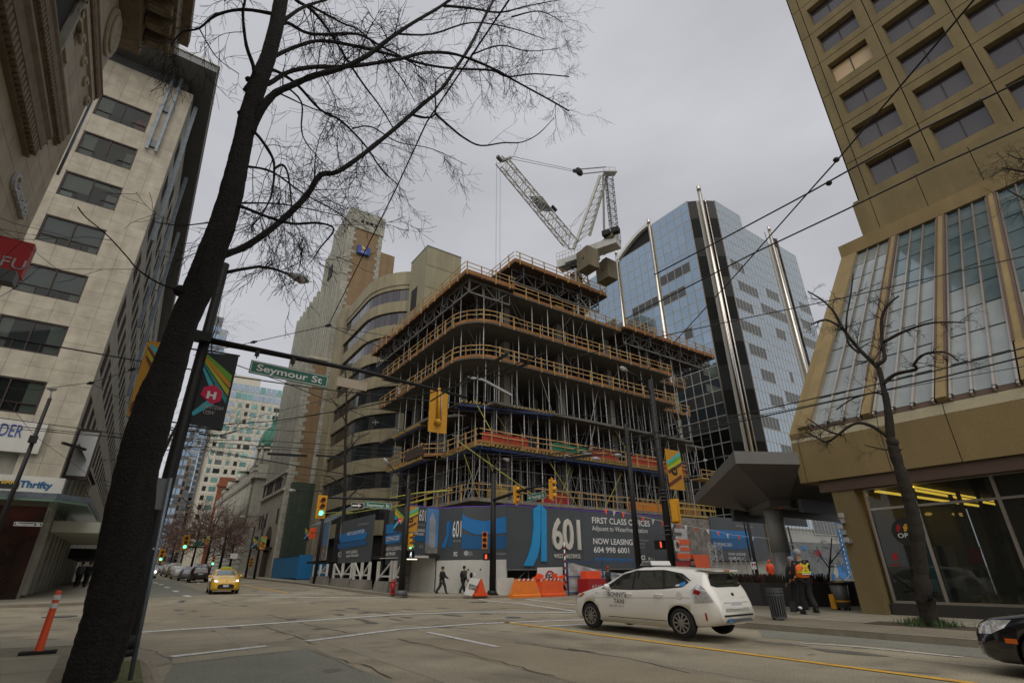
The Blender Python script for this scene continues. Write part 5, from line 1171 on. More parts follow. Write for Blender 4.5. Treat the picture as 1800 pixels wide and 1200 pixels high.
f.txt('601', .58 if False else .62, .97, 4.0, 1.15, 'letter_white', b, bold=.0); f.txt('WEST HASTINGS', .64, .97, 3.65, .14, 'letter_grey', b); f.txt('PCI', .7, .84, 2.7, .28, 'letter_white', b, bold=.03)
f = Fr(F3, F2); f.poly([(0, 5.6), (.2, 5.35), (.55, 5.15), (1, 5.05), (1, 4.1), (.55, 4.15), (.2, 4.4), (0, 4.6)], 'hoard_blue', b, name='arrow'); f.poly([(0, 4.2), (1, 3.95), (1, 3.15), (0, 3.15)], 'hoard_blue_dark', b, name='arrow'); f.txt('JLL', .3, .48, 2.75, .26, 'letter_grey', b)
mb = MB(); mb.disc(f.P(.2, 2.88, .012), f.n, .17, .01, 14); mb.build('roundel', 'letter_grey', b)
f = Fr(F2, F1); f.poly([(0, 5.05), (1, 5.35), (1, 4.2), (0, 4.1)], 'hoard_blue', b, name='arrow'); f.poly([(0, 3.95), (1, 4.05), (1, 3.15), (0, 3.15)], 'hoard_blue_dark', b, name='arrow'); f.txt('COMING 2021', .35, .98, 3.45, .28, 'letter_white', b); f.txt('601WestHastings.com', .4, .98, 2.75, .16, 'letter_grey', b)
for t, z in ((.3, 1.8), (.8, 1.8), (.8, 1.1), (.3, 1.1)): f = Fr(F3, F2); mb = MB(); p = f.P(t, z, .02); mb.disc(p, f.n, .06, .02, 8); mb.build('bolt_cap', 'black_matte', b)
b = thing('hoarding', 'charcoal hoarding with tower picture over the lit pedestrian passage', 'hoarding', (18, 38, .2))
facet(F5, F4, 2.75, 6.1, 'hoard_grey', b); facet(F5, F4, 2.6, 2.74, 'hoard_white', b, 'beam', .3); facet(F5, F4, 6.1, 6.15, 'purple', b, 'edge_strip', .12)
f = Fr(F5, F4)
f.poly([(.6, 2.9), (1, 2.9), (1, 6.05), (.6, 6.05)], 'render_sky', b, name='picture'); f.poly([(.7, 3.3), (.92, 3.3), (.9, 5.2), (.8, 5.8), (.7, 5.3)], 'render_tower', b, .024, 'picture_tower'); f.poly([(.6, 2.9), (1, 2.9), (1, 3.4), (.8, 3.25), (.6, 3.7)], 'render_city', b, .036, 'picture_streets')
f.poly([(.0, 4.05), (.55, 4.05), (.55, 3.7), (0, 3.7)], 'hoard_blue_dark', b, name='arrow'); f.txt('601', .36, .57, 5.1, .8, 'letter_white', b); f.txt('FIRST CLASS OFFICES', .2, .55, 4.75, .13, 'letter_grey', b); f.txt('NOW LEASING', .1, .57, 4.35, .2, 'letter_white', b); f.txt('604 998 6001', .1, .54, 4.1, .18, 'letter_white', b); f.txt('JLL', .42, .55, 3.3, .2, 'letter_grey', b)
inn = f.n*-3
facet(F5+inn+f.u*1.2, F4+inn+f.u*1.6, .15, 2.6, 'blind', b, 'passage_wall'); facet(F5+inn*.97+f.u*1.2, F4+inn*.97+f.u*1.6, .15, .95, 'concrete', b, 'passage_kerb', .1)
mb = MB(); p = f.P(.55, 1.0, -2.88); mb.obox(p, f.u*2.0, f.n*.04, (0, 0, 1.35)); mb.build('poster', 'render_city', b)
mb = MB(); mb.obox(f.P(.1, 2.58, -3.2), f.u*4.6, f.n*3.1, (0, 0, .04)); mb.build('passage_ceiling', 'hoard_white', b)
mb = MB(); mb.obox(f.P(.45, 2.5, -1.4), f.u*.9, f.n*.12, (0, 0, .05)); mb.build('strip_light', 'lamp_glow', b)
mb = MB(); mb.obox(F4+V((0, 0, .15))-f.n*.2, f.n*-2.8, f.u*.1, (0, 0, 2.45)); mb.build('passage_wall', 'hoard_white', b)
# covered walkway along Hastings
XW = 15.9
b = thing('covered_walkway', 'covered walkway with FIRST CLASS OFFICES and COMING 2021 boards on white braced posts', 'walkway', (17, 48, .3))
def wp(y0, y1, z0, z1, m='hoard_grey'): bxp('panel', m, (XW, y0, z0), (XW+.12, y1, z1), b)
wp(42.7, 50.7, 2.44, 6.04); wp(36.1, 39.4, 2.16, 5.95); wp(54.8, 59.3, 2.8, 6.37, 'render_city')
bxp('picture', 'render_sky', (XW-.012, 54.9, 4.1), (XW-.004, 56.3, 6.3), b)
mb = MB(); mb.prism([(XW-.02, 56.4, 3.3), (XW-.02, 58.6, 3.3), (XW-.02, 58.0, 5.3), (XW-.02, 57.4, 6.2), (XW-.02, 56.7, 5.1)], (.01, 0, 0)); mb.build('picture_tower', 'brown_stone', b)
bxp('roof', 'black_matte', (XW+.2, 36.6, 2.6), (20.9, 62, 2.8), b); bxp('recess', 'hoard_dark', (XW+.9, 39.4, 2.6), (XW+1, 42.7, 5.9), b)
Q = lambda l: [(250+x/2.858, 780+y/2.858) for x, y in l]
slabX('hoard_blue', Q([(990, 455), (1110, 425), (1132, 450), (1120, 478), (995, 495)]), XW, b, 'arrow'); slabX('hoard_blue_dark', Q([(985, 500), (1120, 482), (1135, 492), (1120, 508), (985, 528)]), XW, b, 'arrow')
tX('FIRST CLASS OFFICES', 610, 941, 640, 935.5, XW-.04, 'letter_white', b, 938, bold=.008); tX('NOW LEASING', 608.5, 973, 628, 968, XW-.03, 'letter_white', b, 972.5, bold=.008); tX('604 998 6001', 609, 979, 630, 974.8, XW-.03, 'letter_white', b, bold=.008); tX('PCI', 594, 979, 599, 970, XW-.02, 'letter_white', b); tX('601WestHastings.com', 629, 924, 649, 920, XW-.02, 'letter_grey', b, 920)
slabX('hoard_blue', [(679.5, 922), (698, 918), (698, 936), (679, 938)], XW, b, 'arrow'); slabX('hoard_blue', [(678.5, 941), (707, 937), (704, 952), (678, 956)], XW, b, 'arrow')
tX('COMING 2021', 678.5, 951, 702, 943.5, XW-.04, 'letter_white', b, 949, bold=.008); tX('NOW LEASING', 679, 968, 705, 961.5, XW-.02, 'letter_white', b, 966); tX('604 998 6001', 678.5, 976, 695, 970.5, XW-.02, 'letter_white', b)
blocks = [(547, 572, 1030), (583, 616, 1037), (619, 648, 1039), (661, 688, 1042), (691, 706, 1043)]
for (xa, xb, yb) in blocks:
    pa, pb = Px(xa, 1028, 15.8), Px(xb, 1028, 15.8); h = hz(pb.y)+.15
    bl = thing('concrete_barrier', {547: 'concrete barrier block at the far end of the covered walkway', 583: 'long concrete barrier block under the FIRST CLASS OFFICES board', 619: 'concrete barrier block left of the dark gap in the walkway', 661: 'concrete barrier block left of the red hydrant', 691: 'short concrete barrier block beside the black signal pole'}[xa], 'barrier', (15.8, (pa.y+pb.y)/2, h), group='concrete blocks under the walkway')
    mb = MB(); mb.prism([(15.5, pb.y+.1, h), (16.15, pb.y+.1, h), (16.05, pb.y+.1, h+.72), (15.6, pb.y+.1, h+.72)], (0, pa.y-pb.y-.25, 0)); mb.build('block', 'concrete', bl)
    n = max(1, round((pa.y-pb.y)/2.3))
    ys_ = [pb.y+.15+(pa.y-pb.y-.3)*i/n for i in range(n+1)]
    for y in ys_: mb = MB(); mb.box((15.72, y-.11, h+.72), (15.9, y+.11, 2.42)); mb.build('post', 'hoard_white', b)
    for i, (ya, yb2) in enumerate(zip(ys_, ys_[1:])):
        mb = MB(); mb.bar((15.8, ya, h+.8) if i % 2 else (15.8, yb2, h+.8), (15.8, yb2, 2.4) if i % 2 else (15.8, ya, 2.4), .1); mb.build('brace', 'hoard_white', b)
        mb = MB(); mb.bar((15.85, ya, h+1.05), (15.85, yb2, h+1.05), .12); mb.build('rail', 'hoard_white', b)
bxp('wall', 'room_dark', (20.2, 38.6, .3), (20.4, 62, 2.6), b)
mb = MB(); mb.prism([(16.3, 57, 6.4), (16.3, 64, 6.4), (21, 64, 9), (21, 57, 9)], (0, 0, .1)); mb.build('canvas', 'steel_galv', b)
for k, y in enumerate((44, 56.5)): bxp('post', 'black_matte', (16.3, y-3.1, .4), (16.6, y-2.6, 6.2), b)
bb = thing('site_box', 'bright blue plywood box standing on the far pavement before the green tiled wall', 'enclosure', (18, 74, 1))
p0, p1 = Px(476, 1012, 17.2), Px(521, 1012, 17.2); h = hz(p0.y)+.15
for k in range(4): a = p1.y+(p0.y-p1.y)*k/4; bxp('panel', 'blue_box', (17.2, a+.01, h), (17.26, a+(p0.y-p1.y)/4-.01, h+2.5), bb)
bxp('panel', 'blue_box', (17.2, p1.y-.06, h-.1), (20.5, p1.y, h+2.6), bb); bxp('lid', 'blue_box', (17.2, p1.y, h+2.45), (20.5, p0.y, h+2.5), bb)

# ================================================================ SIGNALS, SIGNS, POLES
def signal(loc, ang, label, lit='green', s=1., back=True, body='signal_yellow'):
    r = thing('traffic_signal', label, 'traffic light', loc, ang, local=True); r.scale = (s, s, s)
    mb = MB(); mb.box((-.17, 0, -.52), (.17, .2, .52)); mb.build('housing', body, r)
    if back: mb = MB(); mb.box((-.26, .03, -.62), (.26, .05, .62)); mb.build('backplate', body, r)
    for i, (z, nm) in enumerate(((.34, 'red'), (0, 'amber'), (-.34, 'green'))):
        mb = MB(); mb.disc((0, 0, z), (0, -1, 0), .125, .015, 14); l = mb.build('lens', 'lens_green' if (nm == lit == 'green') else {'red': 'lens_red', 'amber': 'lens_amber', 'green': 'lens_dark'}[nm], r)
        mb = MB(); n = 10
        for k in range(n):
            t0, t1 = PI*(-.1+1.2*k/n), PI*(-.1+1.2*(k+1)/n); f = lambda t, y: (.145*math.cos(t), y, z+.145*math.sin(t)); mb.quad(f(t0, 0), f(t1, 0), f(t1, -.2), f(t0, -.2))
        mb.build('visor', body, r)
    return r
def walk(loc, ang, label, m='walk_white', s=1.):
    r = thing('pedestrian_signal', label, 'signal', loc, ang, local=True); r.scale = (s, s, s)
    mb = MB(); mb.box((-.23, 0, -.22), (.23, .25, .22)); mb.build('housing', 'pole_black', r); mb = MB()
    for a, c in (((-.23, -.22), (.23, -.2)), ((-.23, .2), (.23, .22)), ((-.23, -.22), (-.2, .22)), ((.2, -.22), (.23, .22))): mb.box((a[0], -.14, a[1]), (c[0], 0, c[1]))
    mb.build('hood', 'pole_black', r); mb = MB()
    if m == 'walk_white':
        mb.disc((.02, 0, .13), (0, -1, 0), .035, .01, 8); mb.bar((0, -.01, .09), (0, -.01, -.02), .06, .01); mb.bar((0, -.01, -.02), (.07, -.01, -.15), .03, .01); mb.bar((0, -.01, -.02), (-.07, -.01, -.15), .03, .01); mb.bar((0, -.01, .07), (.08, -.01, 0), .025, .01); mb.bar((0, -.01, .07), (-.08, -.01, 0), .025, .01)
    else: mb.box((-.1, -.01, -.13), (.04, 0, .04)); mb.box((-.1, -.01, .04), (-.06, 0, .15)); mb.box((-.05, -.01, .04), (-.01, 0, .17)); mb.box((0, -.01, .04), (.04, 0, .15))
    mb.build('symbol', m, r); return r
def street_sign(s, A, u, h, label, m='street_green', txtm='letter_white', name='street_sign', L=None, two=True, frame=True, cat='sign', bold=.015):
    u = V(u).normalized(); n = u.cross(UZ); v = UZ; A = V(A); L = L or .62*h*len(s)
    r = thing(name, label, cat, A); mb = MB(); mb.obox(A, u*L, v*h, -n*.03); mb.build('plate', m, r)
    if frame:
        mb = MB()
        for o, uu, vv in ((A+u*.02+v*.02, u*(L-.04), v*.018), (A+u*.02+v*(h-.038), u*(L-.04), v*.018), (A+u*.02+v*.02, u*.018, v*(h-.04)), (A+u*(L-.038)+v*.02, u*.018, v*(h-.04))): mb.obox(o+n*.004, uu, vv, n*.004)
        mb.build('border', txtm, r)
    if s: text(s, A+u*L*.08+v*h*.27, u, v, h*.5, txtm, r, width=L*.84, bold=bold)
    return r
def lamp_head(mb_par, P, d, par, s=1.):
    d = V(d).normalized(); mb = MB(); mb.tube([P, P+d*.12*s, P+d*.35*s, P+d*.6*s, P+d*.75*s], [.05*s, .1*s, .16*s, .15*s, .03*s], 10)
    o = mb.build('lamp_head', 'lamp_head', par); mb = MB(); mb.sph(P+d*.48*s-UZ*.09*s, .15*s, 8, sc=(1.1, 1.1, .5)); mb.build('lens', 'sign_tan', o)
def banner(A, u, w, h, par_label, fore=True, mirror=False, m='banner_black'):
    u = V(u).normalized(); n = u.cross(UZ); r = thing('banner', par_label, 'banner', A); A = V(A)
    def pl(l, mm, off, nm='stripe'): mb = MB(); mb.prism([A+u*(x*w)-UZ*((1-y)*h)+n*off for x, y in l], n*.004); return mb.build(nm, mm, r)
    pl([(0, 0), (1, 0), (1, 1), (0, 1)], m, 0, 'cloth')
    if mirror: P_ = lambda l: [(1-x, y) for x, y in l]
    else: P_ = lambda l: l
    if m == 'banner_black':
        for i, c in enumerate(('leaf', 'orange_p', 'lime', 'teal', 'cyan')):
            o = i*.085; x0 = .99-i*.0
            pl(P_([(.985-o*.1, .99-o*1.3+.02 if i else .99), (.985-o*.1, .93-o*1.3), (.0+o*.75, .52-o*.9 if i < 4 else .4), (.0+o*.75, .6-o*.9)]), c, .006+i*.001)
        pl(P_([(.62, .42), (.5, .34), (1.0, .06), (1.0, .18)]), 'cyan', .012)
        hx = [(.42+.22*math.cos(PI/6+k*PI/3)*(1), .43+.115*math.sin(PI/6+k*PI/3)*1.05) for k in range(6)]; pl(P_(hx), 'magenta', .016, 'hexagon')
        s = 'H'; c0 = (.42 if not mirror else .58); text('H', A+u*(c0-.085)*w-UZ*(1-.385)*h+n*.02, u, UZ, h*.085, 'letter_white', r, width=w*.17, bold=.04)
    else:
        for i, c in enumerate(('cyan', 'leaf', 'lime', 'brown_p')):
            o = i*.09; pl(P_([(1, .98-o), (1, .90-o), (.1, .62-o*.9), (.0, .66-o*.8)]), c, .006+i*.001)
        pl(P_([(0, .14), (.0, .04), (.9, .3), (.9, .4)]), 'brown_p', .012)
        hx = [(.45+.22*math.cos(PI/6+k*PI/3), .45+.11*math.sin(PI/6+k*PI/3)) for k in range(6)]; pl(P_(hx), 'sign_black', .016, 'hexagon')
        text('H', A+u*.37*w-UZ*.585*h+n*.02, u, UZ, h*.07, 'banner_gold', r, width=w*.16, bold=.04)
    return r
# --- near mast pole beside the tree
PB0 = Pz(214, 1152, .15); YP = PB0.y
def vp(y, z): pass
b = thing('signal_mast', 'black street light and signal mast standing behind the big tree', 'pole', PB0)
zarm = Py(362, 597, YP).z; zlamp = Py(392, 478, YP).z; px0 = PB0.x
mb = MB(); mb.tube([PB0, PB0+UZ*1.2, V((px0, YP, zlamp+.25))], [.17, .155, .11], 14); mb.build('shaft', 'pole_black', b)
mb = MB(); mb.cyl(PB0, .25, .12, 14); mb.cyl(PB0+UZ*.12, .21, .25, 14, r2=.17); mb.build('base', 'pole_black', b)
Aend = Py(822, 699, YP)
mb = MB(); mb.tube([(px0, YP, zarm), (Py(640, 653, YP).x, YP, Py(640, 653, YP).z), (Aend.x, YP, Aend.z)], [.085, .06, .045], 10); mb.build('mast_arm', 'pole_black', b)
mb = MB(); lp = [Py(392, 480, YP), Py(420, 474, YP), Py(455, 468.5, YP), Py(480, 472, YP), Py(505, 481, YP)]; mb.tube(lp, [.055, .05, .045, .04, .035], 8); mb.build('lamp_arm', 'pole_black', b)
lamp_head(None, lp[-1], lp[-1]-lp[-2], b, .85)
mb = MB(); mb.box((px0-.3, YP-.25, zarm-.12), (px0+.12, YP, zarm+.12)); mb.build('bracket', 'pole_black', b)
q = Py(441, 655, YP-.06); q2 = Py(577, 655, YP-.06)
A = Py(436, 658, YP-.06); sL = Py(575, 680, YP-.06).x-A.x
sg = street_sign('Seymour St', (A.x, YP-.06, Py(440, 655, YP-.06).z), UX, .36, 'large green Seymour St sign hanging from the near mast arm', L=sL, bold=.02)
sg.rotation_euler = (0, R(1.2), 0)
for t in (.05, .5): mb = MB(); z = Py(440, 624, YP-.06).z; x = A.x+sL*t; mb.bar((x, YP-.05, z-.05), (x, YP-.05, zarm-.02), .03); mb.box((x-.05, YP-.07, zarm-.16), (x+.05, YP+.05, zarm)); mb.build('hanger', 'pole_black', sg)
A2 = Py(591, 677, YP-.05); C2_ = Py(645, 683, YP-.05)
s2 = street_sign('', (A2.x, YP-.05, A2.z), UX, .27, 'blank tan faced sign back hanging from the mast arm right of the green sign', m='sign_tan', L=C2_.x-A2.x, frame=False)
mb = MB(); x = (A2.x+C2_.x)/2; mb.bar((x, YP-.02, A2.z+.27), (x, YP-.02, zarm), .03); mb.build('hanger', 'pole_black', s2)
p = Py(770, 722, YP); r = thing('traffic_signal', 'yellow traffic signal seen from behind at the end of the near mast arm', 'traffic light', p)
mb = MB(); h = (Py(770, 684, YP).z-Py(770, 760, YP).z)/2; w = (Py(786, 720, YP).x-Py(754, 720, YP).x)/2; mb.box((p.x-w, YP-.02, p.z-h), (p.x+w, YP+.0, p.z+h)); mb.build('backplate', 'signal_yellow', r)
mb = MB(); mb.box((p.x-.15, YP, p.z-h*.85), (p.x+.15, YP+.22, p.z+h*.85)); 
for k in (-1, 0, 1): mb.tube([(p.x, YP+.2, p.z+k*.32), (p.x, YP+.42, p.z+k*.32)], .14, 12)
mb.build('housing', 'signal_yellow', r)
mb = MB(); mb.tube([(p.x-.03, YP-.06, p.z+h*1.05), (p.x-.03, YP-.09, p.z+h*.3), (p.x-.03, YP-.09, p.z-h*.45)], .05, 8); mb.sph((p.x-.03, YP-.09, p.z-h*.55), .11, 10); mb.tube([(p.x-.03, YP-.09, p.z-h*.55), (p.x+.09, YP-.05, p.z-h*.6)], .05, 8); mb.build('elbow', 'signal_yellow', r)
mb = MB(); mb.tube([(p.x+.07, YP-.05, p.z+h*.9), (p.x+.08, YP-.07, p.z+h*.1), (p.x+.1, YP-.06, p.z-h*.5)], .016, 6); mb.build('conduit', 'alu', r)
# banners on the near mast
YB = YP-.03
a_ = Py(356, 618, YB); w_ = Py(418, 627, YB).x-a_.x; h_ = a_.z-Py(329, 748, YB).z
r = thing('banner', 'black street banner with rainbow stripes and magenta hexagon on the near mast', 'banner', a_)
def bp(pts, m, off, nm='stripe'): mb = MB(); mb.prism([Py(340+x/3.6, 560+y/3.6, YB-off) for x, y in pts], (0, -.003, 0)); return mb.build(nm, m, r)
bp([(60, 210), (288, 236), (182, 703), (-40, 665)], 'banner_black', 0, 'cloth')
for i, (pts, m) in enumerate((([(62, 232), (92, 226), (245, 360), (236, 402)], 'leaf'), ([(60, 240), (78, 234), (236, 408), (228, 440)], 'orange_p'), ([(56, 250), (66, 246), (226, 450), (217, 490)], 'lime'), ([(52, 262), (60, 262), (214, 500), (203, 540)], 'teal'), ([(44, 275), (52, 275), (138, 440), (100, 430)], 'cyan'), ([(90, 512), (130, 540), (0, 612), (-22, 600)], 'cyan'))): bp(pts, m, .006+i*.001)
bp([(44, 480), (66, 432), (130, 417), (184, 462), (172, 522), (112, 540)], 'magenta', .016, 'hexagon')
o = Py(340+80/3.6, 560+500/3.6, YB-.02); text('H', o, UX, UZ, .17, 'letter_white', r, width=.2, bold=.05)
for s_, x0, x1, y0, hh in (('HASTINGS', 40, 185, 582, .1), ('WEST', 50, 130, 610, .095)):
    o = Py(340+x1/3.6, 560+(y0)/3.6, YB-.01); text(s_, o, -UX, UZ, hh, 'letter_grey', r, width=o.x-Py(340+x0/3.6, 560+y0/3.6, YB).x, lift=-.012)
mb = MB(); mb.bar((px0, YP, Py(358, 616, YB).z+.03), (a_.x+w_+.05, YP, Py(418, 626, YB).z+.03), .035); mb.build('banner_rod', 'pole_black', r); mb = MB(); mb.bar((px0, YP, Py(330, 747, YB).z), (Py(390, 756, YB).x, YP, Py(390, 756, YB).z), .035); mb.build('banner_rod', 'pole_black', r)
r = thing('banner', 'gold street banner with coloured stripes left of the big tree trunk', 'banner', Py(240, 650, YB))
def bp2(pts, m, off, nm='stripe'): mb = MB(); mb.prism([Py(x/3.53, 400+y/3.53, YB-off) for x, y in pts], (0, -.003, 0)); return mb.build(nm, m, r)
bp2([(915, 705), (1080, 715), (1010, 1180), (785, 1170)], 'banner_gold', 0, 'cloth')
for i, (pts, m) in enumerate((([(925, 730), (945, 725), (1010, 780), (985, 810)], 'cyan'), ([(915, 745), (925, 740), (975, 815), (965, 835)], 'brown_p'), ([(910, 770), (918, 765), (965, 835), (950, 860)], 'lime'), ([(902, 800), (910, 795), (960, 860), (940, 890)], 'brown_p'), ([(815, 1085), (875, 1040), (870, 1075), (800, 1150)], 'brown_p'))): bp2(pts, m, .006+i*.001)
mb = MB(); mb.bar(Py(258, 600, YP), Py(360, 617, YP), .03); mb.build('banner_rod', 'pole_black', r); mb = MB(); mb.bar(Py(222, 731, YP), Py(330, 745, YP), .03); mb.build('banner_rod', 'pole_black', r)
# thin steel sign post near
s0 = Pz(228, 1196, .15); b = thing('sign_post', 'thin galvanised post carrying a grey sign seen from behind next to the big tree', 'sign post', s0)
tp = Py(300, 840, s0.y); mb = MB(); mb.tube([s0-UZ*.0-(tp-s0)*.08 if False else s0, tp], .034, 10); mb.build('post', 'steel_galv', b)
mb = MB(); mb.prism([Py(270, 838, s0.y+.05), Py(301, 842, s0.y+.05), Py(290, 896, s0.y+.05), Py(259, 893, s0.y+.05)], (0, .01, 0)); mb.build('sign_plate', 'metal_grey', b)
mb = MB(); mb.bar(s0+(tp-s0)*.62-UX*.05, s0+(tp-s0)*.62+UX*.05, .03); mb.build('bolt', 'alu', b)
# black bin behind tree foot
# orange delineator
d0 = Pz(66, 1149, .15); b = thing('delineator_post', 'orange flexible delineator post with white bands on the near pavement', 'delineator', d0)
mb = MB(); mb.box((d0.x-.3, d0.y-.14, .15), (d0.x+.3, d0.y+.14, .21)); mb.build('base', 'black_matte', b)
htop = Py(100, 1037, d0.y).z; dx = Py(104, 1037, d0.y).x-d0.x; fp = lambda t: (d0.x+dx*t, d0.y, .2+(htop-.2)*t)
mb = MB(); mb.tube([fp(0), fp(.02), fp(.98), fp(1)], [.09, .075, .055, .04], 12); mb.build('tube', 'traffic_red', b)
for t in (.70, .84): mb = MB(); mb.tube([fp(t), fp(t+.085)], .066, 12, cap=False); mb.build('reflective_band', 'sign_white', b)
# left background pole with lamp and small black street sign
pB = Px(-6, 950, -3.2); yL = Pg(20, 1062).y
YL2 = 37.9
b = thing('street_lamp', 'black street lamp pole leaning in front of the limestone office at far left', 'street lamp', (Py(0, 1000, YL2).x, YL2, hz(YL2)+.15))
t0, t1 = Py(0, 960, YL2), Py(88, 700, YL2)
t0 = V((Py(-2, 950, YL2).x, YL2, .35)); 
mb = MB(); mb.tube([V((t1.x-.12, YL2, .35)), t1], [.13, .09], 10); mb.build('shaft', 'pole_black', b)
mb = MB(); q = Py(91, 684, YL2); mb.tube([t1, q], .05, 6); mb.cyl(q-UZ*.05, .2, .12, 12, r2=.26); mb.build('lamp_head', 'lamp_head', b); mb = MB(); mb.box((t1.x-.2, YL2-.3, t1.z-2.6), (t1.x+.15, YL2-.1, t1.z-2.2)); mb.build('clamp', 'pole_black', b)
o = Py(22, 924, YL2-.1); street_sign('Seymour St', o, UX, Py(22, 916, YL2).z-o.z, 'small black and white Seymour St sign before the red granite shopfront', 'sign_black', 'letter_white', L=Py(74, 926, YL2).x-o.x)
# --- middle signal pole (705) : arm to the left
def base_at(x, y): p = Pg(x, y, .15); return V((p.x, p.y, hz(p.y)+.15))
p7 = Py(705, 1043, 34.6); p7.z = hz(p7.y)+.15; b = thing('signal_pole', 'black signal pole with two banners between the red hydrant and the passage', 'pole', p7)
X7, Y7 = p7.x, p7.y; ztop7 = Py(693, 868, Y7).z
mb = MB(); mb.tube([p7, (X7, Y7, ztop7+.4)], [.24, .15], 12); mb.build('shaft', 'pole_black', b); mb = MB(); mb.cyl(p7, .42, .3, 12, r2=.3); mb.build('base', 'cast_grey', b)
ar = [Py(694, 877, Y7), Py(640, 876, Y7), Py(562, 874, Y7)]; mb = MB(); mb.tube([V((X7, Y7, ar[0].z)), (ar[1].x, Y7, ar[1].z), (ar[2].x, Y7, ar[2].z)], [.1, .08, .06], 8); mb.build('mast_arm', 'pole_black', b)
c = Py(565.5, 890, Y7-.3); signal(c, 0, 'yellow traffic signal showing green at the left end of the far Hastings mast arm', s=1.12)
o = Py(616, 893.5, Y7-.1); r = street_sign('', o, UX, Py(616, 882, Y7).z-o.z, 'black one way sign with white arrow beside the far Seymour St sign', 'sign_black', L=Py(638, 893, Y7).x-o.x)
mb = MB(); q = [Py(x, y, Y7-.12) for x, y in ((619, 886.6), (630, 886.6), (630, 884.6), (635, 888), (630, 891.4), (630, 889.4), (619, 889.4))]; mb.prism(q, (0, -.01, 0)); mb.build('arrow', 'letter_white', r)
o = Py(640, 892, Y7-.1); street_sign('Seymour St', o, UX, Py(640, 881, Y7).z-o.z, 'green Seymour St sign on the far mast arm beside the arrow sign', L=Py(687, 893, Y7).x-o.x)
for (xa, ya, xb, yb, m, lab) in ((694.5, 890, 711.5, 933, 'banner_black', 'black banner with magenta hexagon left of the middle signal pole'), (713, 888.5, 736, 934, 'banner_gold', 'gold banner with black hexagon right of the middle signal pole')):
    A_ = Py(xa, ya, Y7-.05); banner(A_, UX, Py(xb, ya, Y7-.05).x-A_.x, A_.z-Py(xa, yb, Y7-.05).z, lab, m=m, mirror=(m == 'banner_black'))
c = Py(722, 951, Y7-.1); signal(c, R(30), 'traffic signal showing green fixed to the middle signal pole', s=1.0, back=False)
c = Py(722, 974, Y7-.1); walk(c, R(10), 'pedestrian signal showing white walking figure on the middle signal pole')
# --- pole 866 with two signals to the right
p8 = base_at(866, 1045); X8, Y8 = p8.x, p8.y; b = thing('signal_pole', 'black signal pole at the white wall carrying the W Hastings St mast arm', 'pole', p8)
zt8 = Py(864, 832, Y8).z; mb = MB(); mb.tube([p8, (X8, Y8, zt8)], [.24, .16], 12); mb.build('shaft', 'pole_black', b); mb = MB(); mb.cyl(p8, .45, .28, 12, r2=.3); mb.build('base', 'pole_black', b)
e = Pd(972, 846, dep(V((X8, Y8, 6)))-7); st_ = V((X8, Y8, Py(865, 878, Y8).z)); e2 = Pd(972, 849, dep(st_)-6)
mb = MB(); mb.tube([st_, st_.lerp(e2, .6)+UZ*.1, e2], [.12, .09, .06], 8); mb.build('mast_arm', 'pole_black', b)
signal(st_.lerp(e2, .44)-UZ*.1, R(38), 'yellow traffic signal nearer the pole on the W Hastings mast arm', lit='none', s=1.05)
signal(e2-UZ*.35, R(38), 'yellow traffic signal at the outer end of the W Hastings mast arm', lit='none', s=1.1)
ua = (e2-st_); ua.z = 0; ua.normalize(); o = st_.lerp(e2, .64); o = V((o.x, o.y, o.z-.75)); street_sign('W Hastings St', o+ua.cross(UZ)*.15, ua, .42, 'green W Hastings St sign between the two hanging signals', L=2.15)
signal(Py(852, 949, Y8-.1), R(-35), 'orange traffic signal seen edge on at the left of the white wall pole', lit='none', s=1.05, back=False, body='signal_orange')
walk(Py(855, 978, Y8-.1), R(-30), 'yellow pedestrian signal box low on the white wall pole', 'walk_red', 1.); 
mb = MB(); lp = [Py(864, 836, Y8), Py(872, 815, Y8), Py(884, 806, Y8)]; mb.tube(lp, .05, 6); mb.build('lamp_arm', 'pole_black', b); lamp_head(None, lp[-1], (1, 0, -.1), b, .8)
# --- right poles (1115 thin, 1180 thick) at the near side of Seymour
pk = V((21.0, 19.4, .15)); 
def pole_line(x0, y0, x1, y1, Y, r0, r1, label, name='signal_pole', cat='pole'):
    a, c = Py(x0, y0, Y), Py(x1, y1, Y); a = V((a.x, Y, .15)); b = thing(name, label, cat, a); mb = MB(); mb.tube([a, V((a.x+(c.x-a.x), Y, c.z))], [r0, r1], 12); mb.build('shaft', 'pole_black', b); return b, a, c
bP, aP, cP = pole_line(1183, 1010, 1143, 668, 18.6, .2, .15, 'tall black signal pole with gold banner and street light right of the big sign')
mb = MB(); lp = [Py(1147, 700, 18.6), Py(1138, 680, 18.6), Py(1118, 660, 18.6), Py(1103, 652, 18.6)]; mb.tube(lp, .045, 8); mb.build('lamp_arm', 'pole_black', bP); lamp_head(None, lp[-1], lp[-1]-lp[-2], bP, .8)
for y in (862, 868, 874, 880, 925, 932, 940): q = Py(1165+(y-868)*.11, y, 18.6); mb = MB(); mb.cyl((q.x, 18.6, q.z), .215, .03, 12); mb.build('strap', 'steel_dark', bP)
A_ = Py(1168, 788, 18.5); r = banner(A_, UX, Py(1194, 790, 18.5).x-A_.x, A_.z-Py(1170, 858, 18.5).z, 'gold banner with stripes and black hexagon on the tall pole right of the big sign', m='banner_gold')
signal(Py(1187, 898, 18.3), R(115), 'yellow traffic signal seen from the side on the tall pole near the orange machine', lit='none', s=1.0)
walk(Py(1162, 957, 18.3), R(-8), 'pedestrian signal with red hand left of the tall banner pole', 'walk_red', .95)
o = Py(1183, 941, 18.3); street_sign('Seymour St', o, UX, .17, 'small black Seymour sign above the no stopping sign', 'sign_black', 'letter_grey', L=.72)
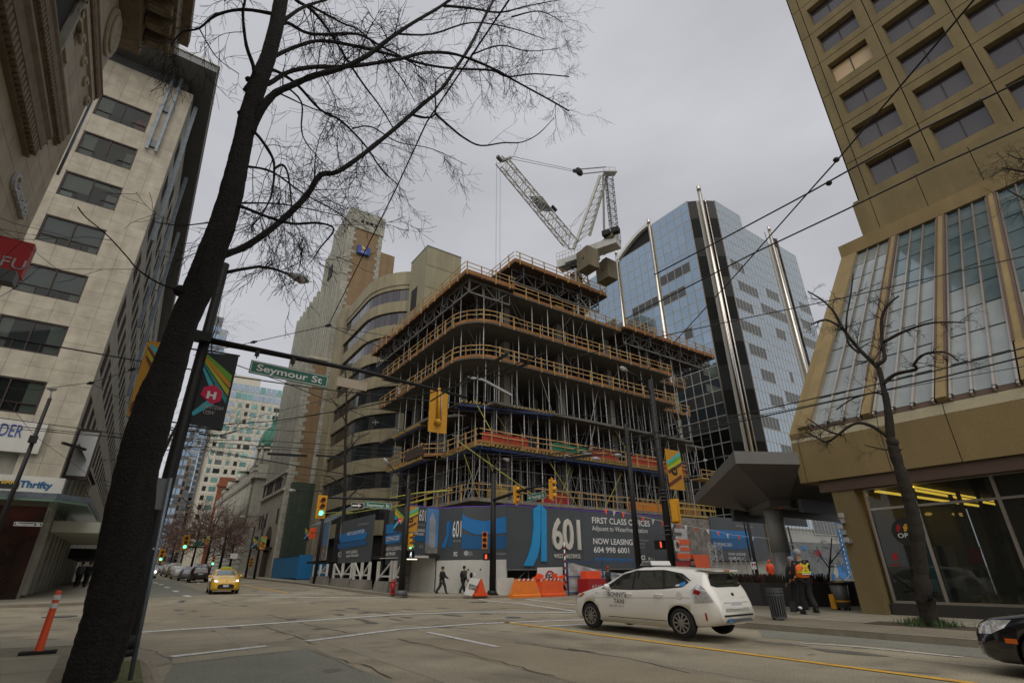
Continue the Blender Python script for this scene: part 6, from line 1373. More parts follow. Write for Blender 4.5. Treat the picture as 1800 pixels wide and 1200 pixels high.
o = Py(1188, 968, 18.3); r = street_sign('', o, UX, .52, 'white no stopping sign with red ring on the tall banner pole', 'sign_white', 'sign_black', L=.36, frame=False)
c = o+V((.18, -.02, .3)); mb = MB(); n = 20
for k in range(n): t0, t1 = 2*PI*k/n, 2*PI*(k+1)/n; mb.quad(*[c+V((math.cos(t)*rr, -.005, math.sin(t)*rr)) for t, rr in ((t0, .15), (t1, .15), (t1, .115), (t0, .115))])
mb.bar(c+V((-.1, -.005, .1)), c+V((.1, -.005, -.1)), .03, .004, up=(0, 1, 0)); mb.build('ring', 'red_sign', r); mb = MB(); mb.disc(c-UY*.001, (0, -1, 0), .08, .002, 12); mb.build('symbol', 'sign_black', r)
bQ, aQ, cQ = pole_line(1123, 1000, 1100, 745, 22.5, .2, .13, 'black pole crossing the words OFFICES on the big grey sign')
mb = MB(); q = Py(1100, 795, 22.5); mb.bar(q, Py(1040, 800, 22.5), .05); mb.build('bracket', 'pole_black', bQ)
for k, (x, y) in enumerate(((998, 803), (1030, 797), (1048, 806), (1086, 800))): mb = MB(); q = Py(x, y, 22.5); mb.tube([q-UX*.3, q, q+UX*.3], [.06, .14, .08], 8); mb.build('switch_box', 'insulator', bQ)
bR, aR, cR = pole_line(1335, 1030, 1312, 905, 26, .14, .12, 'black pole under the grey canopy beside the no parking signs')
o = Py(1322, 1000, 25.6)
for k in range(2): r = street_sign('', o+UX*(.36*k), UX, .55, ('left', 'right')[k]+' one of two small white no parking signs under the canopy', 'sign_white', L=.32, frame=False); mb = MB(); mb.disc(o+UX*(.36*k+.16)+V((0, -.01, .36)), (0, -1, 0), .11, .008, 14); mb.build('ring', 'red_sign', r)
bS, aS, cS = pole_line(1408, 1020, 1385, 925, 30, .1, .08, 'thin dark lamp post in front of the mural under the canopy', 'lamp_post')
# lamps on the far side
lamps = [(690, 818, 688, 812, 1), ]
for (x, y, X2, Y2, Yp, lab) in ((683, 815, 700, 835, 39, 'grey cobra street lamp over the left corner of the scaffold'), (1243, 808, 1278, 800, 30, 'cobra street lamp beside the canopy tip against the black glass')):
    q = Py(x, y, Yp); e = Py(X2, Y2, Yp); r = thing('street_lamp', lab, 'street lamp', (e.x, Yp, hz(Yp)+.15)); mb = MB(); mb.tube([(e.x+.8, Yp, .3), (e.x+.8, Yp, e.z-.6), e, q], .06, 8); mb.build('arm', 'pole_black', r); lamp_head(None, q, q-e, r, .8)
# far Hastings poles with lamps and banners
for (x0, y0, x1, y1, lab, lx) in ((446, 1018, 463, 912, 'black lamp pole with a black and a gold banner before the stone bank entrance', 432), (338 if False else 432, 1010, 452, 925, 'plain black pole left of the bank entrance lamp', None), (552, 1026, 557, 880, 'black pole carrying an orange construction sign by the blue box', 520)):
    Yq = {446: 80, 432: 88, 552: 56}[x0]; a = Py(x0, y0, Yq); c = Py(x1, y1, Yq); c.x = a.x+(c.x-a.x)*.2 + 0; r = thing('street_lamp', lab, 'pole', (a.x, Yq, hz(Yq)+.15)); mb = MB(); mb.tube([(a.x, Yq, hz(Yq)+.15), (a.x, Yq, c.z)], [.17, .11], 10); mb.build('shaft', 'pole_black', r)
    if lx: mb = MB(); q = Py(lx, y1-18 if lx > 500 else 908, Yq); mb.tube([(a.x, Yq, c.z-.2), (a.x-.5, Yq, q.z+.15), q], .05, 6); mb.build('lamp_arm', 'pole_black', r); lamp_head(None, q, (-1, 0, 0), r, 1.)
Yq = 78
for (xa, ya, xb, yb, m, lab) in ((445.5, 942, 455, 964, 'banner_black', 'small far black banner with hexagon before the stone bank'), (459, 942, 470, 965, 'banner_gold', 'small far gold banner with hexagon before the stone bank'), (537, 926, 546, 950, 'banner_black', 'black striped banner partly behind the orange construction sign'), (356, 943, 362, 958, 'banner_black', 'tiny black banner above the yellow taxi'), (364, 941, 370, 956, 'banner_gold', 'tiny gold banner above the yellow taxi')):
    A_ = Py(xa, ya, Yq); banner(A_, UX, Py(xb, ya, Yq).x-A_.x, A_.z-Py(xa, yb, Yq).z, lab, m=m, mirror=True)
o = Py(542, 946, 60); r = street_sign('', o, UX, Py(542, 927, 60).z-o.z, 'square orange construction warning sign on the pole by the blue box', 'orange_machine', L=Py(561, 946, 60).x-o.x, frame=False); text('ROAD WORK', o+V((.12, 0, .5)), UX, UZ, .2, 'sign_black', r, width=.9)
signal(Py(326.5, 953, 110), 0, 'small far traffic signal showing green above the parked cars', s=2.0, back=True); signal(Py(284, 976, 150), 0, 'tiny distant green traffic signal at the left of the street', s=2.2); signal(Py(375, 985, 80), 0, 'far traffic signal showing green right above the yellow taxi roof', s=1., back=False); signal(Py(441, 988, 80), 0, 'orange far signal beside the lamp pole at the bank', lit='none', s=1.1, back=False)
o = Py(341, 959, 110); street_sign('', o, UX, .7, 'distant green street sign hanging over Hastings beyond the taxi', L=Py(356, 959, 110).x-o.x, frame=False)
mb = MB(); mb.tube([Py(330, 960.5, 110), Py(378, 962.5, 110), (Py(378, 962, 110).x, 110, 1.3)], .12, 6); tag(mb.build('signal_mast', 'pole_black', None, 'distant signal mast arm reaching over Hastings beyond the taxi', 'pole'))
r = street_sign('', Py(404, 981, 85), UX, Py(404, 972, 85).z-Py(404, 981, 85).z, 'small white and orange notice board on the pole before the domed building', 'sign_white', L=Py(417, 981, 85).x-Py(404, 981, 85).x, frame=False)

# --- street objects near the hoarding
h0 = Py(690, 1042, 35.9); h0.z = hz(h0.y)+.15; b = thing('fire_hydrant', 'red fire hydrant on the kerb before the concrete blocks', 'hydrant', h0)
mb = MB(); mb.cyl(h0, .2, .08, 14); mb.cyl(h0+UZ*.08, .14, .62, 14); mb.sph(h0+UZ*.75, .16, 12, sc=(1, 1, .8)); mb.cyl(h0+UZ*.86, .05, .08, 6); mb.build('body', 'hydrant', b)
for s in (-1, 1): mb = MB(); mb.tube([h0+UZ*.55, h0+V((.24*s, 0, .55))], .07, 8); mb.build('outlet', 'hydrant', b)
q = base_at(826, 1046)-V((0, .9, 0)); b = thing('sandwich_board', 'white sandwich board reading SIDEWALK CLOSED leaning beside the red cone', 'sign', q)
A_, B_, C_, D_ = Py(815.5, 1044, q.y), Py(829.5, 1047, q.y), Py(844.5, 1017, q.y), Py(828, 1015, q.y)
mb = MB(); mb.prism([A_, B_, C_, D_], (0, .04, 0)); mb.build('board', 'sign_white', b)
u_ = (B_-A_).normalized(); v_ = (D_-A_); v_ = (v_-u_*v_.dot(u_)).normalized()
text('SIDEWALK', A_.lerp(D_, .52)+u_*.08, u_, v_, .13, 'sign_black', b, width=.75, bold=.03, lift=.02); text('CLOSED', A_.lerp(D_, .36)+u_*.12, u_, v_, .13, 'sign_black', b, width=.6, bold=.03, lift=.02)
q = base_at(847, 1047); b = thing('traffic_cone', 'squat red orange cone barrier behind the sandwich board', 'cone', q)
mb = MB(); mb.prism([(q.x-.5, q.y, q.z), (q.x+.5, q.y, q.z), (q.x+.5, q.y, q.z+.1), (q.x+.32, q.y, q.z+.16), (q.x+.0, q.y, q.z+1.0), (q.x-.12, q.y, q.z+1.0), (q.x-.35, q.y, q.z+.16), (q.x-.5, q.y, q.z+.1)], (0, .4, 0)); mb.build('body', 'traffic_red', b)
def barrier(xl, xr, yb, label, m):
    a, c = Py(xl, yb, 30.7), Py(xr, yb, 30.7); L = c.x-a.x; b = thing('plastic_barrier', label, 'barrier', ((a.x+c.x)/2, 30.7, hz(30.7)), group='orange water filled barriers'); z = .05
    sec = [(-.3, 0), (.3, 0), (.3, .15), (.2, .22), (.1, 1.15), (-.1, 1.15), (-.2, .22), (-.3, .15)]
    lo, hi = .0, .2*L
    mb = MB(); v = []; n = len(sec)
    for k, xx in enumerate((0, 1)):
        for (y, zz) in sec: ins = L*.17*max(0, (zz-.18)/1.0); v.append((a.x+ins if k == 0 else c.x-ins, 30.7+y, z+zz))
    mb.add(v, [tuple(range(n)), tuple(range(n, 2*n))[::-1]]+[(i, n+i, n+(i+1) % n, (i+1) % n) for i in range(n)]); mb.build('body', m, b)
    for k in range(9):
        t = .2+.6*k/8; mb = MB(); x = a.x+L*t; mb.prism([(x-.04, 30.49, z+.26), (x+.04, 30.49, z+.26), (x+.035, 30.59, z+1.05), (x-.035, 30.59, z+1.05)], (0, .03, 0)); mb.build('rib', m, b)
    for k in range(7): x = a.x+L*(.22+.56*k/7); mb = MB(); mb.prism([(x, 30.585, z+1.02), (x+.12, 30.585, z+1.02), (x+.22, 30.585, z+1.15), (x+.1, 30.585, z+1.15)], (0, -.02, 0)); mb.build('stripe', ('sign_white', 'red_sign')[k % 2], b)
barrier(898, 947, 1052, 'yellowish orange ribbed plastic barrier left of its pair before the hoarding', 'orange_plastic'); barrier(949, 991, 1053, 'deeper orange plastic barrier right of its pair before the hoarding', 'orange_machine')
for (x, y, lab) in ((944, 1040, 'folded bright orange barricade leaning left of the right barrier'), (985, 1036, 'folded bright orange barricade leaning right of the right barrier')):
    p = Py(x, y, 31.2); b = thing('folding_barricade', lab, 'barricade', (p.x, 31.2, .2))
    for k in range(3): mb = MB(); mb.obox((p.x-.5+k*.22, 31.1+k*.08, .25), (.12, 0, 0), (0, .05, 0), (.35*(1 if x < 960 else -1)+.1, 0, 1.25)); mb.build('leg', 'orange_bright', b)
    for k in range(2): mb = MB(); mb.obox((p.x-.45, 31.05, .6+k*.45), (.95, 0, .18), (0, .05, 0), (0, 0, .22)); mb.build('board', 'orange_bright', b)
b = thing('poster_board', 'white poster board with red and navy round logo behind the orange barriers', 'sign', (25, 31.6, .2))
Yb = 31.6; slabY('sign_white', [(944, 997), (988, 996), (990, 1052), (943, 1052)], Yb, b, 'board', .05)
c = Py(967, 1013, Yb-.07)
mb = MB(); mb.disc(c, (0, -1, 0), .42, .01, 22); mb.build('roundel', 'red_dark', b); mb = MB(); mb.disc(c-UY*.012-UZ*.05, (0, -1, 0), .33, .008, 22); mb.build('roundel', 'sign_white', b)
text('LOCAL', c+V((-.45, -.03, -.15)), V((1, 0, .18)), UZ, .28, 'sign_black', b, width=.9, bold=.05); slabY('dark_blue_text', [(964, 1017), (977, 1015), (976, 1020), (965, 1021)], Yb-.09, b, 'label_strip', .01)
b = thing('leaning_sign', 'white notice board leaning behind the left orange barrier', 'sign', (22.6, 31.9, .2)); slabY('sign_white', [(893, 1020), (915, 1022), (912, 1050), (896, 1050)], 31.9, b, 'board', .04); tY('SIDEWALK', 898.5, 1032, 911, 1029.5, 31.85, 'sign_black', b); tY('CLOSED', 900, 1037, 909, 1034.5, 31.85, 'sign_black', b)
q = Py(873, 1046, 31.8); b = thing('concrete_barrier', 'pale square concrete block at the foot of the scaffold left of the leaning sign', 'barrier', (q.x, 31.8, .2)); bxp('block', 'hoard_white', (q.x-.1, 31.6, .2), (q.x+1.3, 32.2, 1.25), b)
b = thing('site_fence', 'blue steel site fence draped with crumpled grey tarpaulin', 'fence', (29, 31, .2))
f0, f1 = Py(997, 986, 31).x, 33.5
for x in (f0, (f0+f1)/2, f1): mb = MB(); mb.bar((x, 31, .05), (x, 31, 2.3), .07); mb.build('post', 'blue_steel', b)
for z in (.25, 1.3, 2.25): mb = MB(); mb.bar((f0, 31, z), (f1, 31, z), .05); mb.build('rail', 'blue_steel', b)
mb = MB(); n, k = 22, 10; rnd = random.Random(4)
g_ = [[(f0+(f1-f0)*i/n, 31.06+.06*math.sin(i*1.3+j*.9)+rnd.uniform(-.03, .03), .2+(2.1-(.9*math.sin(PI*.5*i/n)))*j/k) for i in range(n+1)] for j in range(k+1)]
for j in range(k):
    for i in range(n): mb.add([g_[j][i], g_[j][i+1], g_[j+1][i+1], g_[j+1][i]], [(0, 1, 2, 3)], 0, True)
mb.build('tarpaulin', 'tarp', b)
mb = MB(); mb.tube([(f0-.3, 30.9, .1), (f0-.3, 30.9, 3.6)], .05, 8); bb_ = thing('marker_pole', 'red and white striped pole standing left of the blue fence', 'pole', (f0-.3, 30.9, .1)); mb.build('pole', 'sign_white', bb_)
for k in range(7): mb = MB(); mb.tube([(f0-.3, 30.9, .4+k*.45), (f0-.3, 30.9, .6+k*.45)], .056, 8); mb.build('red_band', 'red_sign', bb_)
b = thing('generator', 'red generator box with white lettering behind the taxi windscreen', 'generator', (28.5, 29.5, .1))
g0, g1 = Py(1033, 1018, 29.5), Py(1075, 1018, 29.5); bxp('body', 'red_dark', (g0.x, 29.5, .1), (g1.x, 30.6, Py(1033, 1017, 29.5).z), b); text('ATLAS', (g0.x+.35, 29.49, g0.z-.55), UX, UZ, .2, 'letter_white', b, width=.9)
zz = Py(1038, 1003, 29.8).z; bxp('crate', 'orange_bright', (g0.x+.15, 29.8, g0.z+.05), (g0.x+1.6, 30.4, zz), b)
b = thing('scissor_lift', 'orange and white site hoist with shutters behind the tall banner pole', 'machine', (40, 30.5, .2))
Ym = 30.6
m0, m1 = Py(1186, 930, Ym), Py(1214, 985, Ym)
for (xa, ya, xb, yb, m) in ((1186, 928, 1214, 984, 'steel_prop'), (1188, 947, 1211, 957, 'orange_machine'), (1190, 961, 1212, 968, 'orange_machine'), (1190, 972, 1213, 982, 'orange_machine')):
    th = .1 if m == 'orange_machine' else .06; a, c = Py(xa, ya, Ym), Py(xb, yb, Ym); bxp('shutter' if m != 'steel_prop' else 'frame', m, (a.x, Ym-th if m == 'orange_machine' else Ym, c.z), (c.x, Ym+.05, a.z), b)
a, c = Py(1219, 974, Ym), Py(1249, 1000, Ym); bxp('body', 'orange_machine', (a.x, Ym, .3), (c.x, Ym+1, a.z), b); a, c = Py(1180, 985, Ym), Py(1219, 1000, Ym); bxp('body', 'red_dark', (a.x, Ym+.2, .3), (c.x, Ym+1, a.z), b)
b = thing('scaffold_tower', 'grey lattice scaffold towers standing before the right hand hoarding', 'scaffold', (47, 31.3, .2))
for xq in (1250, 1262, 1285, 1302, 1320):
    p = Py(xq, 990, 31.5)
    mb = MB()
    for dx in (0, .9): mb.bar((p.x+dx, 31.5, .2), (p.x+dx, 31.5, 2.6 if xq > 1270 else 4.0), .06)
    for k in range(6 if xq > 1270 else 9): z = .3+k*.42; mb.bar((p.x, 31.5, z), (p.x+.9, 31.5, z+.42 if k % 2 else z), .04); mb.bar((p.x+.9, 31.5, z), (p.x, 31.5, z+.42), .035)
    mb.build('frame', 'steel_prop', b)
# bunting
b = thing('pennant_string', 'string of small red and white triangular pennants drooping across the grey sign', 'bunting', Py(1064, 894, 28))
pts = [Py(x, y, 28) for x, y in ((1064, 894), (1100, 901), (1140, 910), (1180, 919), (1206, 923), (1250, 931), (1290, 940), (1345, 945), (1400, 958))]
mb = MB(); mb.tube(pts, .012, 4); mb.build('string', 'sign_white', b)
for k in range(16):
    t = k/15*6.6; i = int(t); p = pts[i].lerp(pts[i+1], t-i); s = .17; mb = MB(); mb.prism([p-UX*s, p+UX*s, p+V((random.uniform(-.08, .08), random.uniform(-.15, .15), -.42))], (0, .006, 0)); mb.build('pennant', ('orange_bright', 'sign_white')[k % 2], b)
# under canopy: mural, old brick facade, bins
b = thing('mural_hoarding', 'grey painted mural hoarding with blue shapes beyond the plaza', 'hoarding', (80, 36, .3))
Ymu = 33.2; a, c = Py(1383, 952, Ymu), Py(1505, 952, Ymu); bxp('panel', 'mural', (a.x-1, Ymu, .2), (c.x+10, Ymu+.1, Py(1383, 951, Ymu).z), b)
rnd = random.Random(8)
for k in range(22):
    p = Py(rnd.uniform(1385, 1500), rnd.uniform(962, 1035), Ymu-.02); r_ = rnd.uniform(.3, 1.3); n = 9; mb = MB(); mb.prism([p+V((math.cos(t)*r_*rnd.uniform(.4, 1.4), 0, math.sin(t)*r_*rnd.uniform(.3, .9))) for t in [2*PI*i/n for i in range(n)]], (0, -.01-.0015*k, 0)); mb.build('painted_shape', ('mural_blue', 'mural_blue', 'steel_galv', 'sticker_blue', 'mural', 'letter_grey', 'red_sign')[k % 7], b)
b = thing('brick_building', 'old red brick building with cream window surrounds seen beneath the canopy', 'building', (85, 50, .3))
Yk = 44; a, c = Py(1345, 960, Yk), Py(1520, 960, Yk); bxp('wall', 'room_dark', (a.x, Yk, .3), (c.x+20, Yk+5, 13), b)
for (x0, y0, x1, y1, m) in ((1410, 905, 1420, 955, 'brick_red'), (1428, 918, 1453, 935, 'cream_panel'), (1432, 920, 1450, 932, 'brick_red'), (1420, 936, 1462, 943, 'cream_panel'), (1422, 943, 1460, 952, 'brown_stone'), (1385, 912, 1408, 920, 'brick_red'), (1382, 926, 1404, 930, 'cream_panel'), (1463, 900, 1476, 952, 'cream_panel'), (1385, 938, 1400, 950, 'brown_stone')):
    a, c = Py(x0, y0, Yk-.1), Py(x1, y1, Yk-.1); th = {'brick_red': .25}.get(m, .15); bxp('pier' if x1-x0 < 15 else 'window_surround', m, (a.x, Yk-th, c.z), (c.x, Yk, a.z), b)
b = thing('blue_banner', 'tall blue banner with white marks hanging beside the shop column', 'banner', Py(1478, 930, 26)); mb = MB(); mb.prism([Py(1468, 912, 26), Py(1476, 912, 26), Py(1498, 1015, 26), Py(1489, 1015, 26)], (0, .03, 0)); mb.build('cloth', 'hoard_blue', b)
for k in range(11): p = Py(1473+k*1.9, 925+k*8, 25.97); mb = MB(); mb.box((p.x-.08, 25.95, p.z-.1), (p.x+.1, 25.97, p.z+.12)); mb.build('mark', 'letter_white', b)
for k, (x, y) in enumerate(((1478, 905), (1482, 915), (1476, 925), (1484, 935), (1487, 948), (1494, 950))): mb = MB(); p = Px(x, y, 21.9+.2*(k % 2)); mb.box((p.x-.06, p.y-.07, p.z-.08), (p.x+.1, p.y+.07, p.z+.08)); tag(mb.build('wall_lamp', 'alu' if k % 2 else 'letter_grey', None, ('topmost', 'second', 'third', 'fourth', 'fifth', 'lowest')[k]+' of the small boxes fixed up the shop column', 'wall box', 'small boxes fixed to the column'))
mb = MB(); 
for k in range(2): mb.tube([Py(1476+k*8, 1030+k*8, 20), Py(1500+k*8, 1003+k*8, 20)], .03, 6)
tag(mb.build('handrail', 'alu', None, 'steel stair handrail beside the planter', 'handrail'))
q = Pz(1371, 1089, .15); b = thing('litter_bin', 'grey slatted steel litter bin on the pavement behind the white taxi', 'bin', q)
mb = MB(); mb.cyl(q+UZ*.06, .2, .78, 20); mb.build('liner', 'black_matte', b)
for k in range(20): t = 2*PI*k/20; c, s = math.cos(t), math.sin(t); mb = MB(); mb.bar(q+V((c*.22, s*.22, .05)), q+V((c*.25, s*.25, .9)), .035, .012, up=(c, s, 0)); mb.build('slat', 'bin_steel', b)
for z, r_ in ((.06, .235), (.7, .26), (.8, .26), (.88, .262)): mb = MB(); mb.tube([q+UZ*z, q+UZ*(z+.05)], r_, 24, cap=False); mb.build('ring', 'bin_steel', b)
for k in range(3): mb = MB(); t = k*2.1; mb.cyl(q+V((math.cos(t)*.16, math.sin(t)*.16, 0)), .04, .06, 8); mb.build('foot', 'bin_steel', b)
q = Pz(1484, 1072, .15); b = thing('wheeled_bin', 'dark wheeled rubbish bin with yellow trolley beside the shop column', 'bin', q)
mb = MB(); mb.cyl(q+UZ*.1, .25, .85, 18, r2=.33); mb.build('body', 'metal_grey', b); mb = MB(); mb.cyl(q+UZ*.93, .36, .07, 18); mb.build('rim', 'black_matte', b)
mb = MB(); mb.box((q.x-.34, q.y+.12, .2), (q.x-.22, q.y+.3, .72)); mb.tube([q+UZ*.3, q+UZ*.36], .29, 18, cap=False); mb.build('trolley', 'signal_yellow', b)
mb = MB(); mb.sph(q+V((0, -.05, .97)), .24, 8, sc=(1, 1, .3)); mb.build('rubbish', 'gold', b)
for k in range(5): t = k*1.26; mb = MB(); mb.sph(q+V((math.cos(t)*.2, math.sin(t)*.2, .05)), .05, 8); mb.build('wheel', 'black_matte', b)
# ================================================================ VEHICLES
def interp(pts, x):
    if x <= pts[0][0]: return pts[0][1]
    for (a, b), (c, d) in zip(pts, pts[1:]):
        if x <= c: t = (x-a)/(c-a) if c > a else 0; return b+(d-b)*t
    return pts[-1][1]
def smooth(pts, x, h=.07): return (interp(pts, x-h)+2*interp(pts, x)+interp(pts, x+h))/4
class Car:
    def __init__(s, L, top, belt, w, roofw, zb, wheels, wr): s.L = L; s.top = top; s.belt = belt; s.w = w; s.rw = roofw; s.zb = zb; s.wh = wheels; s.wr = wr
    def ctrl(s, x):
        w = smooth(s.w, x, .05); t = smooth(s.top, x, .06); bz = min(smooth(s.belt, x), t-.05); zb = interp(s.zb, x); k = smooth(s.rw, x); hi = t-bz
        rw = w*k if hi > .2 else w*(.93-(.93-k)*max(0, (hi-.05))/.15)
        return [(w*.88, zb), (w*.97, zb+.07), (w, zb+(bz-zb)*.38), (w*1.0, zb+(bz-zb)*.62), (w*.985, bz-.05), (w*.945, bz), (w*.945*.45+rw*.55, bz+hi*.5), (rw, t-min(.07, hi*.25)), (rw*.86, t-min(.025, hi*.1)), (rw*.5, t-.005), (0, t)]
    def y_at(s, x, z):
        c = s.ctrl(x)
        for (a, b), (d, e) in zip(c, c[1:]):
            if b <= z <= e: return a+(d-a)*((z-b)/(e-b) if e > b else 0)
        return c[0][0] if z < c[0][1] else 0
    def inside(s, x, y, z):
        if x < 0 or x > s.L: return False
        c = s.ctrl(x); return c[0][1] <= z <= c[-1][1] and abs(y) <= s.y_at(x, z)
    def body(s, m, root, arches=True):
        n = 130; mb = MB(); xs = [s.L*(.5-.5*math.cos(PI*i/n)) for i in range(n+1)]; xs = sorted(set([round(x*.5+s.L*i/n*.5, 4) for i, x in enumerate(xs)])); rings = []
        for x in xs:
            c = s.ctrl(x); full = [(-y, z) for y, z in c[:-1]]+[(y, z) for y, z in reversed(c)]; rings.append([(s.X(x), y, z) for y, z in full])
        k = len(rings[0]); v = [p for r in rings for p in r]; f = []
        for i in range(len(rings)-1):
            for j in range(k): f.append((i*k+j, i*k+(j+1) % k, (i+1)*k+(j+1) % k, (i+1)*k+j))
        f.append(tuple(range(k))[::-1]); f.append(tuple((len(rings)-1)*k+j for j in range(k))); mb.add(v, f, 0, True)
        me = mb.mesh('body', [m, 'black_matte']); o = bpy.data.objects.new('body', me); COL.objects.link(o)
        bm = bmesh.new(); bm.from_mesh(me); bmesh.ops.recalc_face_normals(bm, faces=bm.faces); bm.to_mesh(me); bm.free()
        if arches:
            cu = MB()
            for x in s.wh:
                for sg in (-1, 1): cu.tube([(s.X(x), sg*.56, s.wr), (s.X(x), sg*1.3, s.wr)], s.wr*1.15, 28, 0, True, False)
            cm = cu.mesh('cut', ['black_matte', 'black_matte'])
            for p in cm.polygons: p.material_index = 1
            bm = bmesh.new(); bm.from_mesh(cm); bmesh.ops.recalc_face_normals(bm, faces=bm.faces); bm.to_mesh(cm); bm.free()
            co = bpy.data.objects.new('cut', cm); COL.objects.link(co); md = o.modifiers.new('b', 'BOOLEAN'); md.operation = 'DIFFERENCE'; md.object = co; md.solver = 'EXACT'
            dg = bpy.context.evaluated_depsgraph_get(); me2 = bpy.data.meshes.new_from_object(o.evaluated_get(dg)); o.modifiers.clear(); o.data = me2; bpy.data.objects.remove(co)
            while len(me2.materials) < 2: me2.materials.append(MATS['black_matte'])
            me2.materials[0] = MATS[m]; me2.materials[1] = MATS['black_matte']
        o.parent = root; ORG[o.name] = V((0, 0, 0)); return o
    def X(s, x): return s.x0-x      # local +X is forward, x measured from the front bumper
    x0 = 0
    def side(s, poly, m, root, name, sg=(1, -1), off=.008, nx=14, nz=3):
        xs = [p[0] for p in poly]; xa, xb = min(xs), max(xs); out = []
        def rng(x):
            hit = []
            for (a, b), (c, d) in zip(poly, poly[1:]+poly[:1]):
                if (a-x)*(c-x) <= 0 and a != c: hit.append(b+(d-b)*(x-a)/(c-a))
            return (min(hit), max(hit)) if hit else None
        for g in sg:
            mb = MB(); cols = []
            for i in range(nx+1):
                x = xa+(xb-xa)*min(max(i/nx, .002), .998); r = rng(x)
                cols.append([(s.X(x), g*(s.y_at(x, r[0]+(r[1]-r[0])*j/nz)+off), r[0]+(r[1]-r[0])*j/nz) for j in range(nz+1)])
            for a, c in zip(cols, cols[1:]):
                for j in range(nz): q = [a[j], c[j], c[j+1], a[j+1]]; mb.add(q if g < 0 else q[::-1], [(0, 1, 2, 3)], 0, True)
            out.append(mb.build(name, m, root))
        return out
    def topglass(s, xa, xb, m, root, name, sp=.9, off=.008, n=8):
        mb = MB(); R_ = []
        for i in range(n+1):
            x = xa+(xb-xa)*i/n; c = s.ctrl(x)[7:]; row = []
            ext = [(y*sp, z) for y, z in c]; row = [(-y, z) for y, z in ext[:-1]]+[(y, z) for y, z in reversed(ext)]
            R_.append([(s.X(x)+off*.5, y, z+off) for y, z in row])
        for a, c in zip(R_, R_[1:]):
            for j in range(len(a)-1): mb.add([a[j], a[j+1], c[j+1], c[j]], [(0, 1, 2, 3)], 0, True)
        return mb.build(name, m, root)
    def face(s, poly, m, root, name, rear=False, off=.008, ny=10, nz=4):
        ys = [p[0] for p in poly]; ya, yb = min(ys), max(ys)
        def rng(y):
            hit = []
            for (a, b), (c, d) in zip(poly, poly[1:]+poly[:1]):
                if (a-y)*(c-y) <= 0 and a != c: hit.append(b+(d-b)*(y-a)/(c-a))
            return (min(hit), max(hit)) if hit else (0, 0)
        def march(y, z):
            st = .02; x = s.L if rear else 0
            for _ in range(60):
                if s.inside(x, y, z): break
                x += -st if rear else st
            return x+(off if rear else -off)
        mb = MB(); cols = []
        for i in range(ny+1):
            y = ya+(yb-ya)*min(max(i/ny, .002), .998); r = rng(y); cols.append([(s.X(march(y, r[0]+(r[1]-r[0])*j/nz)), y, r[0]+(r[1]-r[0])*j/nz) for j in range(nz+1)])
        for a, c in zip(cols, cols[1:]):
            for j in range(nz): mb.add([a[j], c[j], c[j+1], a[j+1]], [(0, 1, 2, 3)], 0, True)
        return mb.build(name, m, root)
    def wheel_set(s, root, rim='rim', spokes=10):
        for x in s.wh:
            for g in (-1, 1):
                r = s.wr; yo = interp(s.w, x)*g*.985; mb = MB()
                prof = [(r*.66, -.0), (r*.9, -.005), (r*.985, -.03), (r, -.07), (r, -.15), (r*.97, -.19), (r*.6, -.2)]
                n = 28; b0 = 0; v = []; f = []
                for (rr, d) in prof:
                    for k in range(n): t = 2*PI*k/n; v.append((s.X(x)+rr*math.cos(t), yo+g*d, r+rr*math.sin(t)))
                for i in range(len(prof)-1):
                    for k in range(n): f.append((i*n+k, i*n+(k+1) % n, (i+1)*n+(k+1) % n, (i+1)*n+k))
                mb.add(v, f, 0, True); w = mb.build('wheel', 'tyre', root)
                mb = MB(); c = (s.X(x), yo, r)
                mb.disc((c[0], yo-g*.06, r), (0, -g, 0), r*.66, .05, 24); mb.build('hub', 'rim_dark', w)
                mb = MB(); mb.tube([(c[0], yo-g*.055, r), (c[0], yo+g*.002, r)], [r*.15, r*.13], 12)
                for k in range(spokes): t = 2*PI*k/spokes; p0 = V((c[0]+.1*r*math.cos(t), yo-g*.004, r+.1*r*math.sin(t))); p1 = V((c[0]+.64*r*math.cos(t), yo-g*.018, r+.64*r*math.sin(t))); mb.bar(p0, p1, r*.11, .02, up=(0, 1, 0))
                v = []; f = []
                for (rr, d) in ((r*.6, -.02), (r*.62, .002), (r*.68, .002), (r*.69, -.02)):
                    for k in range(n): t = 2*PI*k/n; v.append((c[0]+rr*math.cos(t), yo+g*d, r+rr*math.sin(t)))
                for i in range(3):
                    for k in range(n): f.append((i*n+k, i*n+(k+1) % n, (i+1)*n+(k+1) % n, (i+1)*n+k))
                mb.add(v, f); mb.build('rim', rim, w)
SC = 1.07
# white taxi wagon
L = 4.95
tx = Car(L, [(0, .62), (.04, .74), (.25, .88), (1.0, 1.05), (1.3, 1.12), (2.1, 1.50), (2.75, 1.62), (3.5, 1.61), (4.2, 1.55), (4.62, 1.49), (4.68, 1.25), (4.88, 1.02), (4.93, .8), (4.95, .6)],
         [(0, .52), (.3, .74), (1.1, .95), (1.7, 1.0), (4.2, 1.1), (4.7, 1.12), (4.9, .8), (4.95, .6)], [(0, .5), (.12, .68), (.4, .83), (.9, .9), (3.9, .91), (4.45, .88), (4.75, .8), (4.95, .68)],
         [(0, .9), (1.3, .86), (2.0, .72), (3.5, .7), (4.6, .68), (4.95, .9)], [(0, .34), (.3, .24), (.9, .2), (3.9, .2), (4.6, .28), (4.95, .38)], (.98, 3.98), .335)
tx.x0 = L/2
pf = Px(1052, 1108, 11.86)
T = thing('white_taxi', 'white taxi wagon with roof sign and black side lettering crossing in front of the hoarding', 'car', (12.75, 11.45, 0), R(90), local=True)
tx.body('car_white', T); tx.wheel_set(T)
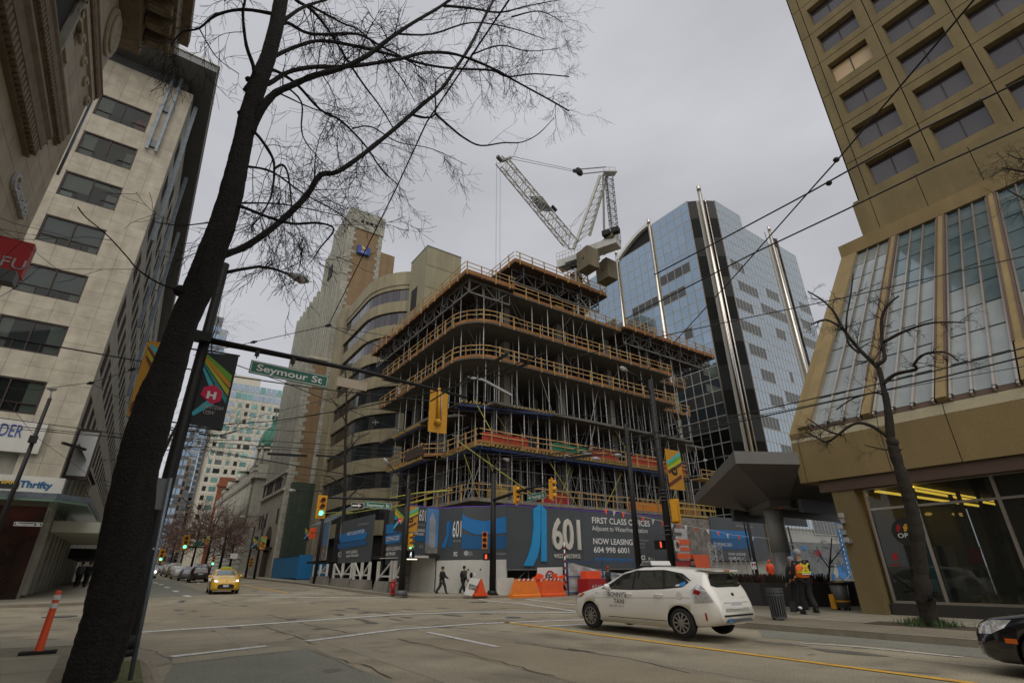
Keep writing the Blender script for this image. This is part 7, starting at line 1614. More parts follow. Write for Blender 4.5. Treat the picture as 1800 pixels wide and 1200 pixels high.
tx.topglass(1.36, 2.1, 'windscreen', T, 'windscreen', .9)
for poly, nm in (([(1.72, 1.06), (2.16, 1.40), (2.55, 1.49), (2.55, 1.06)], 'side_window'), ([(2.6, 1.06), (2.6, 1.495), (3.45, 1.50), (3.55, 1.10)], 'side_window'), ([(3.62, 1.12), (3.54, 1.49), (3.85, 1.46), (4.2, 1.24), (4.1, 1.16)], 'quarter_window'), ([(1.4, 1.05), (1.68, 1.06), (1.95, 1.26), (1.9, 1.26)], 'quarter_window')): tx.side(poly, 'car_glass', T, nm, off=.011)
tx.side([(1.45, 1.04), (2.14, 1.43), (2.6, 1.515), (3.5, 1.52), (3.95, 1.455), (4.26, 1.24), (4.12, 1.13), (3.5, 1.07), (2.5, 1.035)], 'black_paint', T, 'window_trim', off=.005, nx=34)
tx.side([(2.05, 1.36), (2.6, 1.525), (3.5, 1.53), (4.05, 1.44), (4.32, 1.27), (4.25, 1.27), (3.95, 1.44), (3.5, 1.505), (2.6, 1.50), (2.1, 1.37)], 'black_paint', T, 'window_trim', off=.007, nx=40, nz=1)
tx.face([(-.62, 1.17), (-.5, 1.43), (.5, 1.43), (.62, 1.17), (.5, 1.13), (-.5, 1.13)], 'car_glass', T, 'rear_window', True, .02, 14, 6)
for x in (1.66, 2.58, 3.6): tx.side([(x, .34 if x < 3.5 else .75), (x+.012, .34 if x < 3.5 else .75), (x+.03, 1.05), (x+.018, 1.05)], 'black_matte', T, 'door_seam', off=.003, nx=1, nz=6)
tx.side([(1.66, .345), (1.66, .36), (3.62, .36), (3.62, .345)], 'black_matte', T, 'door_seam', off=.003)
tx.side([(1.35, .24), (1.35, .29), (3.6, .3), (3.6, .25)], 'cream_panel', T, 'sill', off=.02)
tx.face([(-.66, .87), (-.66, .885), (.66, .885), (.66, .87)], 'black_matte', T, 'tailgate_seam', True, .006); tx.face([(-.6, .38), (-.5, .45), (.5, .45), (.6, .38)], 'metal_grey', T, 'bumper_valance', True, .01); tx.side([(.9, .2), (.9, .3), (4.3, .32), (4.3, .22)], 'metal_grey', T, 'sill_shadow_strip', off=.004) if False else None
tx.side([(1.2, .80), (1.2, .812), (4.3, .90), (4.3, .888)], 'blind', T, 'crease_shade', off=.003, nx=30, nz=1)  # thin flat grey strip: shade along the body crease put into colour
for x in (2.32, 3.3):
    for g in (-1, 1): mb = MB(); y = tx.y_at(x, .93)+.012; mb.tube([(tx.X(x), g*y, .93), (tx.X(x+.04), g*(y+.03), .935), (tx.X(x+.2), g*(y+.03), .945), (tx.X(x+.24), g*y, .945)], .018, 8); mb.build('door_handle', 'car_white', T)
for g in (-1, 1): mb = MB(); y = tx.y_at(1.75, 1.06); mb.sph((tx.X(1.72), g*(y+.12), 1.1), .11, 12, sc=(.7, 1, .75)); mb.bar((tx.X(1.75), g*y, 1.05), (tx.X(1.72), g*(y+.1), 1.06), .04); mb.build('mirror', 'car_white', T)
tx.side([(.1, .70), (.14, .82), (.62, .93), (.5, .78)], 'lamp_clear', T, 'headlight', off=.01); tx.side([(.42, .80), (.62, .925), (.72, .9), (.6, .8)], 'lamp_orange', T, 'indicator', off=.012)
tx.side([(4.42, .80), (4.36, 1.06), (4.5, 1.22), (4.68, 1.1), (4.84, .82)], 'lamp_clear', T, 'tail_light', off=.014); tx.side([(4.4, 1.0), (4.45, 1.1), (4.6, 1.04), (4.55, .96)], 'lamp_red', T, 'lamp_insert', off=.018); tx.side([(4.62, .42), (4.62, .58), (4.66, .58), (4.66, .42)], 'lamp_red', T, 'reflector', off=.01, nx=2)
tx.face([(-.5, .6), (-.5, .86), (.5, .86), (.5, .6)], 'blind', T, 'tailgate_recess', True, .004); tx.face([(-.22, .66), (-.22, .8), (.22, .8), (.22, .66)], 'plate', T, 'number_plate', True, .014); tx.face([(-.6, .50), (-.6, .54), (.6, .54), (.6, .50)], 'black_matte', T, 'bumper_strip', True, .012)
tx.face([(.3, .36), (.3, .46), (.42, .46), (.42, .36)], 'sticker_blue', T, 'sticker', True, .012); tx.face([(-.5, .9), (-.5, .93), (-.3, .93), (-.3, .9)], 'alu', T, 'badge', True, .01)
mb = MB(); mb.tube([(tx.X(4.9)-.0, -.045, .97), (tx.X(4.9)-.0, .045, .97)], .0, 4) if False else None; mb.sph((tx.X(4.87), 0, .96), .065, 12, sc=(.3, 1, .75)); mb.build('badge', 'black_paint', T)
mb = MB(); mb.prism([(tx.X(4.35), -.58, 1.53), (tx.X(4.35), .58, 1.53), (tx.X(4.82), .5, 1.475), (tx.X(4.82), -.5, 1.475)], (0, 0, .035)); mb.build('spoiler', 'car_white', T); mb = MB(); mb.box((tx.X(4.83), -.12, 1.485), (tx.X(4.8), .12, 1.51)); mb.build('brake_light', 'lamp_orange', T)
mb = MB(); mb.prism([(tx.X(2.55), -.42, 1.64), (tx.X(2.95), -.42, 1.64), (tx.X(2.9), -.42, 1.76), (tx.X(2.62), -.42, 1.76)], (0, .84, 0)); rs = mb.build('roof_sign', 'sign_white', T)
mb = MB(); mb.box((tx.X(2.96), -.5, 1.61), (tx.X(2.54), .5, 1.645)); mb.build('roof_rack', 'black_paint', T)
text('TAXI', (tx.X(2.94), -.44 if False else .43, 1.67), (-0., -1, 0), UZ, .07, 'sign_black', rs, width=.6) if False else None
ys_ = tx.y_at(2.2, .8)
text('TAXI', (tx.X(2.58), .425, 1.665), (-1, 0, 0), UZ, .075, 'sign_black', rs, width=.33, bold=.03)
text("BONNY'S", (tx.X(1.72), ys_+.012, .86), (-1, 0, 0), (-.14, 0, 1), .115, 'sign_black', T, width=.66, bold=.012); text('TAXI', (tx.X(1.92), ys_+.014, .70), (-1, 0, 0), (-.12, 0, 1), .1, 'sign_black', T, width=.36, bold=.012); text('604 431 1111', (tx.X(1.76), ys_+.014, .6), (-1, 0, 0), UZ, .05, 'cloth_grey', T, width=.5)
text('777', (tx.X(1.24), tx.y_at(1.25, .88)+.014, .9), (-1, 0, 0), UZ, .05, 'sign_black', T, width=.14)
def side_disc(x, z, r, m, name): mb = MB(); y = tx.y_at(x, z)+(.002 if m == 'blind' else .006); mb.disc((tx.X(x), y, z), (0, 1, 0), r, .004, 22); mb.build(name, m, T)
side_disc(4.02, .93, .085, 'blind', 'fuel_lid'); side_disc(4.02, .93, .08, 'car_white', 'fuel_lid')
tx.side([(4.02, 1.15), (4.02, 1.21), (4.16, 1.27), (4.2, 1.2), (4.1, 1.14)], 'sticker_blue', T, 'sticker', sg=(1,), off=.016, nx=4); tx.side([(3.9, 1.145), (3.92, 1.18), (4.02, 1.2), (4.02, 1.15)], 'sign_white', T, 'sticker', sg=(1,), off=.018, nx=4)
T.scale = (1.12, 1.0, 1.035); T.location = (12.85, 11.35, .06)
# yellow taxi
L = 4.4
ty = Car(L, [(0, .6), (.05, .76), (.3, .88), (1.0, 1.0), (1.25, 1.06), (2.0, 1.40), (2.5, 1.49), (3.3, 1.45), (4.05, 1.26), (4.25, 1.1), (4.38, .85), (4.4, .6)], [(0, .5), (.3, .72), (1.1, .9), (1.6, .95), (4.0, 1.02), (4.3, .9), (4.4, .6)],
         [(0, .52), (.08, .7), (.3, .83), (.8, .88), (3.6, .88), (4.1, .82), (4.4, .65)], [(0, .9), (1.2, .86), (1.9, .72), (3.3, .68), (4.4, .8)], [(0, .26), (.3, .2), (3.9, .2), (4.4, .34)], (.9, 3.5), .33); ty.x0 = L/2
p = Pg(393, 1044.5); Tg = thing('yellow_taxi', 'bright yellow taxi with lit headlights driving towards the crossing', 'car', (p.x+.15, p.y+2.2, hz(p.y+2.2)), R(-93), local=True)
ty.body('car_yellow', Tg); ty.wheel_set(Tg, spokes=8); ty.topglass(1.3, 2.0, 'windscreen', Tg, 'windscreen', .92); ty.face([(-.56, .3), (-.42, .56), (.42, .56), (.56, .3)], 'black_paint', Tg, 'grille'); ty.face([(-.55, .7), (-.2, .665), (.2, .665), (.55, .7), (.2, .70), (-.2, .70)], 'black_paint', Tg, 'grille')
ty.face([(-.16, .4), (-.16, .52), (.16, .52), (.16, .4)], 'plate', Tg, 'number_plate', off=.02); ty.face([(-.05, .72), (-.05, .77), (.05, .77), (.05, .72)], 'black_paint', Tg, 'badge', off=.014)
for g in (-1, 1):
    a = sorted([g*.78, g*.46]); ty.face([(g*.46, .68), (g*.46, .76), (g*.79, .86), (g*.79, .72)], 'lamp_clear', Tg, 'headlight', off=.02, ny=6); ty.face([(g*.56, .71), (g*.56, .79), (g*.68, .80), (g*.68, .72)], 'lamp_lit', Tg, 'headlight_beam', off=.034, ny=4); ty.face([(g*.62, .34), (g*.62, .6), (g*.7, .6), (g*.74, .36)], 'cream_panel' if False else 'black_paint', Tg, 'bumper_vent', off=.01, ny=3)
    mb = MB(); y = ty.y_at(1.6, 1.0); mb.sph((ty.X(1.6), g*(y+.13), 1.02), .11, 12, sc=(.6, 1, .75)); mb.build('mirror', 'car_yellow', Tg)
for poly in ([(1.62, 1.0), (2.1, 1.31), (2.45, 1.38), (2.45, 1.0)], [(2.5, 1.0), (2.5, 1.385), (3.3, 1.35), (3.5, 1.1), (3.4, 1.04)]): ty.side(poly, 'car_glass', Tg, 'side_window')
mb = MB(); mb.prism([(ty.X(2.35), -.35, 1.49), (ty.X(2.35), .35, 1.49), (ty.X(2.35), .25, 1.6), (ty.X(2.35), -.25, 1.6)], (-.28, 0, 0)); mb.build('roof_sign', 'lime', Tg)
mb = MB(); mb.bar((ty.X(1.32), .5, 1.1), (ty.X(1.5), -.1, 1.18), .015); mb.build('wiper', 'black_paint', Tg)
Tg.scale = (1.0, 1.1, 1.1)
# black car (front corner enters at right)
L = 4.7
tb = Car(L, [(0, .55), (.05, .74), (.25, .86), (1.0, .98), (1.3, 1.04), (2.1, 1.38), (2.7, 1.45), (3.4, 1.42), (4.1, 1.15), (4.6, 1.0), (4.7, .6)], [(0, .5), (.3, .72), (1.1, .88), (1.6, .93), (4.2, .98), (4.7, .6)],
         [(0, .55), (.1, .74), (.35, .86), (.9, .91), (3.8, .91), (4.4, .84), (4.7, .7)], [(0, .9), (1.3, .84), (2., .7), (3.4, .66), (4.7, .85)], [(0, .28), (.3, .2), (4, .2), (4.7, .34)], (.95, 3.7), .34); tb.x0 = L/2
Bk = thing('black_car', 'glossy black saloon car entering at the right edge with clear headlight', 'car', (13.0, 1.4, 0), R(90), local=True)
tb.body('car_black', Bk); tb.wheel_set(Bk, spokes=7); tb.topglass(1.35, 2.1, 'car_glass', Bk, 'windscreen', .9)
tb.side([(.06, .60), (.08, .72), (.3, .82), (.62, .84), (.5, .72), (.3, .62)], 'lamp_clear', Bk, 'headlight', off=.012); tb.side([(.46, .5), (.46, .57), (.62, .57), (.62, .5)], 'lamp_orange', Bk, 'side_marker', off=.01, nx=3); tb.face([(-.45, .6), (-.5, .8), (.5, .8), (.45, .6)], 'alu', Bk, 'grille'); tb.face([(-.7, .46), (-.7, .5), (.7, .5), (.7, .46)], 'alu', Bk, 'bumper_trim'); tb.face([(-.26, .4), (-.26, .53), (.26, .53), (.26, .4)], 'black_matte', Bk, 'number_plate', off=.05)
for g in (-1, 1): tb.face([(g*.52, .3), (g*.52, .4), (g*.66, .4), (g*.66, .3)], 'lamp_clear', Bk, 'fog_light', ny=3)
for poly in ([(1.7, .98), (2.2, 1.28), (2.55, 1.34), (2.55, .98)], [(2.6, .98), (2.6, 1.345), (3.3, 1.3), (3.7, 1.02)]): tb.side(poly, 'car_glass', Bk, 'side_window')
mb = MB(); y = tb.y_at(1.7, 1.0); mb.sph((tb.X(1.7), y+.13, 1.02), .11, 10, sc=(.6, 1, .7)); mb.build('mirror', 'car_black', Bk)
# parked cars further down Hastings
pk = Car(4.4, ty.top, ty.belt, ty.w, ty.rw, ty.zb, (.9, 3.5), .33); pk.x0 = 2.2
C0 = thing('parked_car', 'dark red brown suv with lit tail lights parked nearest behind the yellow taxi', 'car', (0, 0, 0), 0, 'cars standing along Hastings behind the taxi', local=True)
bo = pk.body('car_dkred', C0, False); pk.wheel_set(C0, spokes=5); pk.face([(-.55, 1.08), (-.45, 1.28), (.45, 1.28), (.55, 1.08)], 'windscreen', C0, 'rear_window', True); pk.topglass(1.3, 2.0, 'windscreen', C0, 'windscreen'); pk.side([(1.6, 1.0), (2.1, 1.31), (3.3, 1.34), (3.6, 1.06)], 'car_glass', C0, 'side_window')
for g in (-1, 1): pk.face([(g*.5, .78), (g*.5, .92), (g*.7, .92), (g*.7, .78)], 'lamp_red', C0, 'tail_light', True, ny=3)
pk.face([(-.2, .6), (-.2, .72), (.2, .72), (.2, .6)], 'plate', C0, 'number_plate', True)
def placecar(o, x, y, Y, rz, s): p = Py(x, y, Y); o.location = (p.x, Y, hz(Y)); o.rotation_euler = (0, 0, rz); o.scale = s
cars = [(350, 74, (1.25, 1.15, 1.3), None, 0), (330, 82, (1.1, 1.1, 1.1), 'car_grey', 1), (314.5, 92, (1.1, 1.05, 1.15), 'car_pale', 2), (305, 106, (1.2, 1.2, 1.45), 'car_tan', 3), (294, 120, (1.2, 1.15, 1.3), 'car_tan', 4), (285, 140, (1.1, 1.1, 1.1), 'car_grey', 5)]
clab = ['dark red brown suv with lit tail lights parked nearest behind the yellow taxi', 'grey hatchback seen from behind second in the line of parked cars', 'pale silver car third in the line of parked cars', 'tall tan van fourth in the line behind the silver car', 'beige suv parked fifth down the far street', 'small grey car farthest in the parked line']
for (x, Y, sc, m, k) in cars:
    o = C0 if k == 0 else dup(C0, (0, 0, 0), label=clab[k], swap={'body': m})
    placecar(o, x, 1006, Y, R(88), sc)
for k, (x, Y, lab) in enumerate(((262, 100, 'oncoming white car with bright headlights beside the steel post'), (272, 160, 'distant oncoming car with headlights on left of the parked line'))):
    o = dup(C0, (0, 0, 0), label=lab, swap={'body': ('car_pale', 'car_silver')[k]}); o['group'] = 'oncoming cars far down Hastings'; placecar(o, x, 1006, Y, R(-90), (1.1, 1.1, 1.2))
    for g in (-1, 1): mb = MB(); mb.sph((2.15, g*.62, .72), .14, 8); q = mb.build('headlight', 'lamp_lit', o)

# ================================================================ PEOPLE
def skin(verts, edges, rad, sub=1, root=0):
    me = bpy.data.meshes.new('s'); me.from_pydata([tuple(v) for v in verts], edges, []); o = bpy.data.objects.new('s', me); COL.objects.link(o)
    md = o.modifiers.new('k', 'SKIN'); sv = me.skin_vertices[0].data
    for i, r in enumerate(rad): sv[i].radius = (r, r) if not isinstance(r, tuple) else r
    for i in range(len(verts)): sv[i].use_root = (i == root)
    s2 = o.modifiers.new('u', 'SUBSURF'); s2.levels = s2.render_levels = sub
    dg = bpy.context.evaluated_depsgraph_get(); m2 = bpy.data.meshes.new_from_object(o.evaluated_get(dg)); bpy.data.objects.remove(o)
    for p in m2.polygons: p.use_smooth = True
    return m2
def chain(vs, es, rs, start, pts):
    prev = start
    for p, r in pts: vs.append(V(p)); rs.append(r); es.append((prev, len(vs)-1)); prev = len(vs)-1
    return prev
def person(label, loc, rz, jacket='cloth_black', trousers='cloth_dark', hair='hair', stride=.25, arms=((.05, -.1), (-.05, .1)), lean=0., s=1., vest=None, hat=None, bag=None):
    P = thing('person', label, 'person', loc, rz, local=True); P.scale = (s, s, s)
    hipz, chz = .93, 1.28; ln = lean
    pel, spi, che, nek = V((0, 0, hipz)), V((ln*.4, 0, 1.1)), V((ln, 0, chz)), V((ln*1.3, 0, 1.47)); hd0, hd1 = V((ln*1.4+.02, 0, 1.57)), V((ln*1.5+.03, 0, 1.68))
    def legs(k): # hip, knee, ankle, toe
        sg = 1 if k == 0 else -1; f = stride*sg
        hip = V((0, .09*sg, .9)); kn = V((f*.55+.05, .1*sg, .5)); an = V((f*1.1-(.12 if f < 0 else 0), .1*sg, .09+(.06 if f < 0 else 0))); toe = an+V((.17, 0, -.045)); return hip, kn, an, toe
    def arm(k):
        sg = 1 if k == 0 else -1; fx, out = arms[k] if isinstance(arms[k], tuple) else (arms[k], 0); sh = V((ln, .185*sg, 1.41)); el = V((ln+fx*.5-.03, .25*sg, 1.14)); wr = V((ln+fx+.1, (.25+abs(out)*0)*sg, .9+max(0, fx)*.5)); return sh, el, wr
    vs, es, rs = [pel], [], [.13]
    a = chain(vs, es, rs, 0, [(spi, .12), (che, .14), (nek, .055)]); ch = 2
    chain(vs, es, rs, a, [(hd0, .09), (hd1, .11), (hd1+V((.0, 0, .05)), .085)])
    for k in (0, 1):
        hip, kn, an, toe = legs(k); chain(vs, es, rs, 0, [(hip, .085), (kn, .055), (an, .038), (toe, .032)])
        sh, el, wr = arm(k); e = chain(vs, es, rs, ch, [(sh, .055), (el, .042), (wr, .028), (wr+(wr-el).normalized()*.09, .032)])
    me = skin(vs, es, rs, 1); me.materials.append(MATS['skin']); body = bpy.data.objects.new('body', me); COL.objects.link(body); body.parent = P; ORG[body.name] = V((0, 0, 0))
    mb = MB()
    for k in (0, 1):
        sh, el, wr = arm(k); d = (wr-el).normalized(); base = wr+d*.1
        for j, (yo, l) in enumerate(((-.027, .06), (-.009, .075), (.009, .07), (.027, .055))): b0 = base+V((yo, 0, 0)); mb.tube([b0, b0+d*l*.6, b0+d*l+V((.012, 0, 0))], [.009, .008, .006], 5)
        mb.tube([wr+d*.05+V((.03, 0, 0)), wr+d*.09+V((.055, 0, 0))], [.011, .008], 5)
    mb.sph(hd1+V((.085, 0, -.02)), .016, 6, sc=(1, .8, 1.4))
    for g in (-1, 1): mb.sph(hd1+V((0, .078*g, -.01)), .022, 6, sc=(.6, .4, 1))
    mb.build('fingers', 'skin', P) if False else None
    ex = mb.mesh('hands', 'skin'); bm = bmesh.new(); bm.from_mesh(me); bm.from_mesh(ex); bm.to_mesh(me); bm.free()
    # clothes
    vs, es, rs = [V((0, 0, .84))], [], [.2]; a = chain(vs, es, rs, 0, [(spi, .19), (che, .215), (nek-V((0, 0, .03)), .09)])
    for k in (0, 1): sh, el, wr = arm(k); chain(vs, es, rs, 2, [(sh, .1), (el, .078), (wr, .06)])
    me = skin(vs, es, rs, 1); me.materials.append(MATS[jacket]); o = bpy.data.objects.new('jacket', me); COL.objects.link(o); o.parent = P; ORG[o.name] = V((0, 0, 0))
    vs, es, rs = [V((0, 0, .95))], [], [.13]
    for k in (0, 1): hip, kn, an, toe = legs(k); chain(vs, es, rs, 0, [(hip, .135), (kn, .1), (an, .078)])
    me = skin(vs, es, rs, 1); me.materials.append(MATS[trousers]); o = bpy.data.objects.new('trousers', me); COL.objects.link(o); o.parent = P; ORG[o.name] = V((0, 0, 0))
    for k in (0, 1): hip, kn, an, toe = legs(k); mb = MB(); c = an.lerp(toe, .45); mb.sph((c.x, c.y, c.z+.0), .1, 10, sc=(1.45, .55, .6)); mb.box((c.x-.13, c.y-.045, c.z-.065), (c.x+.14, c.y+.045, c.z-.045)); mb.build('shoe', 'black_matte', P)
    mb = MB(); mb.sph(hd1+V((-.02, 0, .03)), .122, 12, sc=(1, .92, .95)); 
    if hat: mb.tube([hd1+V((0, 0, .03)), hd1+V((0, 0, .045))], .135, 14); mb.build('hat', hat, P)
    else: mb.build('hair', hair, P)
    if vest:
        vs, es, rs = [V((0, 0, .93))], [], [.22]; chain(vs, es, rs, 0, [(spi, .21), (che, .235), (nek-V((0, 0, .07)), .14)])
        for sg in (-1, 1): chain(vs, es, rs, 2, [(V((ln, .15*sg, 1.4)), .11)])
        me = skin(vs, es, rs, 1); me.materials.append(MATS[vest]); o = bpy.data.objects.new('vest', me); COL.objects.link(o); o.parent = P; ORG[o.name] = V((0, 0, 0))
        xb = -.235+ln; mb = MB(); mb.bar((xb, .15, 1.15), (xb, -.15, 1.15), .02, .05); mb.bar((xb, .13, 1.4), (xb, -.1, 1.17), .02, .05); mb.bar((xb, -.13, 1.4), (xb, .1, 1.17), .02, .05)
        for g in (-1, 1): mb.bar((xb+.02, .15*g, 1.15), (.1+ln, .2*g, 1.15), .02, .05)
        mb.build('reflective_stripe', 'hivis_yellow', P); mb = MB(); mb.bar((xb-.006, .14, 1.1), (xb-.006, -.14, 1.1), .012, .025); mb.build('reflective_stripe', 'sign_white', P)
    if bag: mb = MB(); mb.sph((-.2+ln, 0, 1.22), .17, 10, sc=(.7, .9, 1.3)); mb.build('backpack', bag, P)
    return P
def head_face(rz_toward): pass
q = Pz(1425, 1080, .15)
w1 = person('worker in orange vest and grey cap seen from behind on the pavement by the bins', q, R(60), 'cloth_black', 'cloth_black', stride=.1, arms=((.12, 0), (.16, 0)), s=1.2, vest='hivis_orange', hat='hat_grey')
q2 = Pz(1400, 1068, .15); person('second worker in orange vest mostly hidden behind the first one', V((q.x+1.3, q.y+1.0, .15)), R(60), 'cloth_black', 'cloth_black', stride=.1, s=1.08, vest='hivis_orange', hat='hat_grey')
hx = V((q.x-.45, q.y+.15, .3)); mb = MB(); mb.tube([hx+V((.22, 0, .75)), hx], .012, 6); mb.sph(hx+UZ*.05, .1, 8, sc=(1, 1, .6)); st = mb.build('litter_grabber', 'black_matte', None, 'litter scoop with long handle hanging from the worker beside the slatted bin', 'tool'); mb = MB(); p = hx+V((-.22, .0, -.05)); mb.prism([p, p+V((.18, .05, 0)), p+V((.2, .05, .32)), p+V((.08, 0, .34))], (0, .2, 0)); mb.build('pan', 'black_matte', st); mb = MB(); mb.sph(hx+V((.02, -.05, .08)), .08, 8, sc=(1, 1, .7)); mb.build('bag', 'sign_white', st)
p = Pg(776, 1047, .0); person('pedestrian in black jacket and trousers crossing before the passage', (p.x, p.y, hz(p.y)+.1), R(-60), 'cloth_black', 'cloth_dark', stride=.28, arms=((.25, 0), (0, 0)), s=.98)
p = base_at(813, 1043); person('pedestrian in olive jacket with a bag walking before the white wall', p, R(20), 'cloth_olive', 'cloth_black', stride=.3, lean=.06, s=.98, bag='cloth_black')
p = base_at(828, 1042); person('pale coated pedestrian just right of the olive jacket one', V((p.x+.2, p.y+.1, p.z)), R(10), 'sign_white', 'cloth_dark', stride=.2, s=.95, bag='cloth_black')
for k, (x, m, lab, rz) in enumerate(((134, 'cloth_grey', 'pedestrian in grey jacket walking away under the dark canopy at left', 90), (148, 'cloth_black', 'pedestrian in black coat beside the grey jacket one at left', 80))):
    Y = 57; p = Py(x, 1029, Y); person(lab, (p.x, Y, hz(Y)+.15), R(rz), m, 'cloth_black', stride=.22, arms=((.1, 0), (.1, 0)), s=1.06)
for k, (x, y, Y, lab, hat, m) in enumerate(((1216, 984, 25, 'worker with dark hood standing behind the white taxi roof', None, 'cloth_dark'), (1286, 1015, 21.5, 'crouching worker with a yellow helmet seen behind the taxi rear window', 'hivis_yellow', 'cloth_dark'), (1068, 1000, 28, 'worker with a pink cap near the red generator', 'red_sign', 'cloth_dark'), (1351, 985, 30.5, 'person in bright orange rain suit left of the canopy column', 'orange_bright', 'orange_bright'))):
    p = Py(x, y, Y); sc = max(.8, min(1.2, (p.z+.0)/1.72)); person(lab, (p.x, Y, max(.1, p.z-1.72*sc)), R(-90+k*40), m, m if k == 3 else 'cloth_dark', stride=.12, s=sc, hat=hat)

# ================================================================ TREES
rnd = random.Random(42)
def rvec(s=1.): return V((rnd.gauss(0, s), rnd.gauss(0, s), rnd.gauss(0, s)))
def twig(mb, p, d, L, r, lvl, droop=.0, minr=.0028):
    n = 5 if lvl else 4; pts = [p]; q = p.copy(); d = d.normalized()
    for i in range(n): d = (d+rvec(.13)+V((0, 0, -droop*(1-i/n*2.1)))).normalized(); q = q+d*(L/n); pts.append(q.copy())
    rr = [max(minr, r*(1-.75*i/n)) for i in range(n+1)]; mb.tube(pts, rr, 3 if r < .008 else 4, cap=False)
    if lvl > 0:
        k = rnd.randint(3, 6) if lvl > 1 else rnd.randint(3, 5)
        for j in range(k):
            t = rnd.uniform(.2, 1.)*n; i = min(int(t), n-1); b = pts[i].lerp(pts[i+1], t-i); dd = (pts[i+1]-pts[i]).normalized(); s = dd.cross(rvec()).normalized(); twig(mb, b, dd*.75+s*rnd.uniform(.5, 1.), L*rnd.uniform(.35, .7), r*.55, lvl-1, droop*1.2, minr)
def smoothpts(P, k=3):
    out = []
    for i in range(len(P)-1):
        p0, p1, p2, p3 = P[max(i-1, 0)], P[i], P[i+1], P[min(i+2, len(P)-1)]
        for j in range(k): t = j/k; out.append(.5*((2*p1)+(p2-p0)*t+(2*p0-5*p1+4*p2-p3)*t*t+(3*p1-p0-3*p2+p3)*t*t*t))
    out.append(P[-1]); return out
YT = 11.
root = Pz(160, 1196, .15); t = thing('street_tree', 'large bare street tree with thick dark leaning trunk at the near left corner', 'tree', (root.x, YT, .15))
tr = [(150, 1230, 43), (158, 1194, 42), (176, 1137, 41), (193, 1075, 40), (208, 1012, 39), (226, 919, 39), (241, 825, 35), (258, 762, 35), (277, 700, 32), (295, 650, 28), (325, 560, 24), (352, 500, 25), (371, 450, 23), (390, 400, 22), (406, 345, 20), (418, 290, 17.5), (428, 245, 16), (437, 200, 15.5), (453, 150, 16), (472, 100, 13), (486, 45, 12), (494, 0, 12), (500, -50, 9), (507, -120, 6)]
pts = [Py(x, y, YT) for x, y, w in tr]; rad = [w/F_PX*dep(p_)*.93 for (x, y, w), p_ in zip(tr, pts)]
mb = MB(); pp_, rr_ = [], []
for i in range(len(pts)-1):
    for j in range(9): u = j/9; pp_.append(pts[i].lerp(pts[i+1], u)); rr_.append((rad[i]*(1-u)+rad[i+1]*u)*(1+rnd.uniform(-.018, .022)))
pp_.append(pts[-1]); rr_.append(rad[-1])
mb.tube(pp_, rr_, 40); v = mb.v; from mathutils import noise as mn
for i in range(len(v)): p_ = V(v[i]); c = pp_[min(i//40, len(pp_)-1)]; a = math.atan2(p_.y-c.y, p_.x-c.x); k = 1+.03*math.sin(a*4+p_.z*.9)+.09*mn.noise(V((math.cos(a)*2.2, math.sin(a)*2.2, p_.z*.55)))+.05*mn.noise(V((math.cos(a)*9, math.sin(a)*9, p_.z*1.6)))+.02*mn.noise(V((math.cos(a)*18, math.sin(a)*18, p_.z*6))); q = c+(p_-c)*k; v[i] = tuple(q)
for (x, y, r) in ((308, 512, .16), (412, 200, .1), (345, 520, .12), (402, 285, .1), (425, 140, .09), (250, 720, .14)):
    mb.sph(Py(x+12, y, YT-.02), r, 8, sc=(1, .9, .8))
mb.build('trunk', 'bark', t)
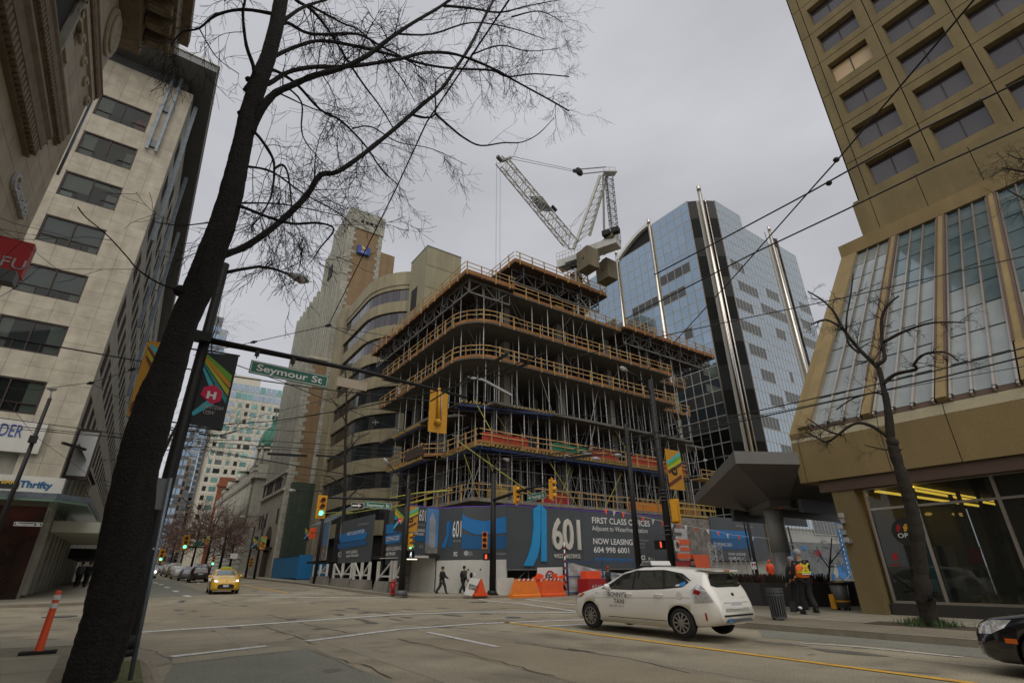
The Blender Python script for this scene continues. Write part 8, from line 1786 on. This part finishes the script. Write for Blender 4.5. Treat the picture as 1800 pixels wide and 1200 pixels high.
limbs = [  # (pixel path, Y offsets start->end, start px half width)
 ([(378, 455), (400, 446), (437, 430), (492, 390), (538, 345), (563, 308), (593, 302), (640, 270), (700, 221), (747, 180), (777, 155), (800, 122), (827, 80), (857, 20), (885, -30)], 0, 3.0, 8, 20),
 ([(440, 235), (455, 200), (480, 167), (513, 150), (553, 133), (600, 120), (647, 97), (682, 70), (725, 41), (777, 10), (830, -30)], 0, -1.2, 9, 20),
 ([(455, 150), (473, 147), (507, 127), (553, 118), (617, 117), (702, 104), (747, 93), (802, 96), (865, 120), (910, 145), (965, 175), (1000, 195)], 0, 2.5, 5.5, 34),
 ([(470, 110), (487, 97), (527, 80), (567, 72), (633, 83), (700, 100), (750, 114), (802, 121), (865, 124), (892, 135), (940, 130), (1000, 135)], 0, 4., 4.5, 26),
 ([(480, 60), (503, 40), (547, 60), (627, 60), (667, 80), (700, 97), (740, 120)], 0, 1.5, 4.5, 14), ([(485, 45), (503, 33), (533, 13), (573, 0), (640, -20)], 0, 1, 5, 10),
 ([(500, -30), (520, 0), (547, 17), (577, 53), (613, 110), (640, 150), (670, 190), (700, 240)], 0, 3.5, 4, 16), ([(465, 130), (480, 123), (520, 147), (563, 193), (600, 213), (643, 257), (670, 297), (700, 325)], 0, 2.5, 4, 18),
 ([(480, 160), (497, 167), (553, 192), (613, 207)], 0, 1, 2.5, 6), ([(482, 25), (427, 17), (380, 27), (350, 50), (320, 57), (300, 80)], 0, 1.2, 4, 10), ([(430, 160), (447, 127), (433, 80), (427, 27), (431, 0), (440, -40)], 0, -1, 5, 6),
 ([(430, 235), (448, 233), (477, 273), (482, 300), (477, 343), (460, 377), (440, 400)], 0, -1.0, 4, 12), ([(482, 297), (497, 290), (507, 310), (513, 367), (515, 400)], -.7, -.4, 3, 8), ([(415, 292), (437, 293), (480, 303), (533, 340), (593, 373), (620, 397)], 0, 2.2, 3.2, 14),
 ([(395, 362), (423, 363), (467, 380), (513, 393), (560, 392), (587, 403), (564, 434), (551, 454)], 0, -1.2, 4.2, 10), ([(400, 357), (427, 357), (487, 358), (540, 367), (600, 380)], 0, 1.8, 2.6, 10),
 ([(330, 517), (319, 512), (276, 496), (242, 473), (223, 451), (187, 412), (151, 382), (137, 364)], 0, -1.4, 2.6, 3), ([(385, 392), (370, 391), (325, 396), (287, 393), (270, 389)], 0, .4, 2, 2),
 ([(725, 202), (747, 207), (765, 200), (765, 162), (770, 137), (800, 120)], 1.6, 1.9, 2.6, 4), ([(765, 200), (790, 222), (815, 242), (845, 256), (885, 251), (917, 250), (947, 235), (974, 207)], 1.8, 2.6, 2.6, 4),
 ([(620, 226), (653, 223), (700, 250), (760, 262), (820, 290)], 1, 2, 1.8, 9), ([(777, 10), (830, 15), (880, 22), (930, 10), (985, 0)], -1., 1, 3, 16), ([(700, 60), (760, 60), (830, 40), (900, 50), (960, 70)], -.5, 1.5, 2.4, 18), ([(830, 96), (880, 80), (930, 90), (985, 85)], 2, 3, 2, 14),
 ([(500, 150), (530, 180), (530, 230), (545, 260), (580, 300)], -.2, .8, 2.2, 8), ([(900, 30), (950, 20), (990, 40)], .5, 2, 1.8, 10), ([(545, 10), (600, 40), (640, 60), (700, 130), (730, 180)], .3, 2, 2.6, 12), ([(350, 50), (380, 100), (420, 130)], .8, .3, 1.6, 3)]
tw = MB()
for (path_, y0, y1, hw, ns) in limbs:
    n = len(path_); P_ = [Py(x, y, YT+y0+(y1-y0)*i/(n-1)) for i, (x, y) in enumerate(path_)]; S_ = smoothpts(P_, 4); m = len(S_)
    rr = [max(.010, .8*hw/F_PX*dep(S_[i])*(1-.72*i/(m-1))*(1+rnd.uniform(-.08, .1))) for i in range(m)]
    mb = MB(); mb.tube(S_, rr, 8); mb.build('limb', 'bark', t)
    for k in range(int(ns*.95)):
        u = rnd.uniform(.16, 1.)**.8*(m-1); i = min(int(u), m-2); b_ = S_[i].lerp(S_[i+1], u-i); d = (S_[i+1]-S_[i]).normalized(); s = d.cross(rvec()).normalized(); frac = u/(m-1)
        twig(tw, b_, d*rnd.uniform(.3, .9)+s*rnd.uniform(.5, 1.1), rnd.uniform(.8, 2.0)*(1.15-.35*frac), max(.0065, rr[i]*.35) if rr[i] < .06 else .018, 2 if ns > 5 else 1, droop=.24, minr=.0048)
tw.build('twig', 'twig', t, kind='stuff')
def small_tree(label, base, limbs_, X=None, Y=None, bark='bark_pale', twm='twig', gname=None, tl=(.4, .9), nm='street_tree'):
    F_ = (lambda x, y, o: Px(x, y, X+o)) if X else (lambda x, y, o: Py(x, y, Y+o)); t = thing(nm, label, 'tree', base, group=gname); tw = MB()
    for li, (path_, y0, y1, hw, ns, we) in enumerate(limbs_):
        n = len(path_); S_ = smoothpts([F_(x, y, y0+(y1-y0)*i/(n-1)) for i, (x, y) in enumerate(path_)], 4); m = len(S_); rr = [max(.006, (hw*(1-i/(m-1))+we*i/(m-1))/F_PX*dep(S_[i])*(1+rnd.uniform(-.08, .12))) for i in range(m)]
        mb = MB()
        if li == 0 and hw > 10:
            for x_, y_, r_ in ((1570, 778, .17), (1577, 800, .13), (1588, 835, .11), (1610, 950, .13)): mb.sph(F_(x_, y_, 0), r_, 8)
            S_, rr = smoothpts(S_, 3), [rr[min(i//3, len(rr)-1)]*(1+rnd.uniform(-.05, .07)) for i in range(3*(len(S_)-1)+1)]
        mb.tube(S_, rr, 16 if li == 0 else 7); mb.build('trunk' if li == 0 else 'limb', bark, t)
        for k in range(ns): u = rnd.uniform(.25, 1.)*(m-1); i = min(int(u), m-2); b_ = S_[i].lerp(S_[i+1], u-i); d = (S_[i+1]-S_[i]).normalized(); s = d.cross(rvec()).normalized(); twig(tw, b_, d*.6+s, rnd.uniform(*tl), max(.005, rr[i]*.35), 2, .02, .0025)
    tw.build('twig', twm, t, kind='stuff'); return t
b0 = Pz(1635, 1100, .15)
small_tree('small bare street tree with pale bark in front of the glazed shop at right', b0, [
 ([(1638, 1106), (1632, 1080), (1622, 1030), (1614, 960), (1604, 900), (1590, 850), (1574, 800), (1566, 770), (1562, 730), (1556, 690)], 0, 0, 14, 3, 5), ([(1560, 720), (1547, 655), (1537, 640), (1507, 610), (1482, 577), (1465, 547), (1445, 527), (1420, 512)], 0, .6, 4.5, 16, 1.),
 ([(1542, 640), (1555, 630), (1551, 602), (1550, 560), (1560, 537), (1580, 520)], 0, .5, 4, 10, 1.5), ([(1555, 672), (1575, 657), (1610, 649), (1607, 640), (1620, 625), (1640, 619), (1665, 620), (1685, 635)], 0, -.5, 3.5, 10, 1.2), ([(1552, 602), (1590, 582), (1640, 567), (1697, 567)], .2, .4, 3, 10, 1), ([(1482, 577), (1452, 562), (1425, 570)], .3, .5, 2.5, 6, 1),
 ([(1570, 775), (1553, 762), (1533, 749), (1511, 743), (1493, 749), (1473, 764), (1453, 777), (1435, 768), (1415, 758)], 0, -.4, 3.5, 16, 1.), ([(1510, 620), (1490, 600), (1488, 560), (1495, 520), (1500, 480)], 0, .3, 2.2, 7, 1), ([(1480, 765), (1450, 755), (1420, 735)], -.2, -.2, 2, 6, 1), ([(1585, 790), (1555, 790), (1520, 782)], 0, 0, 1.4, 2, .8), ([(1560, 700), (1540, 690), (1500, 700), (1470, 720)], 0, .3, 2, 8, 1)], X=b0.x, tl=(.3, .75))
g_ = MB(); rnd2 = random.Random(3)
for k in range(1500):
    a = rnd2.uniform(0, 2*PI); r_ = abs(rnd2.gauss(0, .3)); o = b0+V((math.cos(a)*r_*.8, math.sin(a)*r_*1.15, .01)); h = rnd2.uniform(.08, .26); d = V((rnd2.gauss(0, .06), rnd2.gauss(0, .06), h)); s = V((math.cos(a*3), math.sin(a*3), 0))*.012; g_.add([o-s, o+s, o+d], [(0, 1, 2)])
tag(g_.build('grass', 'grass', None, kind='stuff'))
terrain_poly('soil', [(b0.x-.55, b0.y-1.2), (b0.x+.55, b0.y-1.2), (b0.x+.55, b0.y+1.5), (b0.x-.55, b0.y+1.5)], 'earth', .160)
# thin tree before the curved office, tree at top right edge, reddish twig trees down the street
pb = V((17.5, 52, .6)); small_tree('slender bare tree rising in front of the curved concrete office', pb, [([(600, 1010), (603, 940), (606, 860), (607, 780), (609, 700), (607, 650)], 0, 0, 4, 4, 1), ([(605, 860), (585, 840), (565, 835)], 0, 0, 1.4, 5, .5), ([(606, 800), (630, 770), (650, 760)], 0, 0, 1.4, 5, .5), ([(607, 740), (590, 710), (580, 700)], 0, 0, 1.2, 5, .5), ([(607, 880), (640, 850), (660, 850)], 0, 0, 1.4, 5, .5), ([(608, 700), (625, 680), (640, 690)], 0, 0, 1, 4, .5)], Y=52, twm='twig', tl=(1., 2.2))
small_tree('bare twigs of a tree reaching in at the right edge beside the tower', (33, 1.5, 9), [([(1860, 330), (1830, 310), (1790, 300), (1760, 295)], 0, 0, 3, 10, 1), ([(1850, 370), (1800, 350), (1765, 330)], 0, 0, 2, 10, .8), ([(1850, 260), (1800, 280), (1770, 270)], 0, 0, 2, 6, .8)], X=20, tl=(.4, .9), nm='tree_branch')
small_tree('young bare tree growing from the planter before the mural', (30, 15, 1), [([(1455, 1030), (1458, 1000), (1460, 975), (1462, 945)], 0, 0, 2, 8, .8), ([(1459, 1000), (1445, 980), (1435, 960)], 0, 0, 1.2, 5, .5), ([(1459, 990), (1475, 970), (1485, 955)], 0, 0, 1.2, 5, .5)], Y=17, tl=(.4, .9))
for k, (x, y, Y, h) in enumerate(((300, 1005, 150, 13), (318, 1004, 128, 12), (338, 1004, 112, 12), (362, 1002, 98, 11), (388, 1003, 92, 10), (282, 1005, 170, 14), (405, 1004, 100, 9), (330, 760, 60, 1))):
    if k == 7: continue
    p = Py(x, 985, Y); zb = hz(Y); t = thing('street_tree', ['reddish twiggy bare tree third from the end of the far street', 'reddish bare tree over the beige parked van', 'reddish bare tree over the pale parked car', 'reddish bare tree behind the yellow taxi roof', 'reddish bare tree before the domed building columns', 'reddish bare tree at the far left end of the street', 'short reddish bare tree nearest the bank entrance lamp'][k], 'tree', (p.x, Y, zb), group='bare trees along far Hastings')
    mb = MB(); mb.tube([(p.x, Y, zb), (p.x+.1, Y, zb+h*.35), (p.x, Y, zb+h*.7)], [.22, .16, .07], 7); mb.build('trunk', 'bark', t); tw = MB()
    for j in range(18): a = rnd.uniform(0, 2*PI); u = rnd.uniform(.28, .68); twig(tw, V((p.x, Y, zb+h*u)), V((math.cos(a), math.sin(a), rnd.uniform(.2, 1.1))), rnd.uniform(.3, .5)*h, .07, 2, 0, .018)
    tw.build('twig', 'twig_red', t, kind='stuff')
ov = [([(350, 762), (385, 765), (430, 752)], 12), ([(240, 745), (300, 755), (360, 760), (400, 770)], 16), ([(245, 800), (265, 770), (290, 760)], 8), ([(375, 640), (372, 600), (385, 560)], 8)]
small_tree('bare branches of a farther tree showing behind the big trunk and banner', (1., 30, .2), [([(228, 1020), (250, 900), (285, 800), (315, 740), (345, 690)], 0, 0, 4, 6, 1.5)]+[(l, 0, 1, 1.6, n, .5) for l, n in ov], Y=30, bark='bark', tl=(1.2, 2.6))
for (x, y, lab) in ((0, 0, ''),): pass

# ================================================================ OVERHEAD WIRES
b = thing('overhead_wires', 'web of black trolley wires with hangers and switch frogs strung over the crossing', 'wires', (8, 22, 6.5))
def wire(pl, z, r=.012, n=5, sag=0., par=b):
    pts = [Pz(x, y, z if not isinstance(z, (list, tuple)) else z[i]) for i, (x, y) in enumerate(pl)]; out = []
    for a, c in zip(pts, pts[1:]):
        k = max(1, int((c-a).length/3))
        for i in range(k): t = i/k; out.append(a.lerp(c, t)-UZ*sag*4*t*(1-t))
    out.append(pts[-1]); mb = MB(); mb.tube(out, r, n, cap=False); mb.build('wire', 'wire', par)
Wz = 6.3
for pl, z, r in (([(-20, 588), (249, 635), (407, 661), (560, 683), (751, 704), (850, 712)], 7.6, .022), ([(376, 627), (500, 672), (670, 743), (800, 790)], 7.2, .014), ([(340, 624), (450, 600), (577, 572)], 9., .012), ([(577, 572), (697, 330), (750, 215), (895, 0), (910, -30)], 9.2, .014), ([(577, 572), (680, 615), (830, 690), (900, 720)], 8.4, .012), ([(590, 575), (680, 590), (780, 640)], 8.4, .009),
                 ([(1150, 483), (1272, 419), (1420, 340), (1618, 229), (1820, 130)], 9., .018), ([(1100, 690), (1180, 607), (1285, 492), (1437, 320), (1473, 280), (1712, 0), (1740, -30)], 9.4, .017), ([(1100, 560), (1180, 519), (1327, 444), (1480, 372), (1642, 294), (1820, 215)], 8.6, .018), ([(1000, 630), (1180, 587), (1330, 555), (1480, 524), (1820, 446)], 8., .014),
                 ([(960, 800), (1225, 745), (1400, 707), (1630, 655), (1820, 606)], 6.6, .02), ([(960, 808), (1225, 757), (1400, 719), (1640, 667), (1820, 622)], 6.6, .024), ([(1225, 752), (1480, 700), (1820, 640)], 6.4, .01),
                 ([(-10, 733), (120, 750), (250, 768), (420, 800), (620, 835), (860, 872)], 6.4, .014), ([(-10, 745), (140, 760), (300, 782), (520, 818), (700, 850)], 6.4, .014), ([(-10, 750), (160, 765), (330, 775), (560, 790), (760, 800), (980, 812)], 6.2, .012), ([(-10, 680), (60, 685), (160, 672), (250, 645)], 7., .009), ([(160, 673), (210, 700), (320, 760)], 7., .009), ([(0, 690), (60, 765), (150, 830)], 7., .008),
                 ([(230, 757), (480, 740), (640, 715), (800, 680), (960, 620)], 6.4, .016), ([(200, 800), (420, 740), (560, 705), (700, 672)], 6.8, .008), ([(240, 790), (400, 762), (600, 720), (760, 690)], 6.6, .008), ([(250, 770), (480, 775), (700, 790), (900, 800), (1160, 790)], 6.2, .012), ([(250, 782), (500, 790), (740, 808), (1100, 800), (1250, 770)], 6.2, .012), ([(640, 718), (800, 722), (960, 728), (1170, 735), (1300, 745)], 7., .01),
                 ([(440, 830), (620, 838), (800, 830), (1000, 800), (1160, 760)], 6.2, .01), ([(560, 860), (700, 850), (860, 830), (1040, 800)], 6.2, .01), ([(880, 790), (980, 775), (1090, 745)], 7., .01), ([(500, 838), (640, 858), (820, 880), (960, 900)], 5.8, .008), ([(280, 740), (420, 752), (560, 760), (640, 768)], 7., .01), ([(1110, 745), (1160, 700), (1250, 690)], 7.2, .008), ([(860, 840), (940, 850), (1060, 835), (1110, 820)], 6., .01), ([(540, 795), (700, 830), (1000, 880)], 6., .008)):
    wire(pl, z, r)
def frog(pl, z, w=.12): mb = MB(); pts = [Pz(x, y, z) for x, y in pl]; [mb.bar(a, c, w, w) for a, c in zip(pts, pts[1:])]; mb.build('switch_frog', 'wire', b)
frog([(757, 705), (800, 678), (862, 642)], 6.4, .03); frog([(862, 640), (892, 622)], 6.4, .06); frog([(858, 668), (905, 648), (935, 635)], 6.4, .025); frog([(905, 648), (932, 637)], 6.4, .055); frog([(470, 797), (540, 801)], 6.2, .09); frog([(555, 800), (600, 803)], 6.2, .07); frog([(110, 778), (150, 790)], 6.6, .1); frog([(995, 805), (1040, 800)], 6.2, .1)
for (x, y, z) in ((577, 572, 9.), (446, 601, 8.9), (1470, 281, 9.4), (232, 649, 7.), (159, 673, 7.), (1457, 322, 9.2)): mb = MB(); mb.sph(Pz(x, y, z), .06, 8); mb.tube([Pz(x-5, y+1, z), Pz(x+5, y-1, z)], .035, 6); mb.build('insulator', 'wire', b)
for (x, y, z) in ((660, 742, 7.), (695, 755, 7.), (800, 765, 6.8), (500, 838, 6.)): mb = MB(); p = Pz(x, y, z); mb.bar(p-CR*.12, p+CR*.12, .03); mb.bar(p-CU*.1, p+CU*.1, .03); mb.build('hanger', 'insulator', b)
